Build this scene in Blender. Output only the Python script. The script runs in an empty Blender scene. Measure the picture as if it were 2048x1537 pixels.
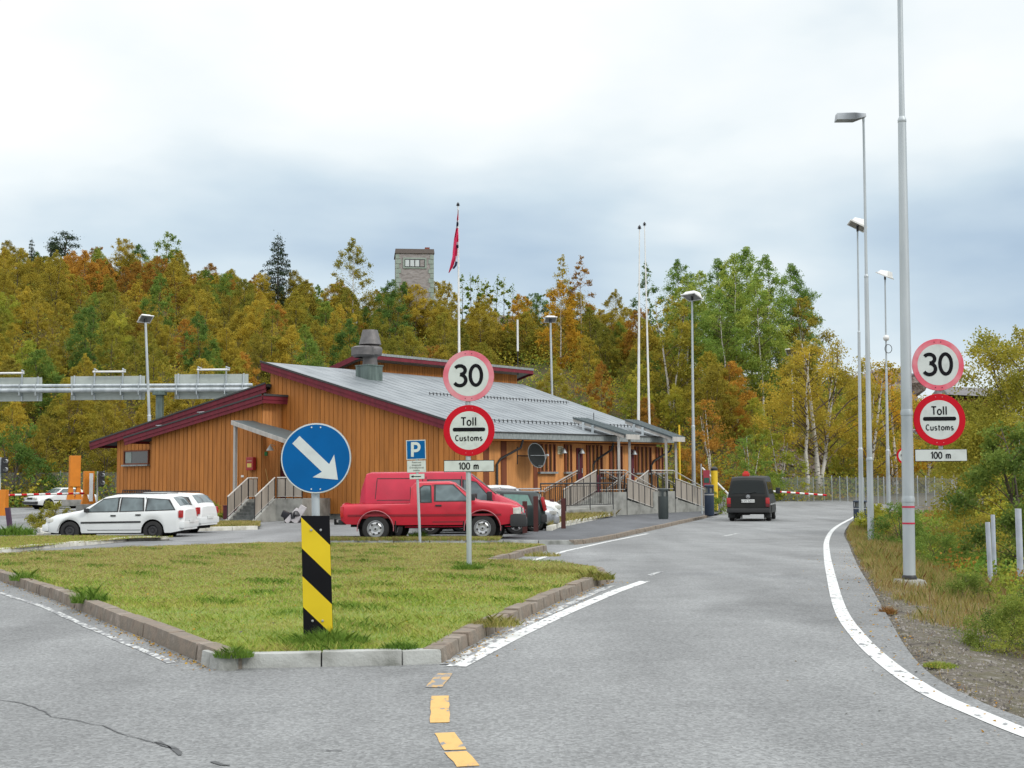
import bpy, bmesh, math, random
import numpy as np
from mathutils import Vector, Matrix
from mathutils.geometry import tessellate_polygon
R = math.radians
random.seed(7)
rng = np.random.default_rng(11)
sc = bpy.context.scene
COL = sc.collection

# ------------------------------------------------------------------ camera
F_PX = 2600.0
PITCH = math.atan(196.5 / F_PX)
ROLL = R(-0.4)
CAM = Vector((0, 0, 1.4))
cam = bpy.data.cameras.new('camera')
cam.sensor_width = 36.0
cam.lens = F_PX / 2048 * 36.0
cam.clip_end = 3000
camo = bpy.data.objects.new('camera', cam)
COL.objects.link(camo)
CR = Matrix.Rotation(R(90) + PITCH, 3, 'X') @ Matrix.Rotation(ROLL, 3, 'Z')
camo.matrix_world = Matrix.Translation(CAM) @ CR.to_4x4()
sc.camera = camo

# ------------------------------------------------------------------ world: overcast sky
SUN_EL, SUN_AZ = R(38), R(128)      # azimuth clockwise from +Y
w = bpy.data.worlds.new('World')
sc.world = w
w.use_nodes = True
nt = w.node_tree
nt.nodes.clear()
def N(nt, t, **kw):
    n = nt.nodes.new(t)
    for k, v in kw.items():
        if k in n.inputs: n.inputs[k].default_value = v
        else: setattr(n, k, v)
    return n
def sky():
    L = nt.links.new
    out = N(nt, 'ShaderNodeOutputWorld')
    st = N(nt, 'ShaderNodeTexSky')
    st.sky_type = 'NISHITA'; st.sun_disc = False
    st.sun_elevation = SUN_EL; st.sun_rotation = SUN_AZ
    b1 = N(nt, 'ShaderNodeBackground', Strength=0.1); L(st.outputs[0], b1.inputs[0])
    tc = N(nt, 'ShaderNodeTexCoord')
    sep = N(nt, 'ShaderNodeSeparateXYZ'); L(tc.outputs['Generated'], sep.inputs[0])
    # flatten into a cloud layer: wide streaks near the horizon
    mp = N(nt, 'ShaderNodeMapping'); mp.inputs['Scale'].default_value = (1.0, 1.0, 2.5)
    mp.inputs['Location'].default_value = (2.3, 0.4, 1.35)
    L(tc.outputs['Generated'], mp.inputs[0])
    n1 = N(nt, 'ShaderNodeTexNoise', Scale=2.3, Detail=5.0, Roughness=0.45, Distortion=0.2); L(mp.outputs[0], n1.inputs['Vector'])
    n2 = N(nt, 'ShaderNodeTexNoise', Scale=6.0, Detail=5.0, Roughness=0.5); L(mp.outputs[0], n2.inputs['Vector'])
    # clouds are brighter overhead, heavier low to the right of the road
    el = N(nt, 'ShaderNodeValToRGB'); L(sep.outputs[2], el.inputs[0])
    cr = el.color_ramp
    for p, v in ((0.0, .84), (.08, .74), (.13, .56), (.175, .44), (.205, .52), (.24, .72), (.28, .88), (.36, .93), (.6, 1.0)):
        e = cr.elements.new(p); e.color = (v, v, v, 1)
    cr.elements.remove(cr.elements[0]); cr.elements.remove(cr.elements[-1])
    lr = N(nt, 'ShaderNodeMapRange'); L(sep.outputs[0], lr.inputs[0])
    lr.inputs[1].default_value = -.4; lr.inputs[2].default_value = .3; lr.inputs[3].default_value = .17; lr.inputs[4].default_value = -.05
    def M(op, a, b):
        m = N(nt, 'ShaderNodeMath', operation=op)
        for i, v in enumerate((a, b)):
            if isinstance(v, (int, float)): m.inputs[i].default_value = v
            else: L(v, m.inputs[i])
        return m.outputs[0]
    t = M('MULTIPLY', M('SUBTRACT', n1.outputs[0], .5), 1.35)
    t = M('ADD', t, M('MULTIPLY', M('SUBTRACT', n2.outputs[0], .5), .30))
    t = M('ADD', t, M('ADD', el.outputs[0], lr.outputs[0]))
    ramp = N(nt, 'ShaderNodeValToRGB'); L(t, ramp.inputs[0])
    r = ramp.color_ramp
    r.elements[0].position = .20; r.elements[0].color = (.29, .40, .52, 1)
    r.elements[1].position = 1.05 if False else 1.0; r.elements[1].color = (.97, .985, 1.0, 1)
    for p, c in ((.42, (.42, .54, .67, 1)), (.60, (.60, .71, .79, 1)), (.80, (.84, .90, .92, 1))):
        e = r.elements.new(p); e.color = c
    # zenith of an overcast sky is a few times brighter than its horizon
    up = N(nt, 'ShaderNodeMapRange'); L(sep.outputs[2], up.inputs[0])
    up.inputs[1].default_value = .38; up.inputs[2].default_value = 1.0; up.inputs[3].default_value = 1.0; up.inputs[4].default_value = 2.3
    b2 = N(nt, 'ShaderNodeBackground'); L(ramp.outputs[0], b2.inputs[0]); L(up.outputs[0], b2.inputs[1])
    mx = N(nt, 'ShaderNodeMixShader'); mx.inputs[0].default_value = .93
    L(b1.outputs[0], mx.inputs[1]); L(b2.outputs[0], mx.inputs[2]); L(mx.outputs[0], out.inputs[0])
sky()
sun = bpy.data.lights.new('sun', 'SUN'); sun.energy = 1.3; sun.angle = R(14); sun.color = (1, .95, .87)
suno = bpy.data.objects.new('sun', sun); COL.objects.link(suno)
sd = Vector((math.sin(SUN_AZ) * math.cos(SUN_EL), math.cos(SUN_AZ) * math.cos(SUN_EL), math.sin(SUN_EL)))
suno.rotation_euler = sd.to_track_quat('Z', 'Y').to_euler()
sc.view_settings.view_transform = 'Standard'
sc.view_settings.look = 'None'
sc.view_settings.exposure = 0.16
sc.cycles.max_bounces = 5
sc.cycles.transparent_max_bounces = 12

# ------------------------------------------------------------------ picture <-> place
KN = [(-60, 0.0), (12, 0.0), (22, -.08), (36, -.25), (60, -.35), (75, -.25), (95, -.10), (130, 0.0), (900, 0.0)]
def g(y):
    for (a, za), (b, zb) in zip(KN, KN[1:]):
        if y <= b: return za + (zb - za) * (y - a) / (b - a) if y > a else za
    return 0.0
def ray(px, py):
    return CR @ Vector(((px - 1024) / F_PX, -(py - 768.5) / F_PX, -1))
def proj(p):
    v = CR.transposed() @ (Vector(p) - CAM)
    return 1024 + F_PX * v.x / -v.z, 768.5 - F_PX * v.y / -v.z
def at(px, py, Y):
    d = ray(px, py); return CAM + d * (Y / d.y)
def gp(px, py, h=0.0):
    d = ray(px, py); z = h
    for _ in range(40):
        t = (z - CAM.z) / d.z if d.z < -1e-5 else 500
        t = min(t, 500)
        z = .5 * z + .5 * (g(CAM.y + d.y * t) + h)
    p = CAM + d * t
    return Vector((p.x, p.y, g(p.y) + h))
def col(px, Y, z=None):
    """the point on the ground at distance Y seen in picture column px"""
    z = g(Y) if z is None else z
    x = (px - 1024) / F_PX * Y
    for _ in range(6):
        x += (px - proj((x, Y, z))[0]) / F_PX * Y
    return Vector((x, Y, z))

# ------------------------------------------------------------------ materials
MATS = {}
def ramp_mat(name, cols, scale=5, rough=.8, bump=0, bscale=None, detail=6, coords='Object', stretch=(1, 1, 1), metal=0, spec=.5, distort=0, island=0, objrand=0, translucent=0, coat=0, bdist=.02, lo=.3, hi=.7):
    if name in MATS: return MATS[name]
    m = bpy.data.materials.new(name); m.use_nodes = True
    t = m.node_tree; L = t.links.new; b = t.nodes['Principled BSDF']
    b.inputs['Roughness'].default_value = rough; b.inputs['Metallic'].default_value = metal
    b.inputs['Specular IOR Level'].default_value = spec; b.inputs['Coat Weight'].default_value = coat
    tc = N(t, 'ShaderNodeTexCoord'); mp = N(t, 'ShaderNodeMapping'); mp.inputs['Scale'].default_value = stretch
    L(tc.outputs[coords], mp.inputs[0])
    ns = N(t, 'ShaderNodeTexNoise', Scale=scale, Detail=detail, Distortion=distort); L(mp.outputs[0], ns.inputs['Vector'])
    fac = ns.outputs[0]
    def M(op, a, c):
        q = N(t, 'ShaderNodeMath', operation=op)
        for i, v in enumerate((a, c)):
            if isinstance(v, (int, float)): q.inputs[i].default_value = v
            else: L(v, q.inputs[i])
        return q.outputs[0]
    if island:
        ge = N(t, 'ShaderNodeNewGeometry')
        fac = M('ADD', fac, M('MULTIPLY', M('SUBTRACT', ge.outputs['Random Per Island'], .5), island))
    if objrand:
        oi = N(t, 'ShaderNodeObjectInfo')
        fac = M('ADD', fac, M('MULTIPLY', M('SUBTRACT', oi.outputs['Random'], .5), objrand))
    rp = N(t, 'ShaderNodeValToRGB'); L(fac, rp.inputs[0])
    cr = rp.color_ramp; n = len(cols)
    cr.elements[0].position = lo; cr.elements[0].color = (*cols[0], 1)
    cr.elements[1].position = hi; cr.elements[1].color = (*cols[-1], 1)
    for i in range(1, n - 1):
        e = cr.elements.new(lo + (hi - lo) * i / (n - 1)); e.color = (*cols[i], 1)
    L(rp.outputs[0], b.inputs['Base Color'])
    if bump:
        n2 = N(t, 'ShaderNodeTexNoise', Scale=bscale or scale * 4, Detail=5.0); L(mp.outputs[0], n2.inputs['Vector'])
        bp = N(t, 'ShaderNodeBump', Strength=bump, Distance=bdist); L(n2.outputs[0], bp.inputs['Height']); L(bp.outputs[0], b.inputs['Normal'])
    if translucent:
        tr = N(t, 'ShaderNodeBsdfTranslucent'); L(rp.outputs[0], tr.inputs[0])
        mx = N(t, 'ShaderNodeMixShader'); mx.inputs[0].default_value = translucent
        L(b.outputs[0], mx.inputs[1]); L(tr.outputs[0], mx.inputs[2])
        L(mx.outputs[0], t.nodes['Material Output'].inputs[0])
    MATS[name] = m
    return m
def flat(name, c, rough=.5, metal=0, var=.08, scale=3, **kw):
    return ramp_mat(name, [tuple(x * (1 - var) for x in c), tuple(min(1, x * (1 + var)) for x in c)], scale=scale, rough=rough, metal=metal, **kw)
def glass(name, c=(.02, .03, .03), rough=.05):
    m = flat(name, c, rough=rough, spec=.8); return m

def asphalt(name, base, patch=(.8, 1.1), crack=True, warm=1.0):
    m = bpy.data.materials.new(name); m.use_nodes = True
    t = m.node_tree; L = t.links.new; b = t.nodes['Principled BSDF']
    b.inputs['Roughness'].default_value = .85; b.inputs['Specular IOR Level'].default_value = .3
    tc = N(t, 'ShaderNodeTexCoord')
    def noise(s, d=5.0, st=(1, 1, 1), dis=0.0):
        mp = N(t, 'ShaderNodeMapping'); mp.inputs['Scale'].default_value = st; L(tc.outputs['Object'], mp.inputs[0])
        n = N(t, 'ShaderNodeTexNoise', Scale=s, Detail=d, Distortion=dis); L(mp.outputs[0], n.inputs['Vector']); return n.outputs[0]
    def rng_(v, a, b_, c, d):
        q = N(t, 'ShaderNodeMapRange'); L(v, q.inputs[0])
        for i, x in enumerate((a, b_, c, d)): q.inputs[i + 1].default_value = x
        return q.outputs[0]
    def mul(a, c):
        q = N(t, 'ShaderNodeMath', operation='MULTIPLY'); L(a, q.inputs[0]); L(c, q.inputs[1]); return q.outputs[0]
    v = rng_(noise(.22, 3.0, (1, .45, 1), .4), .35, .68, patch[0], patch[1])
    v = mul(v, rng_(noise(1.3, 5.0), .3, .7, .90, 1.08))
    # aggregate: small pale and dark stones
    vo = N(t, 'ShaderNodeTexVoronoi', Scale=58.0); L(tc.outputs['Object'], vo.inputs['Vector'])
    sp = N(t, 'ShaderNodeSeparateColor'); L(vo.outputs['Color'], sp.inputs[0])
    v = mul(v, rng_(sp.outputs[0], 0, 1, .74, 1.27))
    v = mul(v, rng_(noise(26, 3.0), .3, .7, .88, 1.12))
    v = mul(v, rng_(noise(.9, 4.0, (1, .12, 1), .3), .38, .66, .86, 1.06))
    v = mul(v, rng_(noise(.45, 6.0, (1, .5, 1), 1.2), .54, .70, 1.0, .78))
    if crack:
        mp = N(t, 'ShaderNodeMapping'); mp.inputs['Rotation'].default_value = (0, 0, .6); mp.inputs['Location'].default_value = (3.1, 1.2, 0); L(tc.outputs['Object'], mp.inputs[0])
        dn = N(t, 'ShaderNodeTexNoise', Scale=1.1, Detail=6.0); L(mp.outputs[0], dn.inputs['Vector'])
        mixv = N(t, 'ShaderNodeMix', data_type='VECTOR'); mixv.inputs[0].default_value = .38
        L(mp.outputs[0], mixv.inputs[4]); L(dn.outputs['Color'], mixv.inputs[5])
        ed = N(t, 'ShaderNodeTexVoronoi', Scale=.33); ed.feature = 'DISTANCE_TO_EDGE'; L(mixv.outputs[1], ed.inputs['Vector'])
        ck = rng_(ed.outputs['Distance'], .0, .006, .42, 1.0)
        msk = rng_(noise(.35, 2.0), .52, .60, 0, 1)
        one = N(t, 'ShaderNodeMix', data_type='FLOAT'); one.inputs[2].default_value = 1.0; L(msk, one.inputs[0]); L(ck, one.inputs[3])
        v = mul(v, one.outputs[0])
    mc = N(t, 'ShaderNodeMix', data_type='RGBA'); mc.blend_type = 'MULTIPLY'; mc.inputs[0].default_value = 1
    mc.inputs[6].default_value = (*base, 1)
    cb = N(t, 'ShaderNodeCombineColor'); [L(v, cb.inputs[i]) for i in range(3)]
    L(cb.outputs[0], mc.inputs[7]); L(mc.outputs[2], b.inputs['Base Color'])
    bp = N(t, 'ShaderNodeBump', Strength=.5, Distance=.004); L(vo.outputs['Distance'], bp.inputs['Height']); L(bp.outputs[0], b.inputs['Normal'])
    MATS[name] = m
    return m

# ------------------------------------------------------------------ mesh helpers
ORG = {}
def tag(o, label=None, cat=None, group=None, kind=None):
    if label: o['label'] = label
    if cat: o['category'] = cat
    if group: o['group'] = group
    if kind: o['kind'] = kind
    return o
def thing(name, label, cat, loc=(0, 0, 0), rotz=0, group=None):
    o = bpy.data.objects.new(name, None); COL.objects.link(o)
    o.location = loc; o.rotation_euler = (0, 0, rotz); o.empty_display_size = .3
    ORG[o.name] = Vector(loc)
    return tag(o, label, cat, group)
class MB:
    """collects faces; build() links them as one mesh object"""
    def __init__(s, M=None):
        s.v = []; s.f = []; s.m = []; s.M = M or Matrix.Identity(4)
    def pts(s, P):
        n = len(s.v); s.v += [tuple(s.M @ Vector(p)) for p in P]; return n
    def face(s, P, mi=0):
        n = s.pts(P); s.f.append(tuple(range(n, n + len(P)))); s.m.append(mi)
    def hexa(s, P, mi=0):      # 8 corners: bottom 4, top 4
        n = s.pts(P)
        for q in ((3, 2, 1, 0), (4, 5, 6, 7), (0, 1, 5, 4), (1, 2, 6, 5), (2, 3, 7, 6), (3, 0, 4, 7)):
            s.f.append(tuple(n + i for i in q)); s.m.append(mi)
    def box(s, c, d, mi=0, rz=0, rx=0, ry=0):
        T = Matrix.Translation(c) @ Matrix.Rotation(rz, 4, 'Z') @ Matrix.Rotation(rx, 4, 'X') @ Matrix.Rotation(ry, 4, 'Y')
        x, y, z = d[0] / 2, d[1] / 2, d[2] / 2
        s.hexa([T @ Vector(p) for p in ((-x, -y, -z), (x, -y, -z), (x, y, -z), (-x, y, -z), (-x, -y, z), (x, -y, z), (x, y, z), (-x, y, z))], mi)
    def prism(s, P, off, mi=0):    # polygon P extruded by vector off
        n = len(P); off = Vector(off); k = s.pts(list(P) + [Vector(p) + off for p in P])
        s.f.append(tuple(k + i for i in reversed(range(n)))); s.m.append(mi)
        s.f.append(tuple(k + n + i for i in range(n))); s.m.append(mi)
        for i in range(n):
            j = (i + 1) % n; s.f.append((k + i, k + j, k + n + j, k + n + i)); s.m.append(mi)
    def tube(s, path, r, n=10, mi=0, cap=True):
        path = [Vector(p) for p in path]
        rs = r if isinstance(r, (list, tuple)) else [r] * len(path)
        rings = []; up = None
        for i, p in enumerate(path):
            d = (path[min(i + 1, len(path) - 1)] - path[max(i - 1, 0)])
            d = d.normalized() if d.length > 1e-9 else Vector((0, 0, 1))
            a = Vector((0, 0, 1)).cross(d) if up is None else up - d * up.dot(d)
            if a.length < 1e-3: a = Vector((1, 0, 0)) if abs(d.x) < .9 else Vector((0, 1, 0)); a = a - d * a.dot(d)
            a.normalize(); up = a; b = d.cross(a)
            rings.append(s.pts([p + (a * math.cos(2 * math.pi * k / n) + b * math.sin(2 * math.pi * k / n)) * rs[i] for k in range(n)]))
        for u, v in zip(rings, rings[1:]):
            for k in range(n):
                l = (k + 1) % n; s.f.append((u + k, u + l, v + l, v + k)); s.m.append(mi)
        if cap:
            s.f.append(tuple(rings[0] + k for k in reversed(range(n)))); s.m.append(mi)
            s.f.append(tuple(rings[-1] + k for k in range(n))); s.m.append(mi)
    def lathe(s, prof, c=(0, 0, 0), axis='Z', n=24, mi=0, a0=0, a1=2 * math.pi):
        c = Vector(c); full = abs(a1 - a0 - 2 * math.pi) < 1e-6; m = n if full else n + 1; rings = []
        for r, h in prof:
            P = []
            for k in range(m):
                a = a0 + (a1 - a0) * k / n; x, y = r * math.cos(a), r * math.sin(a)
                P.append(c + {'Z': Vector((x, y, h)), 'Y': Vector((x, h, y)), 'X': Vector((h, x, y))}[axis])
            rings.append(s.pts(P))
        for u, v in zip(rings, rings[1:]):
            for k in range(n):
                l = (k + 1) % m; s.f.append((u + k, u + l, v + l, v + k)); s.m.append(mi)
    def build(s, name, mat, parent=None, smooth=None, bevel=0, world=True):
        me = bpy.data.meshes.new(name)
        V = s.v
        if world and parent is not None:
            o0 = ORG.get(parent.name, Vector()); V = [(x - o0.x, y - o0.y, z - o0.z) for x, y, z in V]
        me.from_pydata(V, [], s.f)
        for m in (mat if isinstance(mat, (list, tuple)) else [mat]): me.materials.append(m)
        me.polygons.foreach_set('material_index', s.m)
        bm = bmesh.new(); bm.from_mesh(me)
        bmesh.ops.remove_doubles(bm, verts=bm.verts, dist=1e-5)
        if bevel:
            bmesh.ops.bevel(bm, geom=[e for e in bm.edges if len(e.link_faces) == 2 and e.calc_face_angle(0) > .6], offset=bevel, segments=2, affect='EDGES', profile=.7, clamp_overlap=True)
        bmesh.ops.recalc_face_normals(bm, faces=bm.faces)
        bm.to_mesh(me); bm.free()
        if smooth:
            me.polygons.foreach_set('use_smooth', [True] * len(me.polygons)); me.set_sharp_from_angle(angle=R(smooth))
        me.update()
        o = bpy.data.objects.new(name, me); COL.objects.link(o)
        if parent is not None: o.parent = parent; ORG[o.name] = ORG.get(parent.name, Vector()) if world else Vector()
        return o
def npmesh(name, V, Fc, mats, midx=None, parent=None):
    me = bpy.data.meshes.new(name); V = np.asarray(V, dtype=np.float32); Fc = np.asarray(Fc, dtype=np.int32)
    nf, k = Fc.shape
    me.vertices.add(len(V)); me.vertices.foreach_set('co', V.ravel())
    me.loops.add(nf * k); me.loops.foreach_set('vertex_index', Fc.ravel())
    me.polygons.add(nf); me.polygons.foreach_set('loop_start', np.arange(nf, dtype=np.int32) * k)
    for m in mats: me.materials.append(m)
    if midx is not None: me.polygons.foreach_set('material_index', np.asarray(midx, dtype=np.int32))
    me.update(calc_edges=True)
    o = bpy.data.objects.new(name, me); COL.objects.link(o)
    if parent is not None: o.parent = parent
    return o
def leaf_quads(C, S, rg, up=.0):
    n = len(C); a = rg.normal(size=(n, 3)); a /= np.linalg.norm(a, axis=1)[:, None]
    b = rg.normal(size=(n, 3)); b = np.cross(a, b); b /= np.linalg.norm(b, axis=1)[:, None]
    S = np.asarray(S)[:, None]; a = a * S * .5; b = b * S * .36
    V = np.stack([C - a, C + b - a * .1, C + a, C - b - a * .1], 1).reshape(-1, 3)
    return V, np.arange(4 * n).reshape(n, 4)
def sheet(name, P, mat, dz=0.0, kind='structure', hfun=None, parent=None, maxlen=None):
    """flat polygon draped on the ground, cut where the ground bends"""
    P2 = [Vector((p[0], p[1], 0)) for p in P]
    bm = bmesh.new(); vs = [bm.verts.new(p) for p in P2]
    for t in tessellate_polygon([P2]):
        try: bm.faces.new([vs[i] for i in t])
        except ValueError: pass
    for y, _ in KN:
        bmesh.ops.bisect_plane(bm, geom=list(bm.verts) + list(bm.edges) + list(bm.faces), plane_co=(0, y, 0), plane_no=(0, 1, 0))
    for v in bm.verts: v.co.z = (hfun(v.co.x, v.co.y) if hfun else g(v.co.y)) + dz
    bmesh.ops.recalc_face_normals(bm, faces=bm.faces)
    for f in bm.faces:
        if f.normal.z < 0: f.normal_flip()
    me = bpy.data.meshes.new(name); bm.to_mesh(me); bm.free(); me.materials.append(mat)
    o = bpy.data.objects.new(name, me); COL.objects.link(o)
    if kind: o['kind'] = kind
    return o
def smooth_path(P, n=6):
    P = [Vector(p) for p in P]; out = []
    for i in range(len(P) - 1):
        a, b, c, d = P[max(i - 1, 0)], P[i], P[i + 1], P[min(i + 2, len(P) - 1)]
        for k in range(n):
            t = k / n
            out.append(.5 * ((2 * b) + (c - a) * t + (2 * a - 5 * b + 4 * c - d) * t * t + (3 * b - a - 3 * c + d) * t ** 3))
    out.append(P[-1]); return out
def ribbon(P, w0, w1=None, side=0):
    """polygon strip around polyline P (world xy); side -1/0/1 shifts it"""
    w1 = w0 if w1 is None else w1; n = len(P); A = []; B = []
    for i, p in enumerate(P):
        d = (P[min(i + 1, n - 1)] - P[max(i - 1, 0)]); d.z = 0; d.normalize(); nn = Vector((-d.y, d.x, 0))
        w_ = w0 + (w1 - w0) * i / (n - 1)
        A.append(p + nn * w_ * (.5 + side * .5)); B.append(p - nn * w_ * (.5 - side * .5))
    return A, B
def strip_sheet(name, P, w0, mat, dz, w1=None, kind='structure', side=0, jitter=0):
    A, B = ribbon(P, w0, w1, side); n = len(A); V = []; Fc = []
    for a, b in zip(A, B):
        ja, jb = (random.uniform(-jitter, jitter) for _ in (0, 1))
        V += [(a.x + ja, a.y, g(a.y) + dz), (b.x + jb, b.y, g(b.y) + dz)]
    Fc = [(2 * i, 2 * i + 2, 2 * i + 3, 2 * i + 1) for i in range(n - 1)]
    me = bpy.data.meshes.new(name); me.from_pydata(V, [], Fc); me.materials.append(mat)
    bm = bmesh.new(); bm.from_mesh(me)
    for f in bm.faces:
        f.normal_update()
        if f.normal.z < 0: f.normal_flip()
    bm.to_mesh(me); bm.free()
    o = bpy.data.objects.new(name, me); COL.objects.link(o)
    if kind: o['kind'] = kind
    return o
def resample(P, step):
    P = [Vector(p) for p in P]; out = [P[0].copy()]; acc = 0
    for a, b in zip(P, P[1:]):
        L_ = (b - a).length
        if L_ < 1e-6: continue
        t = step - acc
        while t <= L_: out.append(a + (b - a) * (t / L_)); t += step
        acc = (acc + L_) % step if t > L_ else acc
        acc = L_ - (t - step)
    if (out[-1] - P[-1]).length > step * .3: out.append(P[-1].copy())
    return out
def kerb(P, mat, h=.12, w=.16, stone=.6, jit=.01, gap=.012, h0=-.05):
    """a row of kerb stones along world polyline P, road side to its right"""
    b = MB(); pts = resample(P, stone)
    for p, q in zip(pts, pts[1:]):
        d = q - p; d.z = 0; L_ = d.length
        if L_ < .05: continue
        d.normalize(); nn = Vector((-d.y, d.x, 0)); a = p + d * gap; c = q - d * gap
        hh = h + random.uniform(-jit, jit); o = random.uniform(-jit, jit)
        def c4(pt, z, off): return Vector((pt.x + nn.x * off, pt.y + nn.y * off, g(pt.y) + z))
        b.hexa([c4(a, h0, o), c4(c, h0, o), c4(c, h0, o + w), c4(a, h0, o + w),
                c4(a, hh, o + .02), c4(c, hh + random.uniform(-jit, jit) * .5, o + .02), c4(c, hh, o + w), c4(a, hh, o + w)])
    return tag(b.build('kerb', mat, smooth=40, bevel=.014), kind='structure')
# ------------------------------------------------------------------ ground, road, kerbs, markings
M_ASP = asphalt('asphalt_road', (.222, .228, .228), (.84, 1.1), crack=False)
M_ASP2 = asphalt('asphalt_yard', (.215, .22, .222), (.72, 1.15), crack=False)
M_WALK = asphalt('asphalt_footpath', (.115, .120, .128), (.85, 1.1), crack=False)
M_LAWN = ramp_mat('lawn_soil', [(.12, .19, .03), (.20, .23, .045), (.15, .22, .035), (.24, .20, .07)], scale=.9, rough=.95, bump=.6, bscale=40, detail=9, distort=.4)
M_DRY = ramp_mat('dry_grass_soil', [(.16, .13, .06), (.24, .19, .08), (.15, .16, .04)], scale=1.3, rough=.95, bump=.6, bscale=30, detail=9)
M_GRAVEL = ramp_mat('gravel_soil', [(.07, .06, .045), (.15, .13, .105), (.10, .09, .05), (.24, .22, .20)], scale=5, rough=.95, bump=1.0, bscale=35, detail=10, bdist=.05)
M_HILL = ramp_mat('forest_floor', [(.04, .035, .012), (.10, .065, .02), (.05, .055, .015), (.12, .075, .02)], scale=.35, rough=.95, bump=.6, bscale=3, detail=9)
M_KERB = ramp_mat('kerb_granite', [(.11, .085, .065), (.22, .175, .135), (.17, .145, .115), (.27, .225, .185)], scale=5, rough=.9, bump=.5, bscale=40, detail=8)
M_KERBW = ramp_mat('kerb_concrete', [(.17, .175, .155), (.33, .335, .315), (.40, .41, .39)], scale=4, rough=.9, bump=.4, bscale=40, detail=8)
M_KERBP = ramp_mat('kerb_whitewash', [(.34, .32, .27), (.56, .55, .49), (.66, .65, .60)], scale=3, rough=.85, bump=.4, bscale=30, detail=9)
def paint(name, c, lo=.33, base=(.2, .205, .21)):
    return ramp_mat(name, [base, c, c, tuple(x * 1.08 for x in c)], scale=14, rough=.75, detail=10, lo=lo, hi=lo + .14, stretch=(1, .45, 1), bump=.3, bscale=80, bdist=.004)
M_WHITE = paint('road_paint_white', (.54, .55, .54), .365)
M_WHITE_OLD = paint('road_paint_white_worn', (.46, .47, .46), .49)
M_YEL = paint('road_paint_yellow', (.56, .34, .11), .35)
M_YEL_OLD = paint('road_paint_yellow_worn', (.45, .29, .12), .50)

# asphalt outer edge on the right, picture points on the ground
EDGE = [gp(*p) for p in ((3000, 1700), (2300, 1530), (2048, 1437), (1950, 1398), (1860, 1347), (1810, 1292), (1775, 1232), (1745, 1180), (1715, 1130), (1698, 1090), (1690, 1062), (1716, 1035), (1760, 1024), (1830, 1016))]
EDGE = [Vector((7.5, -6, 0)), Vector((5.0, 3.0, 0))] + EDGE[1:]
EDGES = smooth_path(EDGE, 5)
far = [Vector((36, 97, 0)), Vector((-60, 97, 0)), Vector((-60, -8, 0))]
sheet('road', [Vector((p.x, p.y, 0)) for p in EDGES] + far, M_ASP, 0)
# parking yard surface in front of the building
yard = [gp(*p) for p in ((-150, 1116), (250, 1094), (520, 1088), (640, 1088), (1000, 1086), (1010, 1079), (1060, 1066), (1120, 1056), (1100, 1044))] 
yard += [Vector((1.0, 56, 0)), Vector((-20, 76, 0)), Vector((-32, 76, 0)), Vector((-34, 40, 0))]
sheet('parking_yard', yard, M_ASP2, .004)

# base ground out to the horizon
def disc(name, r0, z, mat):
    V = [(0, 0, z)] + [(r0 * math.cos(a * math.pi / 24), r0 * math.sin(a * math.pi / 24), z) for a in range(48)]
    me = bpy.data.meshes.new(name); me.from_pydata(V, [], [(0, i + 1, (i + 1) % 48 + 1) for i in range(48)]); me.materials.append(mat)
    o = bpy.data.objects.new(name, me); COL.objects.link(o); o['kind'] = 'structure'; return o
disc('ground', 2500, -1.2, M_HILL)

# right hand verge: falls off the asphalt, then undulates
def hnoise(x, y, s=1.0):
    return math.sin(x * .9 * s + 1.3) * math.cos(y * .7 * s + .4) * .6 + math.sin(x * 2.3 * s + y * 1.7 * s) * .4
def verge_z(x, y, d):
    k = min(d / 2.2, 1); k = k * k * (3 - 2 * k)
    rise = max(0, min((y - 40) / 60, 1)) * .5 + max(0, min((d - 5) / 20, 1)) * .5
    return g(y) - .02 - .27 * k + rise * k + .05 * k * hnoise(x, y, .8) + .02 * hnoise(x, y, 3)
edge_d = [p for p in EDGES if p.y > -5]
EY = np.array([p.y for p in edge_d]); EX = np.array([p.x for p in edge_d]); o_ = np.argsort(EY); EY = EY[o_]; EX = EX[o_]
def edge_x(y): return float(np.interp(y, EY, EX))
def vground(x, y): return verge_z(x, y, max(0, x - edge_x(y)))
def verge():
    ys = list(np.arange(-5, 20, .5)) + list(np.arange(20, 110, 1.2)); ds = [-.35, 0, .15, .35, .6, 1, 1.5, 2, 2.6, 3.4, 4.5, 6, 8, 11, 15, 20, 28, 40, 60]
    V = []; F_ = []
    for y in ys:
        e = edge_x(y)
        for d in ds:
            V.append((e + d, y, (g(y) - .12) if d < 0 else verge_z(e + d, y, d) - (.03 if d == 0 else 0)))
    n = len(ds)
    for i in range(len(ys) - 1):
        for j in range(n - 1): F_.append((i * n + j, i * n + j + 1, (i + 1) * n + j + 1, (i + 1) * n + j))
    me = bpy.data.meshes.new('verge'); me.from_pydata(V, [], F_); me.materials.append(M_GRAVEL)
    me.polygons.foreach_set('use_smooth', [True] * len(F_))
    o = bpy.data.objects.new('verge', me); COL.objects.link(o); o['kind'] = 'structure'
verge()

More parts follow.
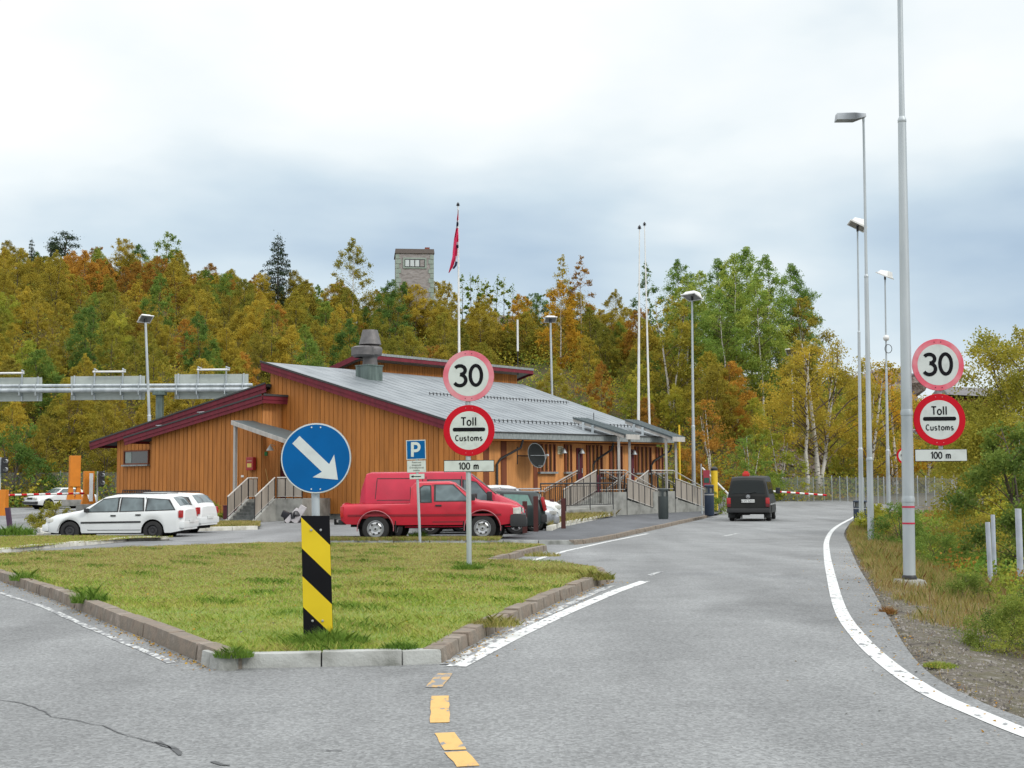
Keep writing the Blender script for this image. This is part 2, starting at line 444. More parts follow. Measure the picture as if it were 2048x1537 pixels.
# traffic island lawn
ISL_R = [(885, 1328), (935, 1295), (1000, 1262), (1060, 1232), (1120, 1203), (1180, 1178), (1222, 1163)]
ISL_L = [(440, 1342), (350, 1304), (250, 1262), (160, 1222), (80, 1190), (0, 1162), (-120, 1130), (-260, 1108)]
ir = [gp(*p) for p in ISL_R]; il = [gp(*p) for p in ISL_L]
tip = [gp(*p) for p in ((1222, 1163), (1205, 1146), (1130, 1136), (1030, 1132), (985, 1131))]
kerb2 = [gp(*p) for p in ((985, 1131), (1020, 1122), (1060, 1110), (1095, 1102), (1100, 1098), (1085, 1096))]
back = [gp(*p) for p in ((1085, 1096), (1000, 1095), (850, 1094), (700, 1094), (520, 1093), (250, 1103), (0, 1116), (-300, 1135))]
front = [gp(440, 1342), gp(478, 1338), gp(570, 1336), (gp(760, 1333)), gp(860, 1330), gp(885, 1328)]
ISLAND = il[::-1] + front[1:] + ir[1:] + tip[1:] + kerb2[1:] + back[1:]
def inset(P, s):
    n = len(P); out = []
    ar = sum(P[i].x * P[(i + 1) % n].y - P[(i + 1) % n].x * P[i].y for i in range(n))
    sg = 1 if ar > 0 else -1
    for i in range(n):
        d1 = (P[i] - P[i - 1]); d2 = (P[(i + 1) % n] - P[i]); d1.z = d2.z = 0
        d = (d1.normalized() + d2.normalized()); d.normalize()
        out.append(P[i] + Vector((-d.y, d.x, 0)) * s * sg)
    return out
sheet('traffic_island', inset(ISLAND, .10), M_LAWN, .10)
kerb(ir, M_KERB, .12, .17, .36, .012, .010)
kerb(il[::-1], M_KERB, .13, .17, .9, .006, .006)
kerb(front[1:], M_KERBW, .11, .16, .62, .005, .005)
kerb([gp(398, 1330), gp(425, 1340), gp(452, 1345), gp(478, 1341)], M_KERBW, .11, .16, .2, .003, .003)
kerb(kerb2[:4], M_KERB, .12, .16, .6)
kerb(back[:5], M_KERBW, .03, .12, .8)
kerb(tip[:3], M_KERB, .10, .14, .5)

# grass strip under the pickup with its kerb
st = [gp(*p) for p in ((645, 1089), (800, 1089), (950, 1089), (1010, 1089), (1150, 1090), (1172, 1088), (1230, 1078), (1310, 1060), (1380, 1044), (1417, 1035))]
kerb(st[:5], M_KERBW, .11, .14, 1.0, .006)
kerb(st[4:], M_KERB, .12, .17, .6, .008)
strip = [gp(*p) for p in ((645, 1089), (800, 1089), (1000, 1089))] + [gp(*p, .1) for p in ((1000, 1077.5), (860, 1077.5), (655, 1078.5))]
sheet('grass_strip', inset(strip, .05), M_DRY, .10)
# footpath along the stairs
walk = st[3:] + [gp(*p, .1) for p in ((1440, 1027), (1450, 1006), (1400, 1006), (1340, 1020), (1235, 1028), (1140, 1051), (1068, 1063), (985, 1078.5))]
sheet('footpath', inset(walk, .06), M_WALK, .104)
# bed by the ramp with whitewashed kerb
bedk = [gp(*p, .1) for p in ((1105, 1062), (1128, 1052), (1180, 1043), (1235, 1030))]
kerb([p for p in bedk], M_KERBP, .25, .2, 1.2, .003, gap=.004, h0=.05)
bed = [gp(1100, 1060, .1), gp(1128, 1052, .1), gp(1180, 1043, .1), gp(1238, 1030, .1), Vector((4.6, 60.5, 0)), Vector((2.2, 58.5, 0)), Vector((0.5, 56.5, 0)), gp(1085, 1052, .1)]
sheet('flower_bed', bed, M_DRY, .17)

# left: narrow islands with whitewashed kerbs
lk = [gp(*p) for p in ((-200, 1128), (0, 1108), (60, 1101), (140, 1094), (210, 1088), (260, 1083), (340, 1081))]
kerb(lk, M_KERBP, .12, .16, .9, .012)
li = [gp(*p) for p in ((-200, 1128), (0, 1108), (140, 1094), (260, 1084), (345, 1081))] + [gp(*p, .1) for p in ((345, 1075), (220, 1073), (90, 1073), (0, 1075), (-200, 1080))]
sheet('grass_island', inset(li, .06), M_DRY, .10)
kerb([gp(*p) for p in ((-200, 1083), (0, 1077), (90, 1074), (150, 1070))], M_KERBP, .12, .12, .9, .01)
kerb([gp(*p) for p in ((60, 1056), (80, 1066), (140, 1065), (260, 1064), (400, 1063), (525, 1060))], M_KERBP, .14, .2, 1.0, .01)
li2 = [gp(*p) for p in ((60, 1058), (80, 1064), (400, 1062), (520, 1059))] + [gp(*p) for p in ((520, 1050), (300, 1049), (120, 1052))]
sheet('grass_island', li2, M_DRY, .12)
sheet('grass_patch', [gp(*p) for p in ((-150, 1016), (60, 1013), (130, 1016))] + [Vector((-34, 94, 0)), Vector((-60, 94, 0))], M_DRY, .02)

# markings
wl = smooth_path([gp(*p) for p in ((2300, 1560), (2048, 1466), (1960, 1430), (1860, 1386), (1772, 1326), (1716, 1272), (1682, 1222), (1665, 1165), (1654, 1110), (1655, 1078), (1672, 1055), (1704, 1037), (1712, 1032))], 8)
strip_sheet('road_marking', wl, .15, M_WHITE, .004, .13)
strip_sheet('road_marking', resample([gp(*p) for p in ((912, 1334), (1010, 1283), (1130, 1226), (1230, 1184), (1290, 1163))], .35), .16, M_WHITE, .004, .16)
strip_sheet('road_marking', resample([gp(*p) for p in ((893, 1330), (985, 1282), (1100, 1227), (1190, 1186), (1224, 1172))], .35), .10, M_WHITE_OLD, .005, jitter=.012)
strip_sheet('road_marking', resample([gp(*p) for p in ((1296, 1152), (1322, 1144))], .3), .1, M_WHITE_OLD, .004)
strip_sheet('road_marking', resample([gp(*p) for p in ((1448, 1073), (1478, 1067))], .5), .14, M_WHITE_OLD, .004)
strip_sheet('road_marking', resample([gp(*p) for p in ((1036, 1130), (1130, 1103), (1215, 1084), (1295, 1068))], .6), .12, M_WHITE, .004, jitter=.01)
strip_sheet('road_marking', resample([gp(*p) for p in ((-60, 1172), (0, 1187), (90, 1215), (170, 1252), (230, 1278), (290, 1303), (345, 1327))], .3), .075, M_WHITE_OLD, .004, jitter=.008)
for (a, b, m) in (((890, 1348), (868, 1376), M_YEL_OLD), ((880, 1393), (880, 1449), M_YEL), ((889, 1467), (912, 1503), M_YEL), ((912, 1505), (940, 1537), M_YEL)):
    strip_sheet('road_marking', resample([gp(*a), gp(*b)], .12), .115, m, .004, jitter=.004)
strip_sheet('road_marking', resample([gp(*p) for p in ((-100, 1046), (60, 1042), (90, 1040))], 2), .25, M_WHITE_OLD, .02)
strip_sheet('road_marking', resample([gp(*p) for p in ((-100, 1024), (60, 1021), (80, 1020))], 2), .25, M_WHITE_OLD, .02)
# tar-filled crack in the left lane
M_TAR = flat('crack_tar', (.075, .078, .08), .8)
def crack(P, w_):
    pts = resample(smooth_path([gp(*p) for p in P], 4), .10)
    for i, p in enumerate(pts): p.x += random.uniform(-.012, .012); p.y += random.uniform(-.02, .02)
    strip_sheet('road_crack', pts, w_, M_TAR, .004, w_ * .8, jitter=w_ * .25)
crack(((-20, 1396), (60, 1413), (110, 1435), (200, 1452), (240, 1470), (310, 1485), (355, 1500)), .009)
crack(((318, 1486), (345, 1496), (362, 1514)), .03)
crack(((425, 1523), (455, 1533)), .03)
crack(((655, 1504), (690, 1502)), .012)
crack(((1540, 1058), (1680, 1054)), .05)
# ------------------------------------------------------------------ hill
HT = [  # px, foot distance, ridge distance, ridge height
    (-900, 90, 170, 29), (-200, 92, 170, 27.8), (0, 94, 168, 27.2), (300, 95, 165, 25.6), (500, 95, 165, 24), (700, 96, 160, 20.5), (900, 97, 158, 18),
    (1000, 97, 155, 16.2), (1100, 97, 150, 16), (1300, 98, 145, 14), (1500, 98, 140, 12), (1600, 98, 140, 11.5), (1680, 100, 150, 13.2),
    (1760, 104, 155, 13.5), (1830, 112, 160, 8.5), (1900, 120, 165, 5), (2100, 120, 170, 3), (2900, 120, 170, 2)]
HA = np.array([(p[0] - 1024) / F_PX for p in HT]); HF, HR, HH = (np.array([p[i] for p in HT]) for i in (1, 2, 3))
def hill_z(x, y):
    a = x / max(y, 1); f = np.interp(a, HA, HF); r = np.interp(a, HA, HR); h = np.interp(a, HA, HH)
    t = (y - f) / (r - f)
    if t < 0: return g(y) - .05
    n = hnoise(x * .12, y * .12) * 1.1 + hnoise(x * .4, y * .4) * .35
    # steeper at first, rounding over at the ridge
    s = 1 - (1 - min(t, 1)) ** 1.35
    z = h * s - max(0, t - 1) * 6
    return g(y) - .05 + z + n * min(1, t * 5)
def hill():
    aa = np.concatenate([np.arange(-.85, .75, .012)]); yy = np.concatenate([np.arange(86, 200, 2.0), np.arange(200, 420, 20)])
    V = [(a * y, y, hill_z(a * y, y)) for y in yy for a in aa]; n = len(aa)
    F_ = [(i * n + j, i * n + j + 1, (i + 1) * n + j + 1, (i + 1) * n + j) for i in range(len(yy) - 1) for j in range(n - 1)]
    me = bpy.data.meshes.new('hill'); me.from_pydata(V, [], F_); me.materials.append(M_HILL)
    me.polygons.foreach_set('use_smooth', [True] * len(F_))
    o = bpy.data.objects.new('hill', me); COL.objects.link(o); o['kind'] = 'structure'
hill()

# ------------------------------------------------------------------ trees
M_BARK = ramp_mat('birch_bark', [(.05, .045, .04), (.50, .47, .42), (.58, .55, .50)], scale=3.5, rough=.9, stretch=(1, 1, 2.2), detail=8, lo=.36, hi=.5)
M_BARK_D = ramp_mat('dark_bark', [(.05, .04, .03), (.14, .12, .10)], scale=3, rough=.95, stretch=(1, 1, .4), bump=.5)
M_TWIG = ramp_mat('twig_bark', [(.06, .04, .03), (.15, .11, .08)], scale=3, rough=.95)
def leafm(name, cols, obj=.40, tr=.42):
    return ramp_mat(name, cols, scale=.55, rough=.75, detail=3, island=.24, objrand=obj, translucent=tr, spec=.2, lo=.2, hi=.8)
LM = {
 'mustard': leafm('leaves_mustard', [(.21, .18, .03), (.34, .285, .04), (.455, .355, .045), (.56, .42, .055)]),
 'rust':    leafm('leaves_rust', [(.25, .15, .03), (.38, .205, .035), (.50, .255, .04), (.56, .33, .05)]),
 'olive':   leafm('leaves_olive', [(.16, .17, .03), (.27, .265, .038), (.38, .32, .042), (.46, .36, .045)]),
 'green':   leafm('leaves_green', [(.08, .15, .035), (.14, .23, .045), (.22, .31, .055), (.34, .37, .055)]),
 'lime':    leafm('leaves_yellow_green', [(.21, .26, .035), (.34, .38, .05), (.46, .45, .06), (.56, .48, .07)]),
 'gold':    leafm('leaves_gold', [(.32, .20, .02), (.55, .33, .03), (.70, .42, .04)]),
 'pine':    leafm('needles', [(.018, .032, .02), (.035, .06, .03), (.06, .085, .035)], .1, .05),
 'aspen': leafm('leaves_aspen', [(.13, .22, .045), (.20, .31, .06), (.29, .39, .075), (.42, .46, .085)]),
 'willow': leafm('leaves_willow', [(.08, .14, .03), (.14, .21, .04), (.22, .28, .05), (.34, .35, .06)]),
 'goldgreen': leafm('leaves_gold_green', [(.18, .19, .03), (.30, .29, .04), (.42, .36, .05), (.54, .42, .06)]),
 'red':     leafm('leaves_red', [(.22, .05, .02), (.42, .10, .03), (.5, .2, .04)]),
}
def make_tree(h, Rr, n_leaf, leaf, cb=.18, ncl=26, seed=1, shape=.75, trunk_r=.10, csz=.30, lean=.0, forks=1, conic=0, topcl=True, stray=.08, sparse=0):
    """returns (trunk MB, leaf centres, leaf sizes) in local space"""
    rg = np.random.default_rng(seed); T = MB()
    paths = []
    for f in range(forks):
        a = rg.uniform(0, 6.28); sp = (0 if forks == 1 else Rr * .38)
        P = []
        for k in range(7):
            t = k / 6
            P.append(Vector((math.cos(a) * sp * t ** 1.2 + lean * t * t + rg.normal() * .05 * h * .1 * (k > 0), math.sin(a) * sp * t ** 1.2 + rg.normal() * .05 * h * .1 * (k > 0), h * .96 * t * (1 if f == 0 else .88))))
        P[0] = Vector((0, 0, -.3)) if f == 0 else Vector((0, 0, h * .08))
        paths.append(P); T.tube(P, [trunk_r * (1 if f == 0 else .7) * (1 - .86 * k / 6) for k in range(7)], n=7)
    C = []; S = []
    for k in range(ncl):
        u = (k + rg.uniform(0, 1)) / ncl
        prof = (1 - u) ** .85 * 1.05 if conic else max(.12, math.sin(math.pi * min(1, u ** shape * .96 + .02)) ** .75)
        z = h * (cb + (1 - cb) * u * .97); th = rg.uniform(0, 6.28) + k * 2.4
        rr = Rr * prof * math.sqrt(rg.uniform(.12, 1)); P = paths[k % forks]
        tz = min(max(z - rr * .55, h * cb * .6), h * .93); i = min(int(tz / (h * .96) * 6), 5); ft = tz / (h * .96) * 6 - i
        b0 = P[i].lerp(P[i + 1], min(max(ft, 0), 1)); b0.z = tz if forks == 1 else b0.z
        ax = P[min(i + 1, 6)]
        c = Vector((ax.x * .8 + math.cos(th) * rr, ax.y * .8 + math.sin(th) * rr, z))
        mid = b0.lerp(c, .5) + Vector((0, 0, rr * .10))
        T.tube([b0, mid, c], [trunk_r * .26, trunk_r * .14, trunk_r * .05], n=4, cap=False, mi=1)
        cr_ = Rr * csz * rg.uniform(.6, 1.25) * (.55 + .45 * prof)
        m = max(8, int(n_leaf / ncl * (cr_ / (Rr * csz)) ** 2))
        # leaves sit along short twigs inside the cluster, thicker toward its rim
        nt_ = max(3, m // 14); tw = rg.normal(size=(nt_, 3)); tw /= np.linalg.norm(tw, axis=1)[:, None]
        tl = rg.uniform(.35, 1.0, nt_) ** .6 * cr_
        idx = rg.integers(0, nt_, m); al = rg.uniform(.25, 1.08, m)
        q = tw[idx] * (tl[idx] * al)[:, None] * np.array([1, 1, .78]) + rg.normal(size=(m, 3)) * cr_ * .11
        C.append(np.array(c) + q); S.append(leaf * rg.uniform(.6, 1.35, m))
    ns = int(n_leaf * stray)
    u = rg.uniform(0, 1, ns); pr = np.clip(np.sin(np.pi * np.clip(u ** shape, 0.02, .98)), .1, 1) if not conic else (1 - u)
    th = rg.uniform(0, 6.28, ns); rr = Rr * pr * np.sqrt(rg.uniform(0, 1.15, ns))
    C.append(np.stack([np.cos(th) * rr + lean * u, np.sin(th) * rr, h * (cb + (1 - cb) * u)], 1)); S.append(leaf * rg.uniform(.6, 1.2, ns))
    return T, np.concatenate(C), np.concatenate(S), rg
def conifer(h, Rr, n_leaf, leaf, seed, tr=.12, layers=16):
    rg = np.random.default_rng(seed); T = MB(); T.tube([(0, 0, -.3), (0, 0, h * .5), (0, 0, h)], [tr, tr * .6, .01], n=7)
    C = []
    for k in range(layers):
        u = k / layers; z = h * (.06 + .92 * u); rr = Rr * (1 - u) ** .85 + .08
        nb = 7
        for b in range(nb):
            th = rg.uniform(0, 6.28); l_ = rr * rg.uniform(.65, 1.15); e = Vector((math.cos(th) * l_, math.sin(th) * l_, z - l_ * .25))
            T.tube([(0, 0, z), e], [tr * .2, .008], n=3, cap=False, mi=1)
            m = max(6, int(n_leaf / layers / nb * (l_ / Rr) * 2)); t = rg.uniform(.15, 1, m)
            q = np.outer(t, [e.x, e.y, e.z - z]) + [0, 0, z] + rg.normal(size=(m, 3)) * (.09 * Rr * (1.15 - t))[:, None]
            C.append(q)
    C = np.concatenate(C); return T, C, leaf * rg.uniform(.6, 1.3, len(C)), rg
def pine(h, Rr, n_leaf, leaf, seed):
    rg = np.random.default_rng(seed); T = MB(); C = []
    P = [(0, 0, -.3), (.15, 0, h * .35), (-.1, .1, h * .65), (.25, 0, h * .95)]; T.tube(P, [.22, .18, .13, .05], n=8)
    for k in range(20):
        u = rg.uniform(.35, 1); th = rg.uniform(0, 6.28); l_ = Rr * (1.15 - u * .75) * rg.uniform(.55, 1.1)
        c = Vector((math.cos(th) * l_, math.sin(th) * l_, h * u + .1 * l_)); T.tube([(.05, 0, h * u * .88), c], [.06, .02], n=4, cap=False, mi=1)
        m = n_leaf // 20; C.append(np.array(c) + rg.normal(size=(m, 3)) * np.array([.55, .55, .2]) * Rr * .28)
    C = np.concatenate(C); return T, C, leaf * rg.uniform(.6, 1.3, len(C)), rg
def tree_obj(spec, label, group, mat, bark, loc=(0, 0, 0), name='birch_tree', cat='tree'):
    T, C, S, rg = spec
    root = thing(name, label, cat, (0, 0, 0), 0, group)
    T.build('trunk', [bark, M_TWIG], root, smooth=60, world=False)
    V, Q = leaf_quads(C, S, rg)
    npmesh('crown', V, Q, [mat], parent=root)
    root.location = loc
    return root
def copy_tree(root, loc, rz, sc_, label, group, mat=None):
    r = root.copy(); COL.objects.link(r); r.location = loc; r.rotation_euler = (random.uniform(-.05, .05), random.uniform(-.05, .05), rz); r.scale = sc_
    r['label'] = label
    if group: r['group'] = group
    for ch in root.children:
        c = ch.copy(); COL.objects.link(c); c.parent = r
        if mat and ch.name.startswith('crown'):
            c.material_slots[0].link = 'OBJECT'; c.material_slots[0].material = mat
    return r
GRP = {'mustard': ('mustard yellow autumn birch among the trees on the wooded hillside', 'mustard yellow birches on the hillside'),
       'rust': ('rusty orange autumn birch among the trees on the wooded hillside', 'rusty orange birches on the hillside'),
       'olive': ('brownish olive birch among the trees on the wooded hillside', 'olive birches on the hillside'),
       'green': ('green leafed deciduous tree among the autumn trees on the wooded hillside', 'green trees on the hillside'),
       'lime': ('yellow-green young tree among the autumn trees on the wooded hillside', 'yellow-green trees on the hillside'),
       'gold': ('bright golden birch standing out on the wooded hillside', 'golden birches on the hillside')}
VAR = [make_tree(7.8, 2.4, 24000, .115, .05, 54, 1, .70, .07, csz=.30, stray=.16), make_tree(8.4, 2.2, 22400, .115, .06, 50, 2, .78, .07, forks=2, csz=.30, stray=.16), make_tree(7.2, 2.6, 24000, .115, .04, 54, 3, .66, .06, forks=3, csz=.30, stray=.16),
       make_tree(9.0, 2.0, 20800, .115, .06, 48, 4, .88, .07, lean=.4, csz=.30, stray=.16), make_tree(7.4, 2.4, 19200, .115, .05, 46, 5, .72, .06, forks=2, stray=.2, csz=.30), make_tree(8.2, 2.6, 25600, .115, .05, 58, 6, .70, .07, forks=2, csz=.30, stray=.16)]
PROTO = [None] * len(VAR)
def put(vi, loc, sc_, kind, label=None, group=True):
    lab, grp = GRP.get(kind, (label, None)); lab = label or lab; grp = grp if group else None
    sx = sc_ * random.uniform(.9, 1.1)
    if PROTO[vi] is None:
        PROTO[vi] = r = tree_obj(VAR[vi], lab, grp, LM['mustard'], M_BARK_D, loc, 'birch_tree')
        r.scale = (sx, sx, sc_); r.rotation_euler.z = random.uniform(0, 6.28)
        for ch in r.children:
            if ch.name.startswith('crown'): ch.material_slots[0].link = 'OBJECT'; ch.material_slots[0].material = LM[kind]
        return r
    return copy_tree(PROTO[vi], loc, random.uniform(0, 6.28), (sx, sx, sc_), lab, grp, LM[kind])
def kind_at(px, t):
    u = random.random()
    if px < 620:
        if t > .7: return ('rust' if u < (.5 if 120 < px < 480 else .15) else 'mustard' if u < .72 else 'olive' if u < .88 else 'green')
        return 'mustard' if u < .50 else 'olive' if u < .78 else 'rust' if u < .84 else 'green' if u < .93 else 'lime'
    if px < 1000:
        return 'mustard' if u < .42 else 'olive' if u < .68 else 'rust' if u < .74 else 'green' if u < .92 else 'lime'
    if px < 1340:
        if t < .55: return 'lime' if u < .24 else 'mustard' if u < .48 else 'green' if u < .72 else 'olive' if u < .90 else 'gold' if u < .94 else 'rust'
        return 'mustard' if u < .34 else 'olive' if u < .62 else 'green' if u < .78 else 'rust' if u < .9 else 'gold'
    if t < .5: return 'lime' if u < .28 else 'mustard' if u < .54 else 'olive' if u < .74 else 'green' if u < .88 else 'rust'
    return 'olive' if u < .40 else 'mustard' if u < .62 else 'green' if u < .9 else 'lime'
def forest():
    SP = []; y = 96.0
    while y < 172:
        step = 3.7 + (y - 96) * .035
        x = -.47 * y
        while x < .36 * y:
            X = x + random.uniform(-1, 1) * step * .42; Y = y + random.uniform(-1, 1) * step * .42; x += step
            a = X / Y; px = a * F_PX + 1024
            f = np.interp(a, HA, HF); r = np.interp(a, HA, HR)
            if Y < f + 1 or Y > r + 3 or px < -110 or px > 1850: continue
            t = (Y - f) / (r - f)
            if 1530 < px < 1660 and .02 < t < .42: continue        # bare scree
            if px > 1640 and t > .55: continue                      # bare rock top
            if 985 < px < 1160 and .44 < t < .66: continue          # rocks showing
            if px > 1330 and px < 1640 and t > .35 and random.random() < .35: continue
            if px > 1640 and random.random() < .35: continue
            z = hill_z(X, Y)
            s = random.uniform(.52, .88) * (1.12 if px > 1000 else 1.0)
            if 765 < px < 892 and t > .55: s = min(1.1, max(.35, (at(px, random.uniform(556, 574), Y).z - z) / 8.4))
            if 1000 < px < 1400 and t < .5: s *= .72
            if px > 1500: s *= .75
            if proj((X, Y, z + 8 * s))[1] > np.interp(px, [150, 200, 520, 700, 1040, 1180, 1350, 1380], [1100, 885, 725, 705, 745, 812, 872, 1100]) - 4: continue   # wholly behind the building
            SP.append((s / Y, X, Y, z, s, kind_at(px, t), random.randrange(6)))
        y += step * .86
    for k in range(230):
        px = random.uniform(-100, 1340); t = random.uniform(.72, 1.04); a = (px - 1024) / F_PX; f = np.interp(a, HA, HF); r = np.interp(a, HA, HR); Y = f + (r - f) * t; X = a * Y; z = hill_z(X, Y)
        s = random.uniform(.40, .58)
        if 765 < px < 892: s = min(.62, max(.3, (at(px, random.uniform(562, 578), Y).z - z) / 8.4))
        SP.append((s / Y, X, Y, z, s, kind_at(px, t), random.randrange(6)))
    SP.sort(reverse=True)
    for q in SP[:294]: put(q[6], (q[1], q[2], q[3] - .1), q[4], q[5])
    # the rest, smallest and furthest, as one mass
    VV, QQ, MI, n0 = [], [], [], 0; rg = np.random.default_rng(77); kinds = ['mustard', 'rust', 'olive', 'green', 'lime', 'gold']
    pre = []
    for T, C, S, _ in VAR:
        k = rg.permutation(len(C))[:9500]; pre.append(leaf_quads(C[k], S[k] * 1.5, rg))
    for q in SP[294:]:
        V, Q = pre[q[6]]; a = random.uniform(0, 6.28); c_, s_ = math.cos(a) * q[4], math.sin(a) * q[4]
        VV.append(np.stack([V[:, 0] * c_ - V[:, 1] * s_ + q[1], V[:, 0] * s_ + V[:, 1] * c_ + q[2], V[:, 2] * q[4] + q[3] - .1], 1)); QQ.append(Q + n0); n0 += len(V); MI.append(np.full(len(Q), kinds.index(q[5])))
    if VV: tag(npmesh('distant_trees', np.concatenate(VV), np.concatenate(QQ), [LM[k] for k in kinds], np.concatenate(MI)), 'furthest autumn birches merging along the top of the wooded hill', 'trees', kind='stuff')
    print('FOREST', len(SP))
forest()

# single trees that stand out
ASP = [make_tree(15, 2.9, 24000, .13, .22, 70, 21, .78, .12, csz=.30, stray=.16), make_tree(13.5, 2.8, 22000, .13, .22, 64, 22, .8, .11, csz=.30, stray=.16), make_tree(14, 2.5, 20000, .13, .24, 60, 23, .85, .11, csz=.32, stray=.16)]
ASPO = []
for i, (px, Y, ty, v) in enumerate(((1380, 124, 545, 2), (1441, 122, 515, 0), (1476, 118, 505, 1), (1510, 124, 492, 0), (1547, 120, 508, 1), (1583, 123, 524, 0), (1416, 128, 540, 1), (1608, 128, 580, 2), (1528, 114, 545, 2), (1366, 130, 515, 2), (1460, 114, 575, 1))):
    p = col(px, Y, 5); z = hill_z(p.x, Y); top = at(px, ty, Y).z; s = (top - z) / (15, 13.5, 14)[v]
    lab = 'tall pale-trunked green aspen in the high clump at the right end of the ridge'
    if v not in [q[0] for q in ASPO]:
        o = tree_obj(ASP[v], lab, 'tall green aspens', LM['aspen'], M_BARK, (p.x, Y, z - .1), 'aspen_tree'); o.scale = (s, s, s); ASPO.append((v, o))
    else:
        o = copy_tree(dict(ASPO)[v], (p.x, Y, z - .1), i * 1.3, (s * 1.05, s * 1.05, s), lab, 'tall green aspens')
def special(spec, px, Y, top_px_y, h, label, mat, bark, name='birch_tree', zf=hill_z):
    p = col(px, Y, 3); z = zf(p.x, Y); top = at(px, top_px_y, Y).z; s = (top - z) / h
    o = tree_obj(spec, label, None, mat, bark, (p.x, Y, z - .05), name); o.scale = (s, s, s); return o
special(conifer(9, 3.3, 9500, .15, 31), 553, 160, 464, 9, 'single dark conical spruce rising above the ridge left of the tower', LM['pine'], M_BARK_D, 'spruce_tree')
special(pine(9, 3.0, 4200, .2, 32), 122, 160, 464, 9, 'spreading dark pine with a flat crown on the skyline at far left', LM['pine'], M_BARK_D, 'pine_tree')
special(pine(8, 2.0, 2200, .2, 33), 92, 164, 482, 8, 'smaller dark pine just left of the flat-crowned pine on the skyline', LM['pine'], M_BARK_D, 'pine_tree')
special(conifer(8, 1.8, 3600, .15, 34), 54, 160, 474, 8, 'thin dark spruce on the skyline at the far left edge', LM['pine'], M_BARK_D, 'spruce_tree')
special(make_tree(9, 2.6, 6500, .16, .3, 26, 41, .7, .1), 328, 158, 462, 9, 'green tree poking above the orange ridge at left', LM['green'], M_BARK)
special(make_tree(10, 2.1, 11000, .12, .2, 40, 42, .8, .08, stray=.15), 706, 148, 476, 10, 'tall thin-crowned brownish birch left of the stone tower', LM['olive'], M_BARK)
for i, px in enumerate((925, 945, 968, 990, 1008, 1022, 955, 980)):
    p = col(px, 158, 15); z = hill_z(p.x, 158); top = at(px, 545 + (i * 7) % 19, 158).z
    if i == 0: slim = tree_obj(make_tree(8, 1.1, 2600, .15, .1, 16, 43, .8, .07), 'slim blue-green young tree in the skyline row right of the flag', 'slim young trees on the skyline', LM['green'], M_BARK_D, (p.x, 158, z), 'young_tree'); slim.scale = ((top - z) / 8,) * 3
    else: copy_tree(slim, (p.x, 158 + random.uniform(-3, 3), z), i, ((top - z) / 8,) * 3, slim['label'], slim['group'])
special(make_tree(11, 1.3, 7000, .12, .15, 36, 44, .95, .08, csz=.4), 1298, 138, 520, 11, 'slender green tree on the skyline behind the two bare flagpoles', LM['green'], M_BARK)
special(make_tree(11, 1.35, 9000, .12, .1, 40, 45, .95, .08, csz=.4), 1165, 142, 510, 11, 'pointed orange birch on the skyline right of the hill crest dip', LM['rust'], M_BARK)
special(make_tree(11, 1.5, 9000, .12, .1, 40, 46, .95, .08, csz=.4), 1130, 142, 508, 11, 'pointed olive birch on the skyline left of the pointed orange birch', LM['olive'], M_BARK)
special(make_tree(8, 2.1, 14000, .12, .1, 44, 47, .7, .08), 1125, 130, 560, 8, 'bright golden birch below the pointed skyline birches', LM['gold'], M_BARK)
# birches by the far fence
special(make_tree(10, 3.3, 12000, .12, .34, 34, 51, .7, .16, lean=.3), 1612, 96.5, 690, 10, 'golden brown birch with a straight white trunk behind the far mesh fence', LM['mustard'], M_BARK)
special(make_tree(10.5, 3.6, 15000, .12, .30, 40, 52, .68, .2, forks=3), 1638, 97.5, 676, 10.5, 'golden brown birch with a forked black and white trunk behind the far fence', LM['mustard'], M_BARK)
special(make_tree(9, 3.4, 12000, .13, .2, 36, 53, .66, .14, forks=2), 1735, 102, 715, 9, 'wide mustard birch behind the lamp posts at the far fence', LM['mustard'], M_BARK)
special(make_tree(9, 3.2, 12000, .13, .15, 36, 54, .66, .14, forks=2), 1790, 106, 735, 9, 'rounded golden birch left of the roadside customs sign', LM['gold'], M_BARK)
special(make_tree(8, 3.2, 11000, .13, .1, 36, 55, .66, .14, forks=2), 1850, 108, 790, 8, 'dull mustard birch behind the roadside signs', LM['mustard'], M_BARK)
special(make_tree(8, 3.2, 11000, .13, .1, 36, 56, .66, .14, forks=2), 1905, 100, 825, 8, 'golden bushy birch right of the roadside signs, behind the mesh fence', LM['lime'], M_BARK)
special(make_tree(5.2, 2.6, 8000, .12, .05, 30, 57, .6, .08, forks=3), 1500, 94, 868, 5.2, 'rounded dark green bush behind the dark van', LM['green'], M_BARK, 'bush')
special(make_tree(6.5, 2.2, 7000, .12, .05, 30, 58, .6, .08, forks=3), 1425, 96, 800, 6.5, 'orange birch behind the yellow bollard', LM['rust'], M_BARK)
special(make_tree(5, 2.2, 6500, .12, .05, 30, 59, .6, .08, forks=3), 1560, 96, 850, 5, 'yellow-green shrub left of the white-trunked birches', LM['lime'], M_BARK, 'bush')
special(make_tree(9, 2.3, 16000, .12, .08, 46, 60, .7, .1, forks=2), 1622, 118, 592, 9, 'mustard brown birch at the right flank of the aspen clump', LM['mustard'], M_BARK)
special(make_tree(8, 2.4, 14000, .12, .06, 44, 68, .66, .1, forks=2), 1345, 116, 590, 8, 'olive birch at the left flank of the aspen clump', LM['olive'], M_BARK)
special(make_tree(1.6, 1.0, 5000, .07, .0, 26, 78, .6, .03, forks=3, csz=.36), 1440, 67, 980, 1.6, 'green shrub at the foot of the thick yellow bollard', LM['green'], M_BARK_D, 'shrub', zf=lambda x, y: g(y))
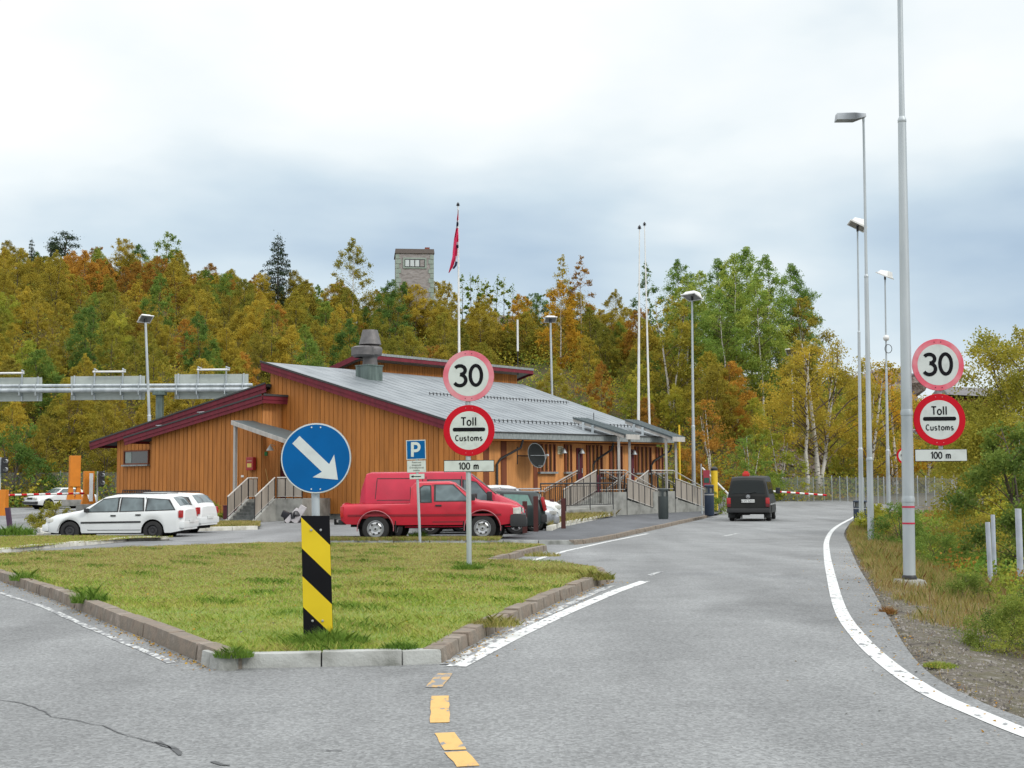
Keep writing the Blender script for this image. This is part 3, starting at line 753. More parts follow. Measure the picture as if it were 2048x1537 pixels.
# near trees on the right
special(make_tree(7.2, 3.2, 75000, .08, .06, 84, 61, .60, .10, forks=3, csz=.30, stray=.12), 2065, 38, 655, 7.2, 'tall golden green birch at the right edge behind the grass verge', LM['goldgreen'], M_BARK, zf=vground)
special(make_tree(5.2, 2.0, 50000, .07, .04, 70, 62, .58, .08, forks=3, csz=.30, stray=.12), 1990, 41, 790, 5.2, 'yellow-green willow bush between the customs sign and the tall right birch', LM['goldgreen'], M_BARK_D, 'bush', zf=vground)
special(make_tree(3.4, 1.7, 26000, .065, .04, 44, 63, .6, .06, forks=3, csz=.28), 2048, 25, 840, 3.4, 'dense green willow bush over the old fence posts at the right edge', LM['willow'], M_BARK_D, 'bush', zf=vground)
special(make_tree(3.0, 1.2, 12000, .07, .04, 40, 64, .6, .06, forks=3, csz=.28), 2010, 33, 930, 3.0, 'low green willow bush left of the old fence posts', LM['lime'], M_BARK_D, 'bush', zf=vground)
# shrubs in the verge
special(make_tree(1.5, 1.0, 12000, .045, .0, 30, 71, .6, .03, forks=3, csz=.36), 1797, 34, 1003, 1.5, 'green shrub between the big lamp post and the street lamp beside it', LM['green'], M_BARK_D, 'shrub', zf=vground)
special(make_tree(1.2, 1.0, 12000, .04, .0, 30, 72, .6, .03, forks=3, csz=.36), 1868, 25, 1060, 1.2, 'leafy green shrub right of the big lamp post', LM['green'], M_BARK_D, 'shrub', zf=vground)
special(make_tree(1.2, .8, 10000, .05, .0, 30, 73, .6, .03, forks=3, csz=.36), 1755, 44, 1005, 1.2, 'low mustard shrub behind the street lamp foot', LM['lime'], M_BARK_D, 'shrub', zf=vground)
special(make_tree(.75, .62, 16000, .022, .0, 34, 74, .6, .015, forks=3, csz=.36), 1985, 11.6, 1180, .75, 'clump of tall green weeds at the gravel edge nearest the camera', LM['willow'], M_BARK_D, 'shrub', zf=vground)
special(make_tree(1.1, 1.1, 10000, .04, .0, 30, 75, .6, .03, forks=3, csz=.36), 1925, 29, 1030, 1.1, 'rusty tan shrub in the verge left of the old posts', LM['mustard'], M_BARK_D, 'shrub', zf=vground)
special(make_tree(.95, .6, 16000, .024, .0, 34, 76, .6, .015, forks=3, csz=.36), 2052, 12.2, 1130, .95, 'tall green weed clump cut by the right picture edge', LM['willow'], M_BARK_D, 'shrub', zf=vground)
special(make_tree(.7, .7, 12000, .03, .0, 34, 77, .6, .015, forks=3, csz=.36), 1905, 17.5, 1140, .7, 'low mixed weed clump between the lamp foot and the old posts', LM['willow'], M_BARK_D, 'shrub', zf=vground)
# left foreground shrubs
special(make_tree(4.6, 2.4, 9000, .12, .04, 34, 65, .6, .08, forks=3), 18, 93, 850, 4.6, 'dark green bush behind the fence at the left edge', LM['green'], M_BARK_D, 'bush')
special(make_tree(1.3, 1.05, 9000, .06, .0, 30, 66, .6, .03, forks=3), 105, 50, 1001, 1.3, 'low green and brown shrub left of the white station wagon', LM['olive'], M_BARK_D, 'shrub', zf=lambda x, y: g(y))
special(make_tree(1.1, .75, 6000, .06, .0, 26, 67, .6, .03, forks=3), 428, 64, 1001, 1.1, 'small yellow-green shrub against the orange wall behind the station wagon', LM['lime'], M_BARK_D, 'shrub', zf=lambda x, y: g(y))

# ------------------------------------------------------------------ undergrowth and grass
def blades(XY, Z, H, W, rg, lean=.5, mats=1, mfun=None):
    n = len(XY); th = rg.uniform(0, 6.28, n); ln = np.clip(rg.normal(size=(n, 2)), -1.8, 1.8) * (H * lean)[:, None]
    b = np.stack([np.cos(th) * W, np.sin(th) * W], 1)
    p0 = np.column_stack([XY - b / 2, Z]); p1 = np.column_stack([XY + b / 2, Z]); m0 = np.column_stack([XY + ln * .35 - b * .35, Z + H * .6]); m1 = np.column_stack([XY + ln * .35 + b * .35, Z + H * .6])
    tp = np.column_stack([XY + ln, Z + H])
    V = np.stack([p0, p1, m1, tp, m0], 1).reshape(-1, 3); return V, np.arange(5 * n).reshape(n, 5)
def gmat(name, cols, isl=.5): return ramp_mat(name, cols, scale=.8, rough=.85, detail=4, island=isl, translucent=.25, spec=.2, lo=.2, hi=.8)
MG_LAWN = gmat('grass_lawn', [(.18, .30, .04), (.29, .39, .06), (.41, .44, .09), (.46, .39, .14)])
MG_TUFT = gmat('grass_tuft', [(.08, .17, .025), (.14, .25, .035), (.22, .33, .05)])
MG_DRY = gmat('grass_dry', [(.27, .21, .08), (.38, .29, .12), (.48, .37, .18), (.27, .25, .07)])
MG_VERGE = gmat('grass_verge', [(.14, .18, .035), (.22, .25, .05), (.33, .30, .08), (.42, .35, .13)])
MG_RUST = gmat('weeds_rust', [(.20, .09, .03), (.33, .15, .05), (.30, .20, .07)])
def inpoly(X, Y, P):
    ins = np.zeros(len(X), bool); n = len(P)
    for i in range(n):
        a, b = P[i], P[i - 1]
        if abs(a.y - b.y) < 1e-9: continue
        c = ((a.y > Y) != (b.y > Y)) & (X < (b.x - a.x) * (Y - a.y) / (b.y - a.y) + a.x); ins ^= c
    return ins
gv = np.vectorize(g)
def lawn():
    P = inset(ISLAND, .14); rg = np.random.default_rng(5)
    xs = [p.x for p in P]; ys = [p.y for p in P]
    N_ = 520000; Y = min(ys) + (max(ys) - min(ys)) * rg.uniform(0, 1, N_) ** 1.6; X = rg.uniform(max(min(xs), -12.5), max(xs), N_)
    k = inpoly(X, Y, P) & (np.abs(X) < Y * .44 + .5); X, Y = X[k], Y[k]
    pat = np.sin(X * 2.1 + np.sin(Y * 1.7) * 1.3) * np.cos(Y * 1.9 + np.sin(X * 1.1)) + .35 * np.sin(X * 6 + Y * 4)
    fine = np.sin(X * 9 + Y * 3) * np.sin(Y * 11 - X * 4); H = (.024 + .028 * np.clip(pat, 0, 1) + .012 * np.clip(fine, 0, 1)) * rg.uniform(.5, 1.5, len(X))
    W = np.where(Y < 14, .0045, .008) * rg.uniform(.7, 1.3, len(X))
    mi = np.where(rg.uniform(size=len(X)) < np.clip(.08 + (Y - 14) * .075 - pat * .14 + .08 * fine, .03, .75), 1, 0)
    mi = np.where((pat > .75) & (rg.uniform(size=len(X)) < .6), 2, mi)
    V, Q = blades(np.stack([X, Y], 1), gv(Y) + .095, H, W, rg, .75)
    o = npmesh('lawn_grass', V, Q, [MG_LAWN, MG_DRY, MG_TUFT], mi); tag(o, 'short patchy green and yellowed lawn on the traffic island', 'grass', kind='stuff')
lawn()
TUFTS = []
def tuft(px, py, rad, h, n, label, mat, zoff=.09, zf=None, w=.0045):
    p = gp(px, py, 0.1); rg = np.random.default_rng(int(px * 7 + py))
    a = rg.uniform(0, 6.28, n); r = rad * np.sqrt(rg.uniform(0, 1, n)); X = p.x + np.cos(a) * r; Y = p.y + np.sin(a) * r * .7
    H = h * rg.uniform(.45, 1.15, n) * (1.1 - .6 * r / rad); z = gv(Y) + zoff if zf is None else np.array([zf(x, y) for x, y in zip(X, Y)])
    V, Q = blades(np.stack([X, Y], 1), z, H, np.full(n, w), rg, .6)
    o = npmesh('grass_tuft', V, Q, [mat]); tag(o, label, 'grass tuft')
tuft(655, 1290, .34, .15, 2600, 'long dark green grass tuft at the foot of the striped marker panel', MG_TUFT)
tuft(800, 1300, .14, .10, 600, 'grass tuft behind the kerb right of the striped marker', MG_TUFT)
tuft(468, 1312, .15, .10, 900, 'grass tuft at the left corner of the island nose', MG_TUFT)
tuft(180, 1204, .22, .2, 700, 'tall grass clump in the kerb gap nearest the island nose', MG_TUFT)
tuft(50, 1160, .22, .2, 600, 'tall grass clump in the left kerb gap near the picture edge', MG_TUFT)
tuft(935, 1140, .26, .13, 900, 'dark grass tuft round the foot of the customs sign post', MG_TUFT, w=.009)
tuft(1190, 1158, .28, .16, 700, 'grass clump at the right tip of the traffic island', MG_VERGE, w=.008)
tuft(1110, 1146, .45, .12, 1000, 'ragged grass along the back of the island near its right tip', MG_VERGE, w=.008)
tuft(838, 1079, .3, .3, 500, 'grass tuft at the foot of the parking sign post', MG_TUFT, w=.012)
tuft(990, 1250, .25, .12, 700, 'grass hanging over the right kerb stones', MG_VERGE)
tuft(1185, 1032, .5, .4, 700, 'green weeds beside the concrete ramp wall', MG_TUFT, w=.02)
tuft(1120, 1038, .7, .35, 700, 'green weeds in the bed right of the brown posts', MG_TUFT, w=.02)
tuft(1880, 1302, .13, .05, 1200, 'small green moss tuft alone on the gravel shoulder', MG_LAWN, zf=vground)
tuft(28, 1070, .7, .4, 700, 'green weeds round the leaning wooden post', MG_TUFT, w=.02)
tuft(1085, 1112, .35, .12, 400, 'grass over the small kerb at the back of the island', MG_VERGE, w=.01)
tuft(1775, 1205, .10, .10, 500, 'small rusty red weed by the asphalt edge left of the lamp foot', MG_RUST, zf=vground)
def strip_grass(P, n, h, mats, z, label, prob=(.6,), w=.012, seed=1):
    rg = np.random.default_rng(seed); xs = [p.x for p in P]; ys = [p.y for p in P]
    X = rg.uniform(min(xs), max(xs), n); Y = rg.uniform(min(ys), max(ys), n); k = inpoly(X, Y, P); X, Y = X[k], Y[k]
    H = h * rg.uniform(.4, 1.3, len(X)); mi = (rg.uniform(size=len(X)) > prob[0]).astype(int)
    V, Q = blades(np.stack([X, Y], 1), gv(Y) + z, H, np.full(len(X), w), rg, .6)
    tag(npmesh('strip_grass', V, Q, mats, mi), label, 'grass', kind='stuff')
strip_grass(strip, 60000, .09, [MG_DRY, MG_LAWN], .09, 'dry grass on the narrow strip in front of the red pickup', seed=2)
strip_grass(li, 90000, .06, [MG_DRY, MG_LAWN], .09, 'yellowed grass on the left kerbed strip', (.4,), seed=3)
strip_grass(li2, 40000, .09, [MG_DRY, MG_VERGE], .11, 'rough grass on the kerbed strip behind the white station wagons', (.5,), .02, seed=8)
strip_grass(bed, 30000, .22, [MG_DRY, MG_VERGE], .16, 'rough grass in the bed below the ramp', (.5,), .02, seed=4)
def verge_grass():
    rg = np.random.default_rng(9); N_ = 520000
    Y = 5 + 62 * rg.uniform(0, 1, N_) ** 1.9; D = .06 + 16 * rg.uniform(0, 1, N_) ** 1.5
    E = np.interp(Y, EY, EX); X = E + D
    k = (X / Y < .44)
    gravel = np.clip(1.7 - (Y - 8) * .19, .10, 1.7) * (1 + .4 * np.sin(Y * 1.3) + .3 * np.sin(Y * 3.1))
    dens = np.clip((D - gravel * .6) / (gravel * .8 + .1), .02, 1)
    pat = np.sin(X * 1.3 + np.sin(Y * .8) * 2) * np.cos(Y * .6 + np.sin(X)) + .4 * np.sin(X * 3.1 + Y * 2.3)
    k &= rg.uniform(size=N_) < dens
    X, Y, D, pat, dens = (q[k] for q in (X, Y, D, pat, dens))
    H = (.06 + .22 * np.clip(dens * (.45 + .4 * pat), 0, 1) + .1 * (D > 3)) * rg.uniform(.4, 1.3, len(X))
    Z = np.array([verge_z(x, y, d) for x, y, d in zip(X, Y, D)])
    u = rg.uniform(size=len(X)); mi = np.where(u < .40 + .25 * pat, 0, np.where(u < .86, 1, 2))
    V, Q = blades(np.stack([X, Y], 1), Z - .02, H, np.clip(.0035 * Y / 10, .0035, .013), rg, .3)
    tag(npmesh('verge_grass', V, Q, [MG_VERGE, MG_DRY, MG_RUST], mi), 'uneven tan and green grass on the right roadside verge', 'grass', kind='stuff')
    # leafy weeds
    cl = []; sz = []; mm = []
    for i in range(520):
        y = 9 + 55 * random.random() ** 1.6; d = 1.7 + 11 * random.random() ** 1.3; x = edge_x(y) + d
        if x / y > .44: continue
        h = random.uniform(.12, .45) * (1.3 if d > 3 else .8); m = int(260 * (12 / y) ** .5)
        q = rg.normal(size=(m, 3)) * [h * .55, h * .55, h * .33] + [x, y, vground(x, y) + h * .5]
        cl.append(q); sz.append(np.full(m, .028 + .0016 * y) * rg.uniform(.6, 1.3, m)); mm.append(np.full(m, random.choice((0, 0, 1, 1, 1, 2))))
    V, Q = leaf_quads(np.concatenate(cl), np.concatenate(sz), rg)
    tag(npmesh('verge_weeds', V, Q, [MG_TUFT, LM['lime'], LM['rust']], np.concatenate(mm)), 'low leafy weeds scattered through the right verge', 'weeds', kind='stuff')
    # gravel stones
    n = 12000; Y = 6 + 20 * rg.uniform(0, 1, n) ** 1.6; D = rg.uniform(-.05, 2.2, n) ** 1; X = np.interp(Y, EY, EX) + D
    Z = np.array([verge_z(x, y, max(0, d)) for x, y, d in zip(X, Y, D)]); s = rg.uniform(.005, .016, n)
    base = np.array([[1, 0, 0], [-.5, .87, 0], [-.5, -.87, 0], [0, 0, 1.0]]); V = base[None] * s[:, None, None] * rg.uniform(.6, 1.4, (n, 4, 1)) + np.stack([X, Y, Z], 1)[:, None]
    T = np.array([[0, 1, 3], [1, 2, 3], [2, 0, 3]]); Fc = (np.arange(n)[:, None, None] * 4 + T[None]).reshape(-1, 3)
    tag(npmesh('gravel', V.reshape(-1, 3), Fc, [ramp_mat('gravel_stone', [(.06, .052, .045), (.13, .115, .10), (.24, .22, .20)], scale=3, rough=.9, island=.7)]), 'loose grey gravel along the asphalt edge', 'gravel', kind='stuff')
verge_grass()
def fallen_leaves():
    rg = np.random.default_rng(21); n = 2600; C = []
    Y = 7 + 22 * rg.uniform(0, 1, n); D = -rg.exponential(.22, n) + .1; X = np.interp(Y, EY, EX) + D
    C.append(np.stack([X, Y, np.array([g(y) for y in Y]) + .006], 1)[:700])
    for a, b in list(zip(ir, ir[1:])) + list(zip(il, il[1:])):
        m = 110; t = rg.uniform(0, 1, m)[:, None]; o = rg.exponential(.07, m); s_ = 1 if a in ir else -1
        q = np.array(a) * (1 - t) + np.array(b) * t; q[:, 0] += s_ * (o + .02); q[:, 2] = [g(y) + .006 for y in q[:, 1]]; C.append(q)
    m = 420; X = rg.uniform(-7, 1.2, m); Y = rg.uniform(10.2, 20, m); k = inpoly(X, Y, inset(ISLAND, .2)); C.append(np.stack([X[k], Y[k], np.array([g(y) for y in Y[k]]) + .135], 1))
    C = np.concatenate(C); n = len(C); th = rg.uniform(0, 6.28, n); s = rg.uniform(.006, .017, n); a = np.stack([np.cos(th) * s, np.sin(th) * s, rg.normal(size=n) * s * .25], 1); b = np.stack([-np.sin(th) * s * .6, np.cos(th) * s * .6, rg.normal(size=n) * s * .25], 1)
    V = np.stack([C - a, C + b, C + a, C - b], 1).reshape(-1, 3)
    tag(npmesh('fallen_leaves', V, np.arange(4 * n).reshape(n, 4), [LM['rust'], LM['gold'], M_GRAVEL], rg.integers(0, 3, n)), 'small fallen leaves and grit scattered along the kerbs', 'fallen leaves', kind='stuff')
fallen_leaves()
def undergrowth():
    rg = np.random.default_rng(15); C = []; S = []; mi = []
    for i in range(5200):
        y = 90 + 80 * random.random() ** 1.25; a = random.uniform(-.47, .40); x = a * y; px = a * F_PX + 1024
        f = np.interp(a, HA, HF); r = np.interp(a, HA, HR); t = (y - f) / (r - f)
        if y < f - 3 or t > 1.1: continue
        if 1560 < px < 1640 and .06 < t < .4 and random.random() < .8: continue
        if 1000 < px < 1150 and .48 < t < .62 and random.random() < .7: continue
        if 1690 < px < 1790 and t > .7 and random.random() < .75: continue
        h = random.uniform(.6, 1.9); m = 60
        C.append(rg.normal(size=(m, 3)) * [h * .62, h * .62, h * .38] + [x, y, hill_z(x, y) + h * .45]); S.append(np.full(m, .22) * rg.uniform(.6, 1.3, m))
        k = kind_at(px, t); mi.append(np.full(m, {'mustard': 0, 'rust': 1, 'olive': 2, 'green': 3, 'lime': 4, 'gold': 0}[k] if random.random() < .6 else random.choice((2, 3, 4))))
    V, Q = leaf_quads(np.concatenate(C), np.concatenate(S), rg)
    tag(npmesh('undergrowth', V, Q, [LM['mustard'], LM['rust'], LM['olive'], LM['green'], LM['lime']], np.concatenate(mi)), 'mixed autumn undergrowth between the hillside trees', 'undergrowth', kind='stuff')
undergrowth()
# rocks
M_ROCK = ramp_mat('rock_grey', [(.10, .07, .06), (.20, .155, .14), (.31, .28, .26)], scale=1.4, rough=.9, bump=.8, bscale=5, detail=9, bdist=.2)
def rock(x, y, z, d, label, seed, mat=M_ROCK, name='rock'):
    bm = bmesh.new(); bmesh.ops.create_icosphere(bm, subdivisions=3, radius=1); rg = random.Random(seed); ph = [rg.uniform(0, 6) for _ in range(6)]
    for v in bm.verts:
        p = v.co; k = 1 + .22 * math.sin(p.x * 3 + ph[0]) * math.cos(p.y * 3.3 + ph[1]) + .14 * math.sin(p.z * 6 + ph[2] + p.x * 4) + rg.uniform(-.05, .05)
        v.co = Vector((p.x * d[0] * k, p.y * d[1] * k, p.z * d[2] * k))
    me = bpy.data.meshes.new(name); bm.to_mesh(me); bm.free(); me.materials.append(mat)
    o = bpy.data.objects.new(name, me); COL.objects.link(o); o.location = (x, y, z); tag(o, label, 'rock')
def rock_at(px, Y, py, d, label, seed):
    for y in np.arange(97, 175, .4):
        p = at(px, py, y)
        if hill_z(p.x, y) > p.z: break
    rock(p.x, y + d[1] * .8, p.z - d[2] * .45, d, label, seed)
rock_at(1015, 124, 637, (2.2, 1.6, 1.1), 'large smooth grey rock outcrop on the mid slope right of the flag', 1)
rock_at(1128, 120, 658, (1.0, .8, .6), 'small pale rock right of the mid-slope outcrop', 2)
p = col(1760, 148, 13); rock(p.x, 148, hill_z(p.x, 148) - .4, (4.2, 3.5, 2.5), 'bare reddish rock summit behind the lamp posts', 3)
for i in range(34):
    px = random.uniform(1555, 1648); Y = random.uniform(101, 112); p = col(px, Y, 2)
    rock(p.x, Y, hill_z(p.x, Y), (random.uniform(.2, .75), random.uniform(.2, .6), random.uniform(.15, .5)), 'pale boulder in the scree below the aspens', 50 + i)
    bpy.data.objects[-1] if False else None
for o in [o for o in COL.objects if o.get('label') == 'pale boulder in the scree below the aspens']: o['group'] = 'scree boulders'
# ------------------------------------------------------------------ customs building
def wood(name, c, var=.18, grain=1.0):
    return ramp_mat(name, [tuple(x * (1 - var) for x in c), c, tuple(x * (1 + var) for x in c)], scale=2.2, rough=.75, stretch=(2, 2, .25), detail=8, bump=.35, bscale=20, bdist=.004, island=.22)
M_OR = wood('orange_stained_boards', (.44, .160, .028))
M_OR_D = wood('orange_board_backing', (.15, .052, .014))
M_OR_L = wood('orange_boards_lit', (.58, .255, .080))  # paler copy of the gable boards: light on right-facing walls put into the colour
M_FIN = wood('brown_orange_boards', (.17, .045, .015))
M_RED = wood('oxblood_fascia', (.155, .012, .025))
M_RED_D = wood('oxblood_fascia_dark', (.085, .008, .016))
M_TAR_ROOF = flat('roof_felt', (.055, .055, .055), .9, bump=.4)
M_METAL_ROOF = ramp_mat('metal_roof', [(.17, .19, .205), (.225, .25, .265), (.27, .295, .31)], scale=.8, rough=.5, metal=.3, spec=.5, detail=8)
M_GREYF = ramp_mat('grey_fascia', [(.16, .18, .18), (.32, .35, .35)], scale=5, rough=.7, stretch=(3, 3, 1))
M_CONC = ramp_mat('concrete', [(.16, .16, .145), (.27, .27, .25), (.34, .34, .31)], scale=2, rough=.9, bump=.3, bscale=25)
M_CONC_D = ramp_mat('concrete_steps', [(.08, .085, .08), (.17, .175, .165)], scale=6, rough=.95, bump=.5, bscale=30)
M_GLASS = glass('window_glass', (.025, .03, .03))
M_BLACK = flat('black_metal', (.02, .02, .022), .5)
M_GALV = ramp_mat('galvanised_steel', [(.34, .38, .40), (.46, .50, .52), (.54, .58, .60)], scale=3, rough=.5, metal=.45, stretch=(1, 1, .2), detail=8)
M_PALEW = wood('weathered_pale_wood', (.42, .40, .37))
M_PANEL = wood('taupe_rail_panel', (.30, .265, .225))
M_VENT = ramp_mat('vent_grey_metal', [(.10, .095, .095), (.17, .16, .16)], scale=3, rough=.55, metal=.3)
M_VENTG = ramp_mat('vent_green_metal', [(.08, .11, .10), (.17, .22, .20)], scale=3, rough=.5, metal=.4, stretch=(2, 2, .4))
M_WHITEP = flat('white_paint', (.72, .72, .70), .5)
B0 = Vector((-1.3, 57.0, 0)); U = Vector((-.766, .643, 0)); V_ = Vector((.643, .766, 0)); NN = Vector((.766, -.643, 0))
ZG = -.36
# e (metres along the gable to the left), t (along the facade into depth)
def bp(e, t, z): return Vector((B0.x + U.x * e + V_.x * t, B0.y + U.y * e + V_.y * t, z))
def solve(fun, px, lo, hi):
    a, b = lo, hi; fa = proj(fun(a))[0] - px
    for _ in range(60):
        m = (a + b) / 2; fm = proj(fun(m))[0] - px
        if (fm > 0) == (fa > 0): a, fa = m, fm
        else: b = m
    return (a + b) / 2
def zat(P, py):      # height that projects to row py above ground point P
    lo, hi = -3, 80
    for _ in range(50):
        m = (lo + hi) / 2
        if proj((P.x, P.y, m))[1] > py: lo = m
        else: hi = m
    return (lo + hi) / 2
bld = thing('customs_building', 'long low orange timber building with mono-pitched grey metal roof and dark red gable fascia', 'building', (B0.x, B0.y, ZG))
e_of = lambda px, t=0: solve(lambda e: bp(e, t, 1.4), px, -3, 40)
t_of = lambda px, e=0: solve(lambda t: bp(e, t, 1.4), px, -3, 40)
eA = e_of(523); zA = zat(bp(eA, 0, 0), 724); zB = zat(bp(0, 0, 0), 864)
tC = t_of(1347); zC = zat(bp(0, tC, 0), 872); zC = (zC + zB) / 2; zB2 = zB
tD = 21.0
SL = (zA - zB) / eA
WG = .35   # gable wall set back from verge
def roof_z(e): return zB + SL * e
# main roof slab (metal sheet with standing seams)
r = MB()
th = .20
P4 = [bp(0, 0, zB), bp(0, tC, zC), bp(eA, tD, zA - .05), bp(eA, 0, zA)]
r.hexa([p - Vector((0, 0, th)) for p in P4] + P4)
for k in range(26):      # seams run down the slope
    f = (k + .5) / 26
    a = P4[0].lerp(P4[1], f); b = P4[3].lerp(P4[2], f)
    r.tube([a + Vector((0, 0, .0)), b + Vector((0, 0, .0))], .008, n=4)
roof = r.build('roof', M_METAL_ROOF, bld)
fb = MB(); up = Vector((0, 0, 1)); out = -V_ * .04
def fascia(mb, a, b, h1, o=.05, drop=.0, mi=0, n=-V_):
    p = [a + n * o, b + n * o, b + n * (o - .04), a + n * (o - .04)]
    mb.hexa([q - up * (h1 + drop) for q in p] + [q - up * drop for q in p], mi)
fascia(fb, bp(-.1, 0, roof_z(-.1)), bp(eA + .05, 0, roof_z(eA) + .01), .26, .08, -.02)
fascia(fb, bp(-.1, 0, roof_z(-.1)), bp(eA + .05, 0, roof_z(eA) + .01), .20, .045, .24)
fb.build('gable_fascia', M_RED, roof)
cap = MB(); fascia(cap, bp(-.12, 0, roof_z(-.12)), bp(eA + .07, 0, roof_z(eA)), .09, .12, -.07); cap.build('verge_capping', M_TAR_ROOF, roof)
ef = MB(); fascia(ef, bp(0, -.05, zB), bp(0, tC + .05, zC), .27, .05, .02, n=NN); ef.build('eave_fascia', M_GREYF, roof)
gt = MB(); fascia(gt, bp(0, -.05, zB), bp(0, tC + .05, zC), .05, .10, -.03, n=NN); gt.build('gutter', M_TAR_ROOF, roof)
so = MB(); so.hexa([bp(.02, .1, zB - .36), bp(.02, tC - .1, zC - .36), bp(1.1, tC - .1, zC - .36), bp(1.1, .1, zB - .36), bp(.02, .1, zB - .30), bp(.02, tC - .1, zC - .30), bp(1.1, tC - .1, zC - .30), bp(1.1, .1, zB - .30)])
so.build('soffit', M_OR, roof)
# snow guards
for ee in (2.2, eA * .56):
    s = MB(); a0 = 1.2 if ee < 3 else 5.5
    n_ = 44
    for k in range(n_):
        t = a0 + (tC + (tD - tC) * ee / eA - 1.2 - a0) * k / n_; p = bp(ee, t, roof_z(ee) + (zC - zB) * (t / tC) * (1 - ee / eA)); 
        s.box(p + up * .07, (.04, .03, .15), rz=-.7, rx=.3)
    q0 = bp(ee, a0, roof_z(ee) + .10); q1 = bp(ee, a0 + (tC + (tD - tC) * ee / eA - 1.2 - a0), roof_z(ee) + .10 + (zC - zB) * (1 - ee / eA))
    s.tube([q0, q1], .014, n=5); s.build('snow_guard', M_BLACK, roof)

def siding(mb, pa, pb, ztop, zbot, nrm, w=.20, gap=.022, th=.025, jit=.004):
    """vertical boards from pa to pb (ground plan), ztop(f) height of the upper edge"""
    L_ = (pb - pa).length; n = int(L_ / w); d = (pb - pa).normalized()
    for k in range(n):
        s0 = L_ * k / n + gap / 2; s1 = L_ * (k + 1) / n - gap / 2; o = th + random.uniform(-jit, jit)
        p = [pa + d * s0, pa + d * s1]; a, b = p
        zt0, zt1 = ztop(s0 / L_), ztop(s1 / L_)
        mb.hexa([Vector((a.x, a.y, zbot)), Vector((b.x, b.y, zbot)), Vector((b.x, b.y, zbot)) + nrm * o, Vector((a.x, a.y, zbot)) + nrm * o,
                 Vector((a.x, a.y, zt0)), Vector((b.x, b.y, zt1)), Vector((b.x, b.y, zt1)) + nrm * o, Vector((a.x, a.y, zt0)) + nrm * o])
def xy(p): return Vector((p.x, p.y, 0))
eG0 = .7                  # wall corner
eG1 = e_of(540, WG)
core = MB()
def wallprism(pts3, nrm, th=.2, mi=0): core.prism(pts3, -nrm * th, mi)
gn = -V_
zf = ZG + .32
pa, pb = bp(eG0, WG, 0), bp(eG1, WG, 0)
wallprism([Vector((pa.x, pa.y, zf)), Vector((pb.x, pb.y, zf)), Vector((pb.x, pb.y, roof_z(eG1) - th)), Vector((pa.x, pa.y, roof_z(eG0) - th))], gn)
sd_ = MB(); siding(sd_, pa, pb, lambda f: roof_z(eG0 + (eG1 - eG0) * f) - th, zf - .03, gn, .32, .032, .03)
# facade wall
fz = lambda f: zB - .36
fa, fc = bp(eG0, WG, 0), bp(eG0, tC - .5, 0)
wallprism([Vector((fa.x, fa.y, zf)), Vector((fc.x, fc.y, zf)), Vector((fc.x, fc.y, zC - .3)), Vector((fa.x, fa.y, zB - .3))], NN)
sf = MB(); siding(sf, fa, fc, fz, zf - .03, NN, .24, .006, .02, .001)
# far end wall
ec, ed = bp(eG0, tC - .5, 0), bp(eA - 1, tD - .8, 0)
wallprism([Vector((ec.x, ec.y, zf)), Vector((ed.x, ed.y, zf)), Vector((ed.x, ed.y, zA - .5)), Vector((ec.x, ec.y, zC - .35))], (ed - ec).cross(up).normalized())
# high back wall
wallprism([bp(eA - .6, .6, zf), bp(eA - .6, tD - .6, zf), bp(eA - .6, tD - .6, zA - .3), bp(eA - .6, .6, zA - .3)], U)
# foundation
fd = MB()
for a, b, nn in ((bp(eG0 + .05, WG + .08, 0), bp(30, WG + .08, 0), gn), (bp(eG0 + .05, WG + .05, 0), bp(eG0 + .05, tC - .6, 0), NN)):
    fd.prism([Vector((a.x, a.y, ZG - .4)), Vector((b.x, b.y, ZG - .4)), Vector((b.x, b.y, zf + .02)), Vector((a.x, a.y, zf + .02))], -nn * .25)
fd.build('foundation', M_CONC, bld)

# rear clerestory block beyond the ridge
eK = eA + 1.0
tK0 = solve(lambda t: bp(eK, t, 6), 712, 0, 40); tK1 = solve(lambda t: bp(eK, t, 6), 1034, 0, 60)
zK = zat(bp(eK, tK0, 0), 709)
cl_ = MB(); cl_.prism([bp(eK, tK0 + .3, 3), bp(eK, tK1, 3), bp(eK, tK1, zK - .3), bp(eK, tK0 + .3, zK - .3)], U * .3)
cl_.prism([bp(eK + .05, tK0 + .3, 3), bp(eK + 9, tK0 + .3, 3), bp(eK + 9, tK0 + .3, zK - 2.6), bp(eK + .05, tK0 + .3, zK - .3)], V_ * .2)
cl_.build('rear_wall', M_OR_D, bld)
cs = MB(); siding(cs, bp(eK, tK0 + .3, 0), bp(eK, tK1, 0), lambda f: zK - .3, 4.0, NN, .21)
siding(cs, bp(eK + .05, tK0 + .3, 0), bp(eK + 8, tK0 + .3, 0), lambda f: zK - .32 - 2.1 * f, 3.0, gn, .21)
cs.build('rear_siding', M_OR, bld)
rr_ = MB(); q = [bp(eK - .7, tK0 - .4, zK), bp(eK - .7, tK1 + .8, zK), bp(eK + 10, tK1 + .8, zK - 2.7), bp(eK + 10, tK0 - .4, zK - 2.7)]
rr_.hexa([p - up * .18 for p in q] + q); rear_roof = rr_.build('rear_roof', M_GREYF, bld)
rf = MB(); fascia(rf, q[0], q[1], .22, .05, .06, n=NN); fascia(rf, q[0], q[3], .30, .05, .02, n=gn); fascia(rf, q[1], q[2], .30, .05, .02, n=V_); rf.build('rear_fascia', M_RED, rear_roof)
rc = MB(); fascia(rc, q[0], q[1], .14, .08, -.08, n=NN); rc.build('rear_roof_edge', M_GREYF, rear_roof)

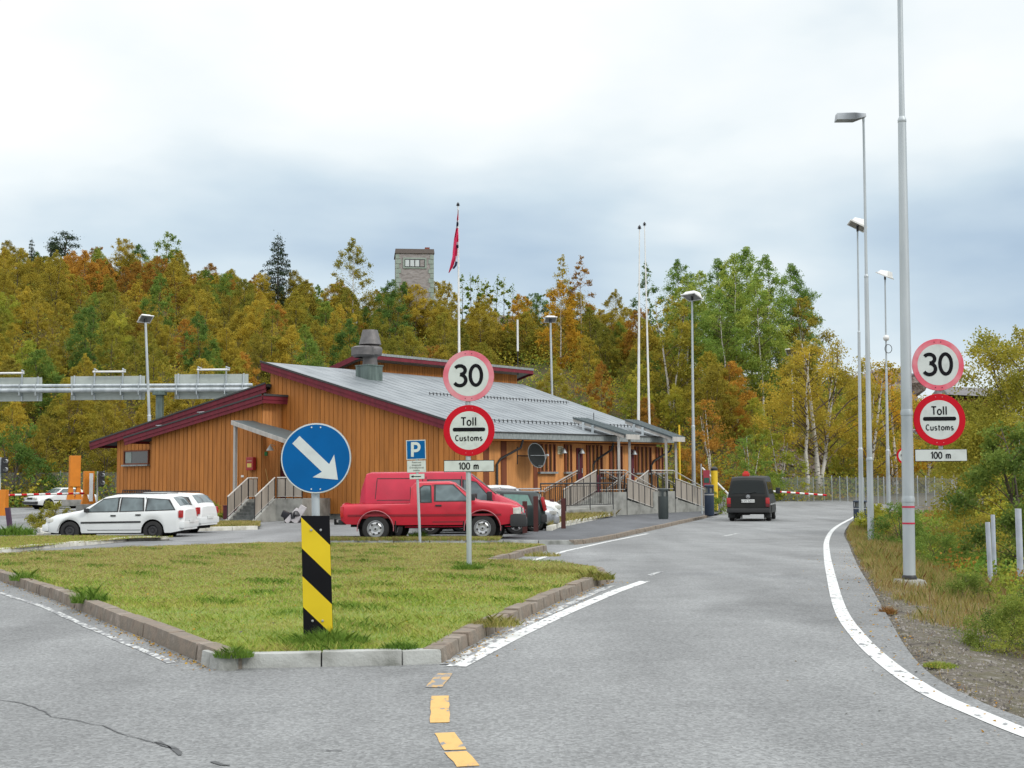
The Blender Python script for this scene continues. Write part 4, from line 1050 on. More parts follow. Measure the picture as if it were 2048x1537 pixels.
# left wing: back roof on the gable plane, front roof stepping out
eR1 = e_of(180); eR0 = eG1 - .1
zR0 = zat(bp(eR0, 0, 0), 768); zR1 = zat(bp(eR1, 0, 0), 886)
rz_ = lambda e: zR0 + (zR1 - zR0) * (e - eR0) / (eR1 - eR0)
w1 = MB(); q = [bp(eR0, 0, zR0), bp(eR1, 0, zR1), bp(eR1, 9, zR1), bp(eR0, 9, zR0)]
w1.hexa([p - up * .16 for p in q] + q); wr = w1.build('wing_roof', M_TAR_ROOF, bld)
wf = MB(); fascia(wf, q[0], q[1], .26, .08, -.02); fascia(wf, q[0], q[1], .19, .045, .24); fascia(wf, q[1], q[2], .3, .05, .0, n=U); wf.build('wing_fascia', M_RED, wr)
wc = MB(); fascia(wc, q[0], q[1], .08, .12, -.07); wc.build('wing_capping', M_TAR_ROOF, wr)
eW1 = e_of(233, WG)
wallprism([bp(eG1, WG + .02, zf), bp(eW1, WG + .02, zf), bp(eW1, WG + .02, rz_(eW1) - .2), bp(eG1, WG + .02, rz_(eG1) - .2)], gn)
wallprism([bp(eW1, WG, zf), bp(eW1, 9, zf), bp(eW1, 9, rz_(eW1) - .2), bp(eW1, WG, rz_(eW1) - .2)], U)
siding(sd_, bp(eG1 - .3, WG + .02, 0), bp(eW1, WG + .02, 0), lambda f: rz_(eG1 + (eW1 - eG1) * f) - .2, zf - .03, gn, .36, .045, .03)
# front wing, standing 0.9 m proud
tF = -.9
eF0 = solve(lambda e: bp(e, tF - WG, 3), 516, 5, 30); eF1 = solve(lambda e: bp(e, tF - WG, 2), 249, 5, 40)
zF0 = zat(bp(eF0, tF - WG, 0), 792); zF1 = zat(bp(eF1, tF - WG, 0), 877)
fzr = lambda e: zF0 + (zF1 - zF0) * (e - eF0) / (eF1 - eF0)
w2 = MB(); q = [bp(eF0 - .35, tF - WG, zF0 - .0), bp(eF1, tF - WG, zF1), bp(eF1, WG, zF1), bp(eF0 - .35, WG, zF0)]
w2.hexa([p - up * .16 for p in q] + q); fr = w2.build('front_roof', M_TAR_ROOF, bld)
ff = MB(); fascia(ff, q[0], q[1], .24, .08, -.02); fascia(ff, q[0], q[1], .18, .045, .22); fascia(ff, q[0], q[3], .22, .05, -.02, n=-U); fascia(ff, q[0], q[3], .18, .02, .2, n=-U); fascia(ff, q[1], q[2], .3, .05, 0, n=U); ff.build('front_fascia', M_RED, fr)
fcap = MB(); fascia(fcap, q[0], q[1], .08, .12, -.07); fascia(fcap, q[0], q[3], .1, .09, -.09, n=-U); fcap.build('front_capping', M_TAR_ROOF, fr)
for ee in (eF0 + (eF1 - eF0) * .42, eF0 + (eF1 - eF0) * .74):
    hb = MB(); p = bp(ee, tF + .2, fzr(ee) + .18); hb.tube([p, p + U * .9], .02, n=5); hb.box(p + U * .2 - up * .08, (.04, .04, .2)); hb.box(p + U * .7 - up * .1, (.04, .04, .22)); hb.build('roof_hook', M_GALV, fr)
eFa = eF0 + .12; eFb = solve(lambda e: bp(e, tF, 2), 303, 5, 40)
wallprism([bp(eFa, tF, zf), bp(eFb, tF, zf), bp(eFb, tF, fzr(eFb) - .2), bp(eFa, tF, fzr(eFa) - .2)], gn)
siding(sd_, bp(eFa, tF, 0), bp(eFb, tF, 0), lambda f: fzr(eFa + (eFb - eFa) * f) - .2, zf - .03, gn, .36, .045, .03)
ss = MB(); ss.prism([bp(eFa, tF + .001, zf), bp(eFa, WG, zf), bp(eFa, WG, zF0 - .2), bp(eFa, tF + .001, zF0 - .2)], U * .15)
siding(ss, bp(eFa, tF, 0), bp(eFa, WG, 0), lambda f: zF0 - .2, zf - .03, -U, .2)
siding(ss, bp(eFb, WG, 0), bp(eFb, tF, 0), lambda f: fzr(eFb) - .2, zf - .03, U, .24); ss.build('side_wall', M_OR_L, bld)
core.build('wall', M_OR_D, bld)
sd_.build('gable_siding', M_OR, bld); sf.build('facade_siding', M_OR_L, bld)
# little window in the wing
ewa, ewb = solve(lambda e: bp(e, WG, 2), 299, 5, 40), solve(lambda e: bp(e, WG, 2), 249, 5, 40)
zw0, zw1 = zat(bp(ewa, WG, 0), 929), zat(bp(ewa, WG, 0), 900)
def pane(mb, a, b, z0, z1, nrm, o0, o1, mi=0): mb.hexa([Vector((a.x, a.y, z0)) + nrm * o0, Vector((b.x, b.y, z0)) + nrm * o0, Vector((b.x, b.y, z0)) + nrm * o1, Vector((a.x, a.y, z0)) + nrm * o1, Vector((a.x, a.y, z1)) + nrm * o0, Vector((b.x, b.y, z1)) + nrm * o0, Vector((b.x, b.y, z1)) + nrm * o1, Vector((a.x, a.y, z1)) + nrm * o1], mi)
def window(pa, pb, z0, z1, nrm, frame_mat, mull=0, sill=True, mull_mat=None, fr_w=.07, name='window'):
    d = (pb - pa).normalized(); f = MB()
    for a, b, c, e in ((pa, pb, z0, z0 + fr_w), (pa, pb, z1 - fr_w, z1), (pa, pa + d * fr_w, z0 + fr_w, z1 - fr_w), (pb - d * fr_w, pb, z0 + fr_w, z1 - fr_w)): pane(f, a, b, c, e, nrm, .02, .10)
    w_ = f.build(name, frame_mat, bld)
    gl = MB(); pane(gl, pa + d * fr_w, pb - d * fr_w, z0 + fr_w, z1 - fr_w, nrm, .02, .045); gl.build('pane', M_GLASS, w_)
    if mull:
        m = MB(); L_ = (pb - pa).length
        for k in range(mull): c = pa + d * L_ * (k + 1) / (mull + 1); pane(m, c - d * .022, c + d * .022, z0, z1, nrm, .05, .13)
        m.build('mullion', mull_mat or frame_mat, w_)
    if sill: s = MB(); pane(s, pa - d * .06, pb + d * .06, z0 - .09, z0 - .003, nrm, .02, .20); s.build('sill', M_GREYF, w_)
    return w_
ww = window(bp(ewa, WG, 0), bp(ewb, WG, 0), zw0, zw1, gn, M_FIN)
cu = MB(); pane(cu, bp(ewb - .15, WG, 0), bp(ewb - .75, WG, 0), zw0 + .1, zw1 - .1, gn, .05, .06); cu.build('curtain', flat('curtain_cloth', (.24, .28, .26), .9), ww)
# grille below the wing window
gr = MB(); a = bp(solve(lambda e: bp(e, WG, 1), 310, 5, 40), WG - .1, 0); b = bp(ewb, WG - .1, 0); z0 = zat(a, 996); z1 = zat(a, 980)
for k in range(14):
    c = a.lerp(b, k / 13); gr.box((c.x, c.y, (z0 + z1) / 2), (.04, .04, z1 - z0))
pane(gr, a, b, z1 - .05, z1, gn, -.02, .02); pane(gr, a, b, z0 + .15, z0 + .2, gn, -.02, .02); gr.build('railing_grille', M_BLACK, bld)

# facade windows, fins, doors
WF = eG0
tf = lambda px: solve(lambda t: bp(WF, t, 1.4), px, 0, 30)
def zfac(t, py): return zat(bp(WF, t, 0), py)
def fin(px0, px1, y0=880, y1=1000):
    a, b = tf(px0), tf(px1); m = MB(); z1 = zB - .36; z0 = zfac(a, y1)
    pane(m, bp(WF, a, 0), bp(WF, b, 0), z0, z1, NN, .024, .05); m.build('dark_board', M_FIN, bld)
for p in ((966, 977), (1001, 1012), (1066, 1074)): fin(*p, y1=978 if p[0] > 1050 else 1010)
for (p0, p1, m, y1) in ((1076, 1109, 3, 944), (1128, 1142, 1, 944), (1172, 1203, 3, 955), (1218, 1243, 2, 955), (1269, 1301, 3, 946), (1311, 1325, 1, 946)):
    a, b = tf(p0), tf(p1); z0 = zfac(a, y1); z1 = zB - .42
    wi = window(bp(WF, a, 0), bp(WF, b, 0), z0, z1, NN, M_FIN, m, True, M_OR_L, .05)
    bl = MB(); d = b - a
    for k in range(m + 1):   # dark shutters between the mullions
        pane(bl, bp(WF, a + d * (k + .15) / (m + 1), 0), bp(WF, a + d * (k + .62) / (m + 1), 0), z0 + .06, z1 - .06, NN, .048, .07)
    bl.build('shutter', M_FIN, wi)
for i, (p0, p1) in enumerate(((1152, 1164), (1257, 1267))):
    a, b = tf(p0), tf(p1); z0 = ZG + 1.25; d_ = MB(); pane(d_, bp(WF, a, 0), bp(WF, b, 0), z0, z0 + 2.15, NN, .024, .07)
    do = d_.build('door', M_RED_D, bld)
    h = MB(); c = bp(WF, b - .12, z0 + 1.05) + NN * .11; h.tube([c - up * .12, c + up * .12], .018, n=6); h.build('handle', M_GALV, do)
    gl = MB(); pane(gl, bp(WF, a + .12, 0), bp(WF, b - .3, 0), z0 + .9, z0 + 2.0, NN, .071, .08); gl.build('pane', M_GLASS, do)
# downpipes
for px in (1023, 1205, 1343):
    dpm = MB(); t = tf(min(px, 1322)); t2 = tf(min(px, 1322) - (32 if px < 1100 else 22)); zt = zB - .3
    dpm.tube([bp(0, t, zt), bp(.1, t - .05, zt - .35), bp(WF, t2 + .25, zt - .85) + NN * .1, bp(WF, t2, zt - 1.1) + NN * .1, bp(WF, t2, ZG + .3) + NN * .1], .055, n=8)
    dpm.build('downpipe', M_BLACK, bld, smooth=40)
# lamps on the facade
for px in (1122, 1158, 1263):
    t = tf(px); l = MB(); p = bp(WF, t, zB - .75) + NN * .2; l.tube([p - NN * .18 + up * .1, p + up * .14], .02, n=6); l.lathe([(.02, .12), (.05, .1), (.15, -.08), (.15, -.10), (.0, -.10)], p, n=14); l.build('wall_lamp', M_GALV, bld, smooth=40)

# chimney
eC_, tC_ = 10.4, 3.4
def find_et(px, py):
    best = None
    for e in np.arange(6, 15, .1):
        for t in np.arange(.5, 9, .1):
            p = bp(e, t, roof_z(e)); x, y = proj(p); d = (x - px) ** 2 + (y - py) ** 2
            if best is None or d < best[0]: best = (d, e, t)
    return best[1], best[2]
ec_, tc_ = find_et(738, 757)
cz = roof_z(ec_); cp = bp(ec_, tc_, 0); sC = F_PX / cp.y
cb_ = MB()
ch = MB(Matrix.Translation((cp.x, cp.y, 0)) @ Matrix.Rotation(-.72, 4, 'Z')); zt = zat(cp, 733)
ch.box((0, 0, (zt + cz - .6) / 2), (.95, 1.05, zt - cz + .6)); ch.box((0, 0, zt + .02), (1.02, 1.12, .06))
chm = ch.build('chimney', M_VENTG, roof)
dr = MB(); z = lambda y: zat(cp, y)
dr.lathe([(.42, zt), (.38, z(722)), (.40, z(714)), (.62, z(711)), (.66, z(700)), (.62, z(696)), (.45, z(692)), (.60, z(690)), (.40, z(661)), (.36, z(661)), (.3, z(668)), (0, z(668))], (cp.x + .05, cp.y, 0), n=28)
for o_ in (-.25,): dr.lathe([(.5, z(716)), (.68, z(712)), (.68, z(697)), (.5, z(694))], (cp.x + o_, cp.y - .2, 0), n=28)
dr.build('chimney_cowl', M_VENT, chm, smooth=40)
an = MB(); p = find_et(1035, 760); pp = bp(eK - .5, solve(lambda t: bp(eK - .5, t, 8), 1036, 0, 60), 0)
an.tube([Vector((pp.x, pp.y, zK - .4)), Vector((pp.x, pp.y, zat(pp, 705)))], .03, n=6); an.build('aerial_mast', M_BLACK, rear_roof)
an2 = MB(); an2.tube([Vector((pp.x, pp.y, zat(pp, 703))), Vector((pp.x, pp.y, zat(pp, 640)))], .06, n=8); an2.build('aerial', M_WHITEP, rear_roof, smooth=40)
pp = bp(2.4, tf(1243), 0); an3 = MB(); an3.tube([Vector((pp.x, pp.y, roof_z(2.4))), Vector((pp.x, pp.y, zat(pp, 826)))], .02, n=6); an3.build('aerial', M_BLACK, roof)

# satellite dish
tdh = tf(1048); dc = bp(WF, tdh, zat(bp(WF, tdh, 0), 912)) + NN * .75
dsh = thing('satellite_dish', 'large dark grey satellite dish on the orange facade wall', 'satellite dish', tuple(dc))
fw = (Vector((.72, -.66, .22))).normalized(); q_ = fw.to_track_quat('Z', 'Y').to_matrix().to_4x4()
M_DISH = flat('dish_grey', (.018, .02, .02), .9, spec=.2)
dm = MB(Matrix.Translation(dc) @ q_); dm.lathe([(0, -.14), (.2, -.125), (.4, -.07), (.56, .02), (.57, .0), (.4, -.09), (.2, -.145), (0, -.16)], n=36); dm.build('reflector', M_DISH, dsh, smooth=50)
rm = MB(Matrix.Translation(dc) @ q_); rm.lathe([(.555, .015), (.585, .03), (.585, .0), (.555, -.005)], n=36); rm.build('rim', M_GREYF, dsh, smooth=50)
fm = MB(Matrix.Translation(dc) @ q_); fm.tube([(0, -.5, 0), (0, -.55, .3), (.0, -.15, .62)], .016, n=6); fm.tube([(-.4, 0, 0), (0, -.15, .62)], .010, n=5); fm.tube([(.4, 0, 0), (0, -.15, .62)], .010, n=5); fm.lathe([(0, .56), (.05, .56), (.05, .70), (0, .70)], (0, -.15, 0), n=10); fm.build('feed_arm', M_GALV, dsh)
bk = MB(); bk.tube([dc - fw * .15, bp(WF, tdh - .5, dc.z) + NN * .02], .03, n=6); bk.tube([bp(WF, tdh - .5, dc.z - .4) + NN * .02, bp(WF, tdh - .5, dc.z + .4) + NN * .02], .03, n=6); bk.build('wall_bracket', M_BLACK, dsh)
# notice on the wall
tp = tf(1120); pz0, pz1 = zfac(tp, 909), zfac(tp, 893)
nb = MB(); pane(nb, bp(WF, tp - .2, 0), bp(WF, tp + .2, 0), pz0, pz1, NN, .024, .04); nbo = nb.build('notice_board', flat('notice_cream', (.62, .60, .42), .7)); tag(nbo, 'pale yellow notice on the facade between the first two windows', 'notice')
for k in range(4):
    ln = MB(); z_ = pz1 - .06 - k * (pz1 - pz0) / 5; pane(ln, bp(WF, tp - .15, 0), bp(WF, tp + .15, 0), z_ - .015, z_, NN, .041, .044); o = ln.build('text_line', M_BLACK, nbo, world=False)
    
# ------------------------------------------------------------------ porches: landing, ramp, stair, rails, canopy
def rail_run(mb_rail, mb_post, mb_panel, P, hgt, panel=True, step=.5, gapb=.12):
    n = max(1, round((P[1] - P[0]).length / step))
    for k in range(n + 1):
        p = P[0].lerp(P[1], k / n); q_ = MB(); q_.tube([p - up * .12, p + up * hgt], .022, n=6); q_.build('rail_post', M_BLACK, mb_panel)
    mb_rail.tube([P[0] + up * hgt, P[1] + up * hgt], .035, n=8); mb_rail.tube([P[0] + up * gapb, P[1] + up * gapb], .02, n=6)
    if panel:
        d = (P[1] - P[0]).normalized(); nn = d.cross(up).normalized() * .008
        for k in range(n):
            a = P[0].lerp(P[1], (k + .07) / n); b = P[0].lerp(P[1], (k + .93) / n)
            q_ = MB(); q_.hexa([a + up * gapb - nn, b + up * gapb - nn, b + up * gapb + nn, a + up * gapb + nn, a + up * (hgt - .06) - nn, b + up * (hgt - .06) - nn, b + up * (hgt - .06) + nn, a + up * (hgt - .06) + nn]); q_.build('rail_panel', M_PANEL, mb_panel)
    else:
        m_ = int((P[1] - P[0]).length / .14)
        for k in range(m_): p = P[0].lerp(P[1], (k + .5) / m_); mb_post.tube([p + up * gapb, p + up * (hgt - .12)], .009, n=4)
        mb_rail.tube([P[0] + up * (hgt - .12), P[1] + up * (hgt - .12)], .014, n=5)
def porch(t1, t2, d1, stair_len, ramp_len, lbl, zt, canopy_px, has_ramp=True):
    """landing between t1..t2 from the wall out to distance d1"""
    E = lambda t, d, z: bp(WF - d, t, z)
    root = thing('entrance_stair', lbl[0], 'stairs', tuple(E(t2, 0, ZG)))
    zl = ZG + 1.25; zs = g(62) + .1
    c = MB(); c.hexa([E(t1, .05, ZG - .2), E(t1, d1, ZG - .2), E(t2, d1, ZG - .2), E(t2, .05, ZG - .2), E(t1, .05, zl), E(t1, d1, zl), E(t2, d1, zl), E(t2, .05, zl)]); c.build('landing', M_CONC, root)
    st_ = MB(); ns = 8
    for k in range(ns):
        a = t2 + stair_len * k / ns; b = t2 + stair_len * (k + 1) / ns; z = zl - (k + 1) * (zl - zs) / (ns + 1)
        st_.hexa([E(a, .35, ZG - .3), E(a, d1 - .1, ZG - .3), E(b, d1 - .1, ZG - .3), E(b, .35, ZG - .3), E(a, .35, z), E(a, d1 - .1, z), E(b, d1 - .1, z), E(b, .35, z)])
    st_.build('steps', M_CONC_D, root)
    ck = MB()
    for d in (d1 - .09, .2):
        lowr = .42 if d > 1 else 0
        ck = MB(); ck.prism([E(t2 + .002, d, ZG - .3), E(t2 + stair_len + .3, d, ZG - .3), E(t2 + stair_len + .3, d, zs + .05), E(t2 + .002, d, zl + .02 - lowr)], NN * .14); ck.build('side_wall', M_CONC, root)
    ck = MB()
    if has_ramp: ck.prism([E(t1 - .002, .1, ZG - .3), E(t1 - ramp_len, .1, ZG - .3), E(t1 - ramp_len, .1, ZG + .35), E(t1 - .002, .1, zl)], NN * (d1 - .15))
    ck.build('ramp_base', M_CONC, root)
    rl, ps, pn = MB(), MB(), root; H = 1.05
    for d in (d1 - .03, .25):
        rail_run(rl, ps, pn, [E(t2 + .1, d, zl - (.40 if d > 1 else 0)), E(t2 + stair_len, d, zs + .1 - (.05 if d > 1 else 0))], H, d > 1, .55)
    rl.tube([E(t2 + .1, d1 - .12, zl + H), E(t2 + stair_len + .3, d1 - .12, zs + H + .05)], .028, n=8)
    if has_ramp:
        rail_run(rl, ps, pn, [E(t1 - ramp_len, d1 - .25, ZG + .35), E(t1, d1 - .25, zl)], H, True, .55)
        rail_run(rl, ps, pn, [E(t1 - ramp_len, .3, ZG + .35), E(t1, .3, zl)], H, False)
    rail_run(rl, ps, pn, [E(t1, d1 - .08, zl), E(t2, d1 - .08, zl)], H, False)
    rl.build('handrail', M_PALEW, root, smooth=40); ps.build('baluster_infill', M_BLACK, root)
    # canopy
    cn = thing('canopy', lbl[1], 'canopy', tuple(E(t1, d1, ZG)))
    pxf, pyf, pxb, pyb = canopy_px; df = d1 + .35
    tcn = solve(lambda t: E(t, df, 3), pxf, -2, 30); zfz = zat(E(tcn, df, 0), pyf)
    db = solve(lambda d: E(tcn, -d, 3), pxb, -2, 8); zbz = zat(E(tcn, -db, 0), pyb)
    wv = 1.15
    q = [E(tcn, df, zfz), E(tcn + wv, df, zfz), E(tcn + wv, -db, zbz), E(tcn, -db, zbz)]
    m = MB(); m.hexa([p - up * .07 for p in q] + q); 
    for k in range(6):
        f = k / 5; m.tube([q[0].lerp(q[1], f) + up * .01, q[3].lerp(q[2], f) + up * .01], .015, n=4)
    m.build('canopy_roof', flat('canopy_sheet', (.10, .125, .13), .5, metal=.3), cn)
    bm_ = MB()
    for f in (.06, .94):
        a, b = q[0].lerp(q[1], f) - up * .08, q[3].lerp(q[2], f) - up * .08
        a = a.lerp(b, .04); nn = (b - a).cross(up).normalized() * .03; bm_.hexa([a - nn - up * .14, b - nn - up * .14, b + nn - up * .14, a + nn - up * .14, a - nn, b - nn, b + nn, a + nn])
    bm_.build('beam', M_PALEW, cn)
    fcx = MB(); nn2 = NN * .03; a, b = q[0], q[1]; fcx.hexa([a - up * .24, b - up * .24, b - up * .24 + nn2, a - up * .24 + nn2, a, b, b + nn2, a + nn2]); fcx.build('front_edge', M_PALEW, cn)
    for t_ in (tcn + .12, tcn + wv - .12):
        for fr_ in (.16,):
            ptop = E(t_, df, zfz).lerp(E(t_, -db, zbz), fr_) - up * .2; po = MB(); po.hexa([Vector((ptop.x + sx * .06, ptop.y + sy * .06, z)) for z in (ZG, ptop.z) for sx, sy in ((-1, -1), (1, -1), (1, 1), (-1, 1))]); po.build('post', M_PALEW, cn)
    for fr_ in (.62, .8):
        pt = q[0].lerp(q[3], fr_) - up * .08; s_ = MB(); s_.box(pt - up * .2, (.12, .12, .4)); s_.build('roof_stub', M_GALV, cn)
td1, td2 = tf(1145), tf(1250)
porch(td1, td1 + 2.1, 1.7, 3.1, 2.6, ('concrete entrance stair with taupe panelled rails nearest the parked cars', 'grey slab canopy on posts over the entrance nearest the parked cars'), 0, (1252, 869, 1146, 835))
porch(td2, td2 + 2.0, 1.7, 3.3, 2.0, ('concrete entrance stair with taupe panelled rails beside the second bin', 'grey slab canopy on posts over the far entrance at the building end'), 0, (1345, 874, 1250, 839))
# terrace railing before the first door
rt = thing('terrace_railing', 'black metal bar railing on the bank left of the first entrance ramp', 'railing', tuple(bp(WF - 1.6, 3, ZG)))
a1, a2 = MB(), MB(); pA = bp(WF - 2.6, solve(lambda t: bp(WF - 2.6, t, 1), 1081, -2, 20), 0); pB = bp(WF - 2.6, solve(lambda t: bp(WF - 2.6, t, 1), 1226, -2, 20), 0)
zr = zat(pA, 968); zr2 = zat(pB, 968)
rail_run(a2, a1, rt, [Vector((pA.x, pA.y, zr - 1.1)), Vector((pB.x, pB.y, zr - 1.1))], 1.1, False, 2.0)
a1.build('rail_bars', M_BLACK, rt); a2.build('handrail', M_BLACK, rt)
# concrete bank under the ramp
bk_ = MB(); q = [pA + V_ * 1.5, pB + V_ * .2, pB + V_ * .2 - NN * 1.6, pA + V_ * 1.5 - NN * 1.2]
bk_.hexa([Vector((p.x, p.y, ZG - .1)) for p in q] + [Vector((p.x, p.y, z)) for p, z in zip(q, (ZG + .45, ZG + .65, ZG + .8, ZG + .5))]); tag(bk_.build('bank', M_CONC, smooth=30), kind='structure')
rb_ = MB(); c = bp(WF - .8, tf(1160), ZG + 1.25 + .42); rb_.box(c, (.55, .55, .84), rz=-.7); rbo = rb_.build('bin_body', flat('oxblood_plastic', (.10, .01, .02), .5), bevel=.03)
rbo.name = 'waste_bin'; tag(rbo, 'dark red bin standing on the landing by the first facade door', 'bin')

# ------------------------------------------------------------------ gable steps on the left
gs_o = col(522, 61.6); zl = ZG + 1.05; rx_ = Vector((.954, -.30, 0)); ry_ = Vector((.30, .954, 0))
gs = thing('gable_stair', 'grey concrete steps with panelled side rails left of the blue arrow sign', 'stairs', (gs_o.x, gs_o.y, ZG))
GP = lambda x, y, z: Vector((gs_o.x, gs_o.y, z)) + rx_ * x + ry_ * y
def gbox(x0, x1, y0, y1, z0, z1, m): m.hexa([GP(x0, y0, z0), GP(x1, y0, z0), GP(x1, y1, z0), GP(x0, y1, z0), GP(x0, y0, z1), GP(x1, y0, z1), GP(x1, y1, z1), GP(x0, y1, z1)])
m = MB(); gbox(-.78, 2.15, 0, 3.6, ZG - .2, zl, m); m.build('landing', M_CONC, gs); m = MB(); ns = 6
for k in range(ns): gbox(-.62, .62, -.3 * (k + 1), -.3 * k, ZG - .2, zl - (k + 1) * (zl - ZG) / (ns + 1), m)
m.build('steps', M_CONC_D, gs); rl, ps = MB(), MB()
for x in (-.78, .62):
    m = MB(); m.prism([GP(x, -.002, ZG - .2), GP(x, -2.0, ZG - .2), GP(x, -2.0, ZG + .10), GP(x, -.002, zl + .02)], rx_ * .155); m.build('side_wall', M_CONC, gs)
    rail_run(rl, ps, gs, [GP(x + .08, -1.9, ZG + .18), GP(x + .08, 0, zl)], 1.0, True, .65)
rail_run(rl, ps, gs, [GP(.80, .06, zl), GP(2.10, .06, zl)], 1.0, True, .45)
rail_run(rl, ps, gs, [GP(-.70, .06, zl), GP(-.70, .9, zl)], 1.0, True, .4)
rl.build('handrail', M_PALEW, gs)
# door in the recess
dd = MB(); ed0 = solve(lambda e: bp(e, WG, 2), 541, 3, 30); ed1 = solve(lambda e: bp(e, WG, 2), 572, 3, 30)
pane(dd, bp(ed0, WG, 0), bp(ed1, WG, 0), zl, zl + 2.2, gn, .03, .08); gd = dd.build('door', M_RED_D, bld)
d2 = MB(); pane(d2, bp(ed0 - .3, WG, 0), bp(ed1 + .3, WG, 0), zl + .1, zl + 2.1, gn, .081, .09); d2.build('pane', M_GLASS, gd)
# gable canopy
gc = thing('canopy', 'small grey lean-to canopy on one pale post over the gable steps', 'canopy', (gs_o.x, gs_o.y, ZG))
tq = -2.3; e0 = solve(lambda e: bp(e, tq, 3), 463, 5, 30); e1 = solve(lambda e: bp(e, tq, 3), 600, 3, 30); z0 = zat(bp(e0, tq, 0), 841); z1 = zat(bp(e1, tq, 0), 888)
q = [bp(e0, tq, z0), bp(e1, tq, z1), bp(e1, WG - .05, z1 + .02), bp(e0, tF - .05, z0 + .02)]
m = MB(); m.hexa([p - up * .06 for p in q] + q); m.build('canopy_roof', MATS['canopy_sheet'], gc)
m = MB(); m.hexa([q[0] - up * .22, q[1] - up * .22, q[1] - up * .22 - V_ * .05, q[0] - up * .22 - V_ * .05, q[0] - up * .01, q[1] - up * .01, q[1] - up * .01 - V_ * .05, q[0] - up * .01 - V_ * .05]); m.build('beam', M_PALEW, gc)
m = MB(); p = bp(e0 - .15, tq + .12, 0); m.box((p.x, p.y, (z0 - .2 + ZG + .6) / 2), (.15, .15, z0 - .2 - ZG - .6), rz=-.7); m.build('post', M_PALEW, gc)
m = MB(); m.box((p.x, p.y, ZG + .3), (.34, .34, .62), rz=-.7); m.build('post_footing', M_CONC, gc)
# things on the gable wall
def wall_pt(px, py, t): e = solve(lambda e: bp(e, t, 2), px, 3, 40); P = bp(e, t, 0); return bp(e, t, zat(P, py))
rotG = math.atan2(U.y, U.x) + math.pi
M_RBOX = flat('red_enamel', (.35, .02, .02), .4)
c = wall_pt(502, 928, tF - .17)
mbx = thing('mailbox', 'red metal wall box with a small yellow label left of the gable door', 'mailbox', tuple(c))
m = MB(Matrix.Translation(c) @ Matrix.Rotation(rotG, 4, 'Z')); m.box((0, 0, 0), (.56, .22, .66)); m.build('box_body', M_RBOX, mbx, bevel=.05)
m = MB(Matrix.Translation(c) @ Matrix.Rotation(rotG, 4, 'Z')); m.box((0, -.115, -.08), (.34, .01, .2), 0); m.build('box_label', flat('label_yellow', (.65, .5, .12), .6), mbx)
m = MB(Matrix.Translation(c) @ Matrix.Rotation(rotG, 4, 'Z')); m.box((0, -.118, .14), (.36, .01, .05), 0); m.build('box_slot', flat('label_cream', (.5, .3, .2), .6), mbx)
c = wall_pt(540, 896, tF - .3); m = MB(); m.tube([c + up * .12 + V_ * .3, c + up * .16, c + up * .1], .02, n=6); m.lathe([(.03, .12), (.06, .08), (.19, -.12), (.19, -.14), (0, -.13)], c, n=16); lo_ = m.build('wall_lamp', M_WHITEP, bld, smooth=40)
p = wall_pt(531, 938, tF - .06); m = MB(); m.tube([p, Vector((p.x + .35, p.y - .15, zl + .02))], .022, n=6); bro = m.build('broom', flat('broom_handle', (.45, .25, .07), .6)); tag(bro, 'wooden broom handle leaning on the orange wall by the gable door', 'broom')
m = MB(); m.box(wall_pt(532, 908, tF - .06), (.22, .06, .22), rz=rotG); tag(m.build('wreath', flat('green_wreath', (.02, .12, .03), .9), bevel=.08), 'small green wreath hanging above the broom', 'wreath')
c = wall_pt(485, 953, tF - .04); m = MB(); m.box(c, (.2, .03, .1), rz=rotG); m.build('socket', M_WHITEP, bld)
# red crate and rubbish at the steps
p = col(461, 61); m = MB(); m.box((p.x, p.y, p.z + .42), (.6, .5, .6), rz=0); m.box((p.x, p.y, p.z + .74), (.64, .54, .05)); cr_ = m.build('storage_box', MATS['oxblood_plastic'], bevel=.03); tag(cr_, 'dark red storage box beside the gable steps', 'box')
p = col(580, 58.5); m = MB()
for k in range(7): m.box((p.x + random.uniform(-.35, .35), p.y + random.uniform(-.2, .2), p.z + .18 + random.uniform(0, .2)), (random.uniform(.3, .6), .35, random.uniform(.2, .45)), rz=random.uniform(0, 3), rx=random.uniform(-.6, .6), ry=random.uniform(-.5, .5))
tag(m.build('rubbish_bag', flat('black_plastic', (.02, .02, .025), .35), bevel=.07, smooth=60), 'heap of black rubbish bags right of the gable steps', 'rubbish bag')
p = col(598, 58.3); m = MB(); m.box((p.x, p.y, p.z + .38), (.3, .25, .85), ry=.55); m.box((p.x - .3, p.y, p.z + .32), (.22, .2, .8), ry=.75)
tag(m.build('paper_sack', flat('sack_white', (.5, .47, .48), .7, var=.25), bevel=.05, smooth=50), 'torn white sacks leaning beside the rubbish bags', 'sack')

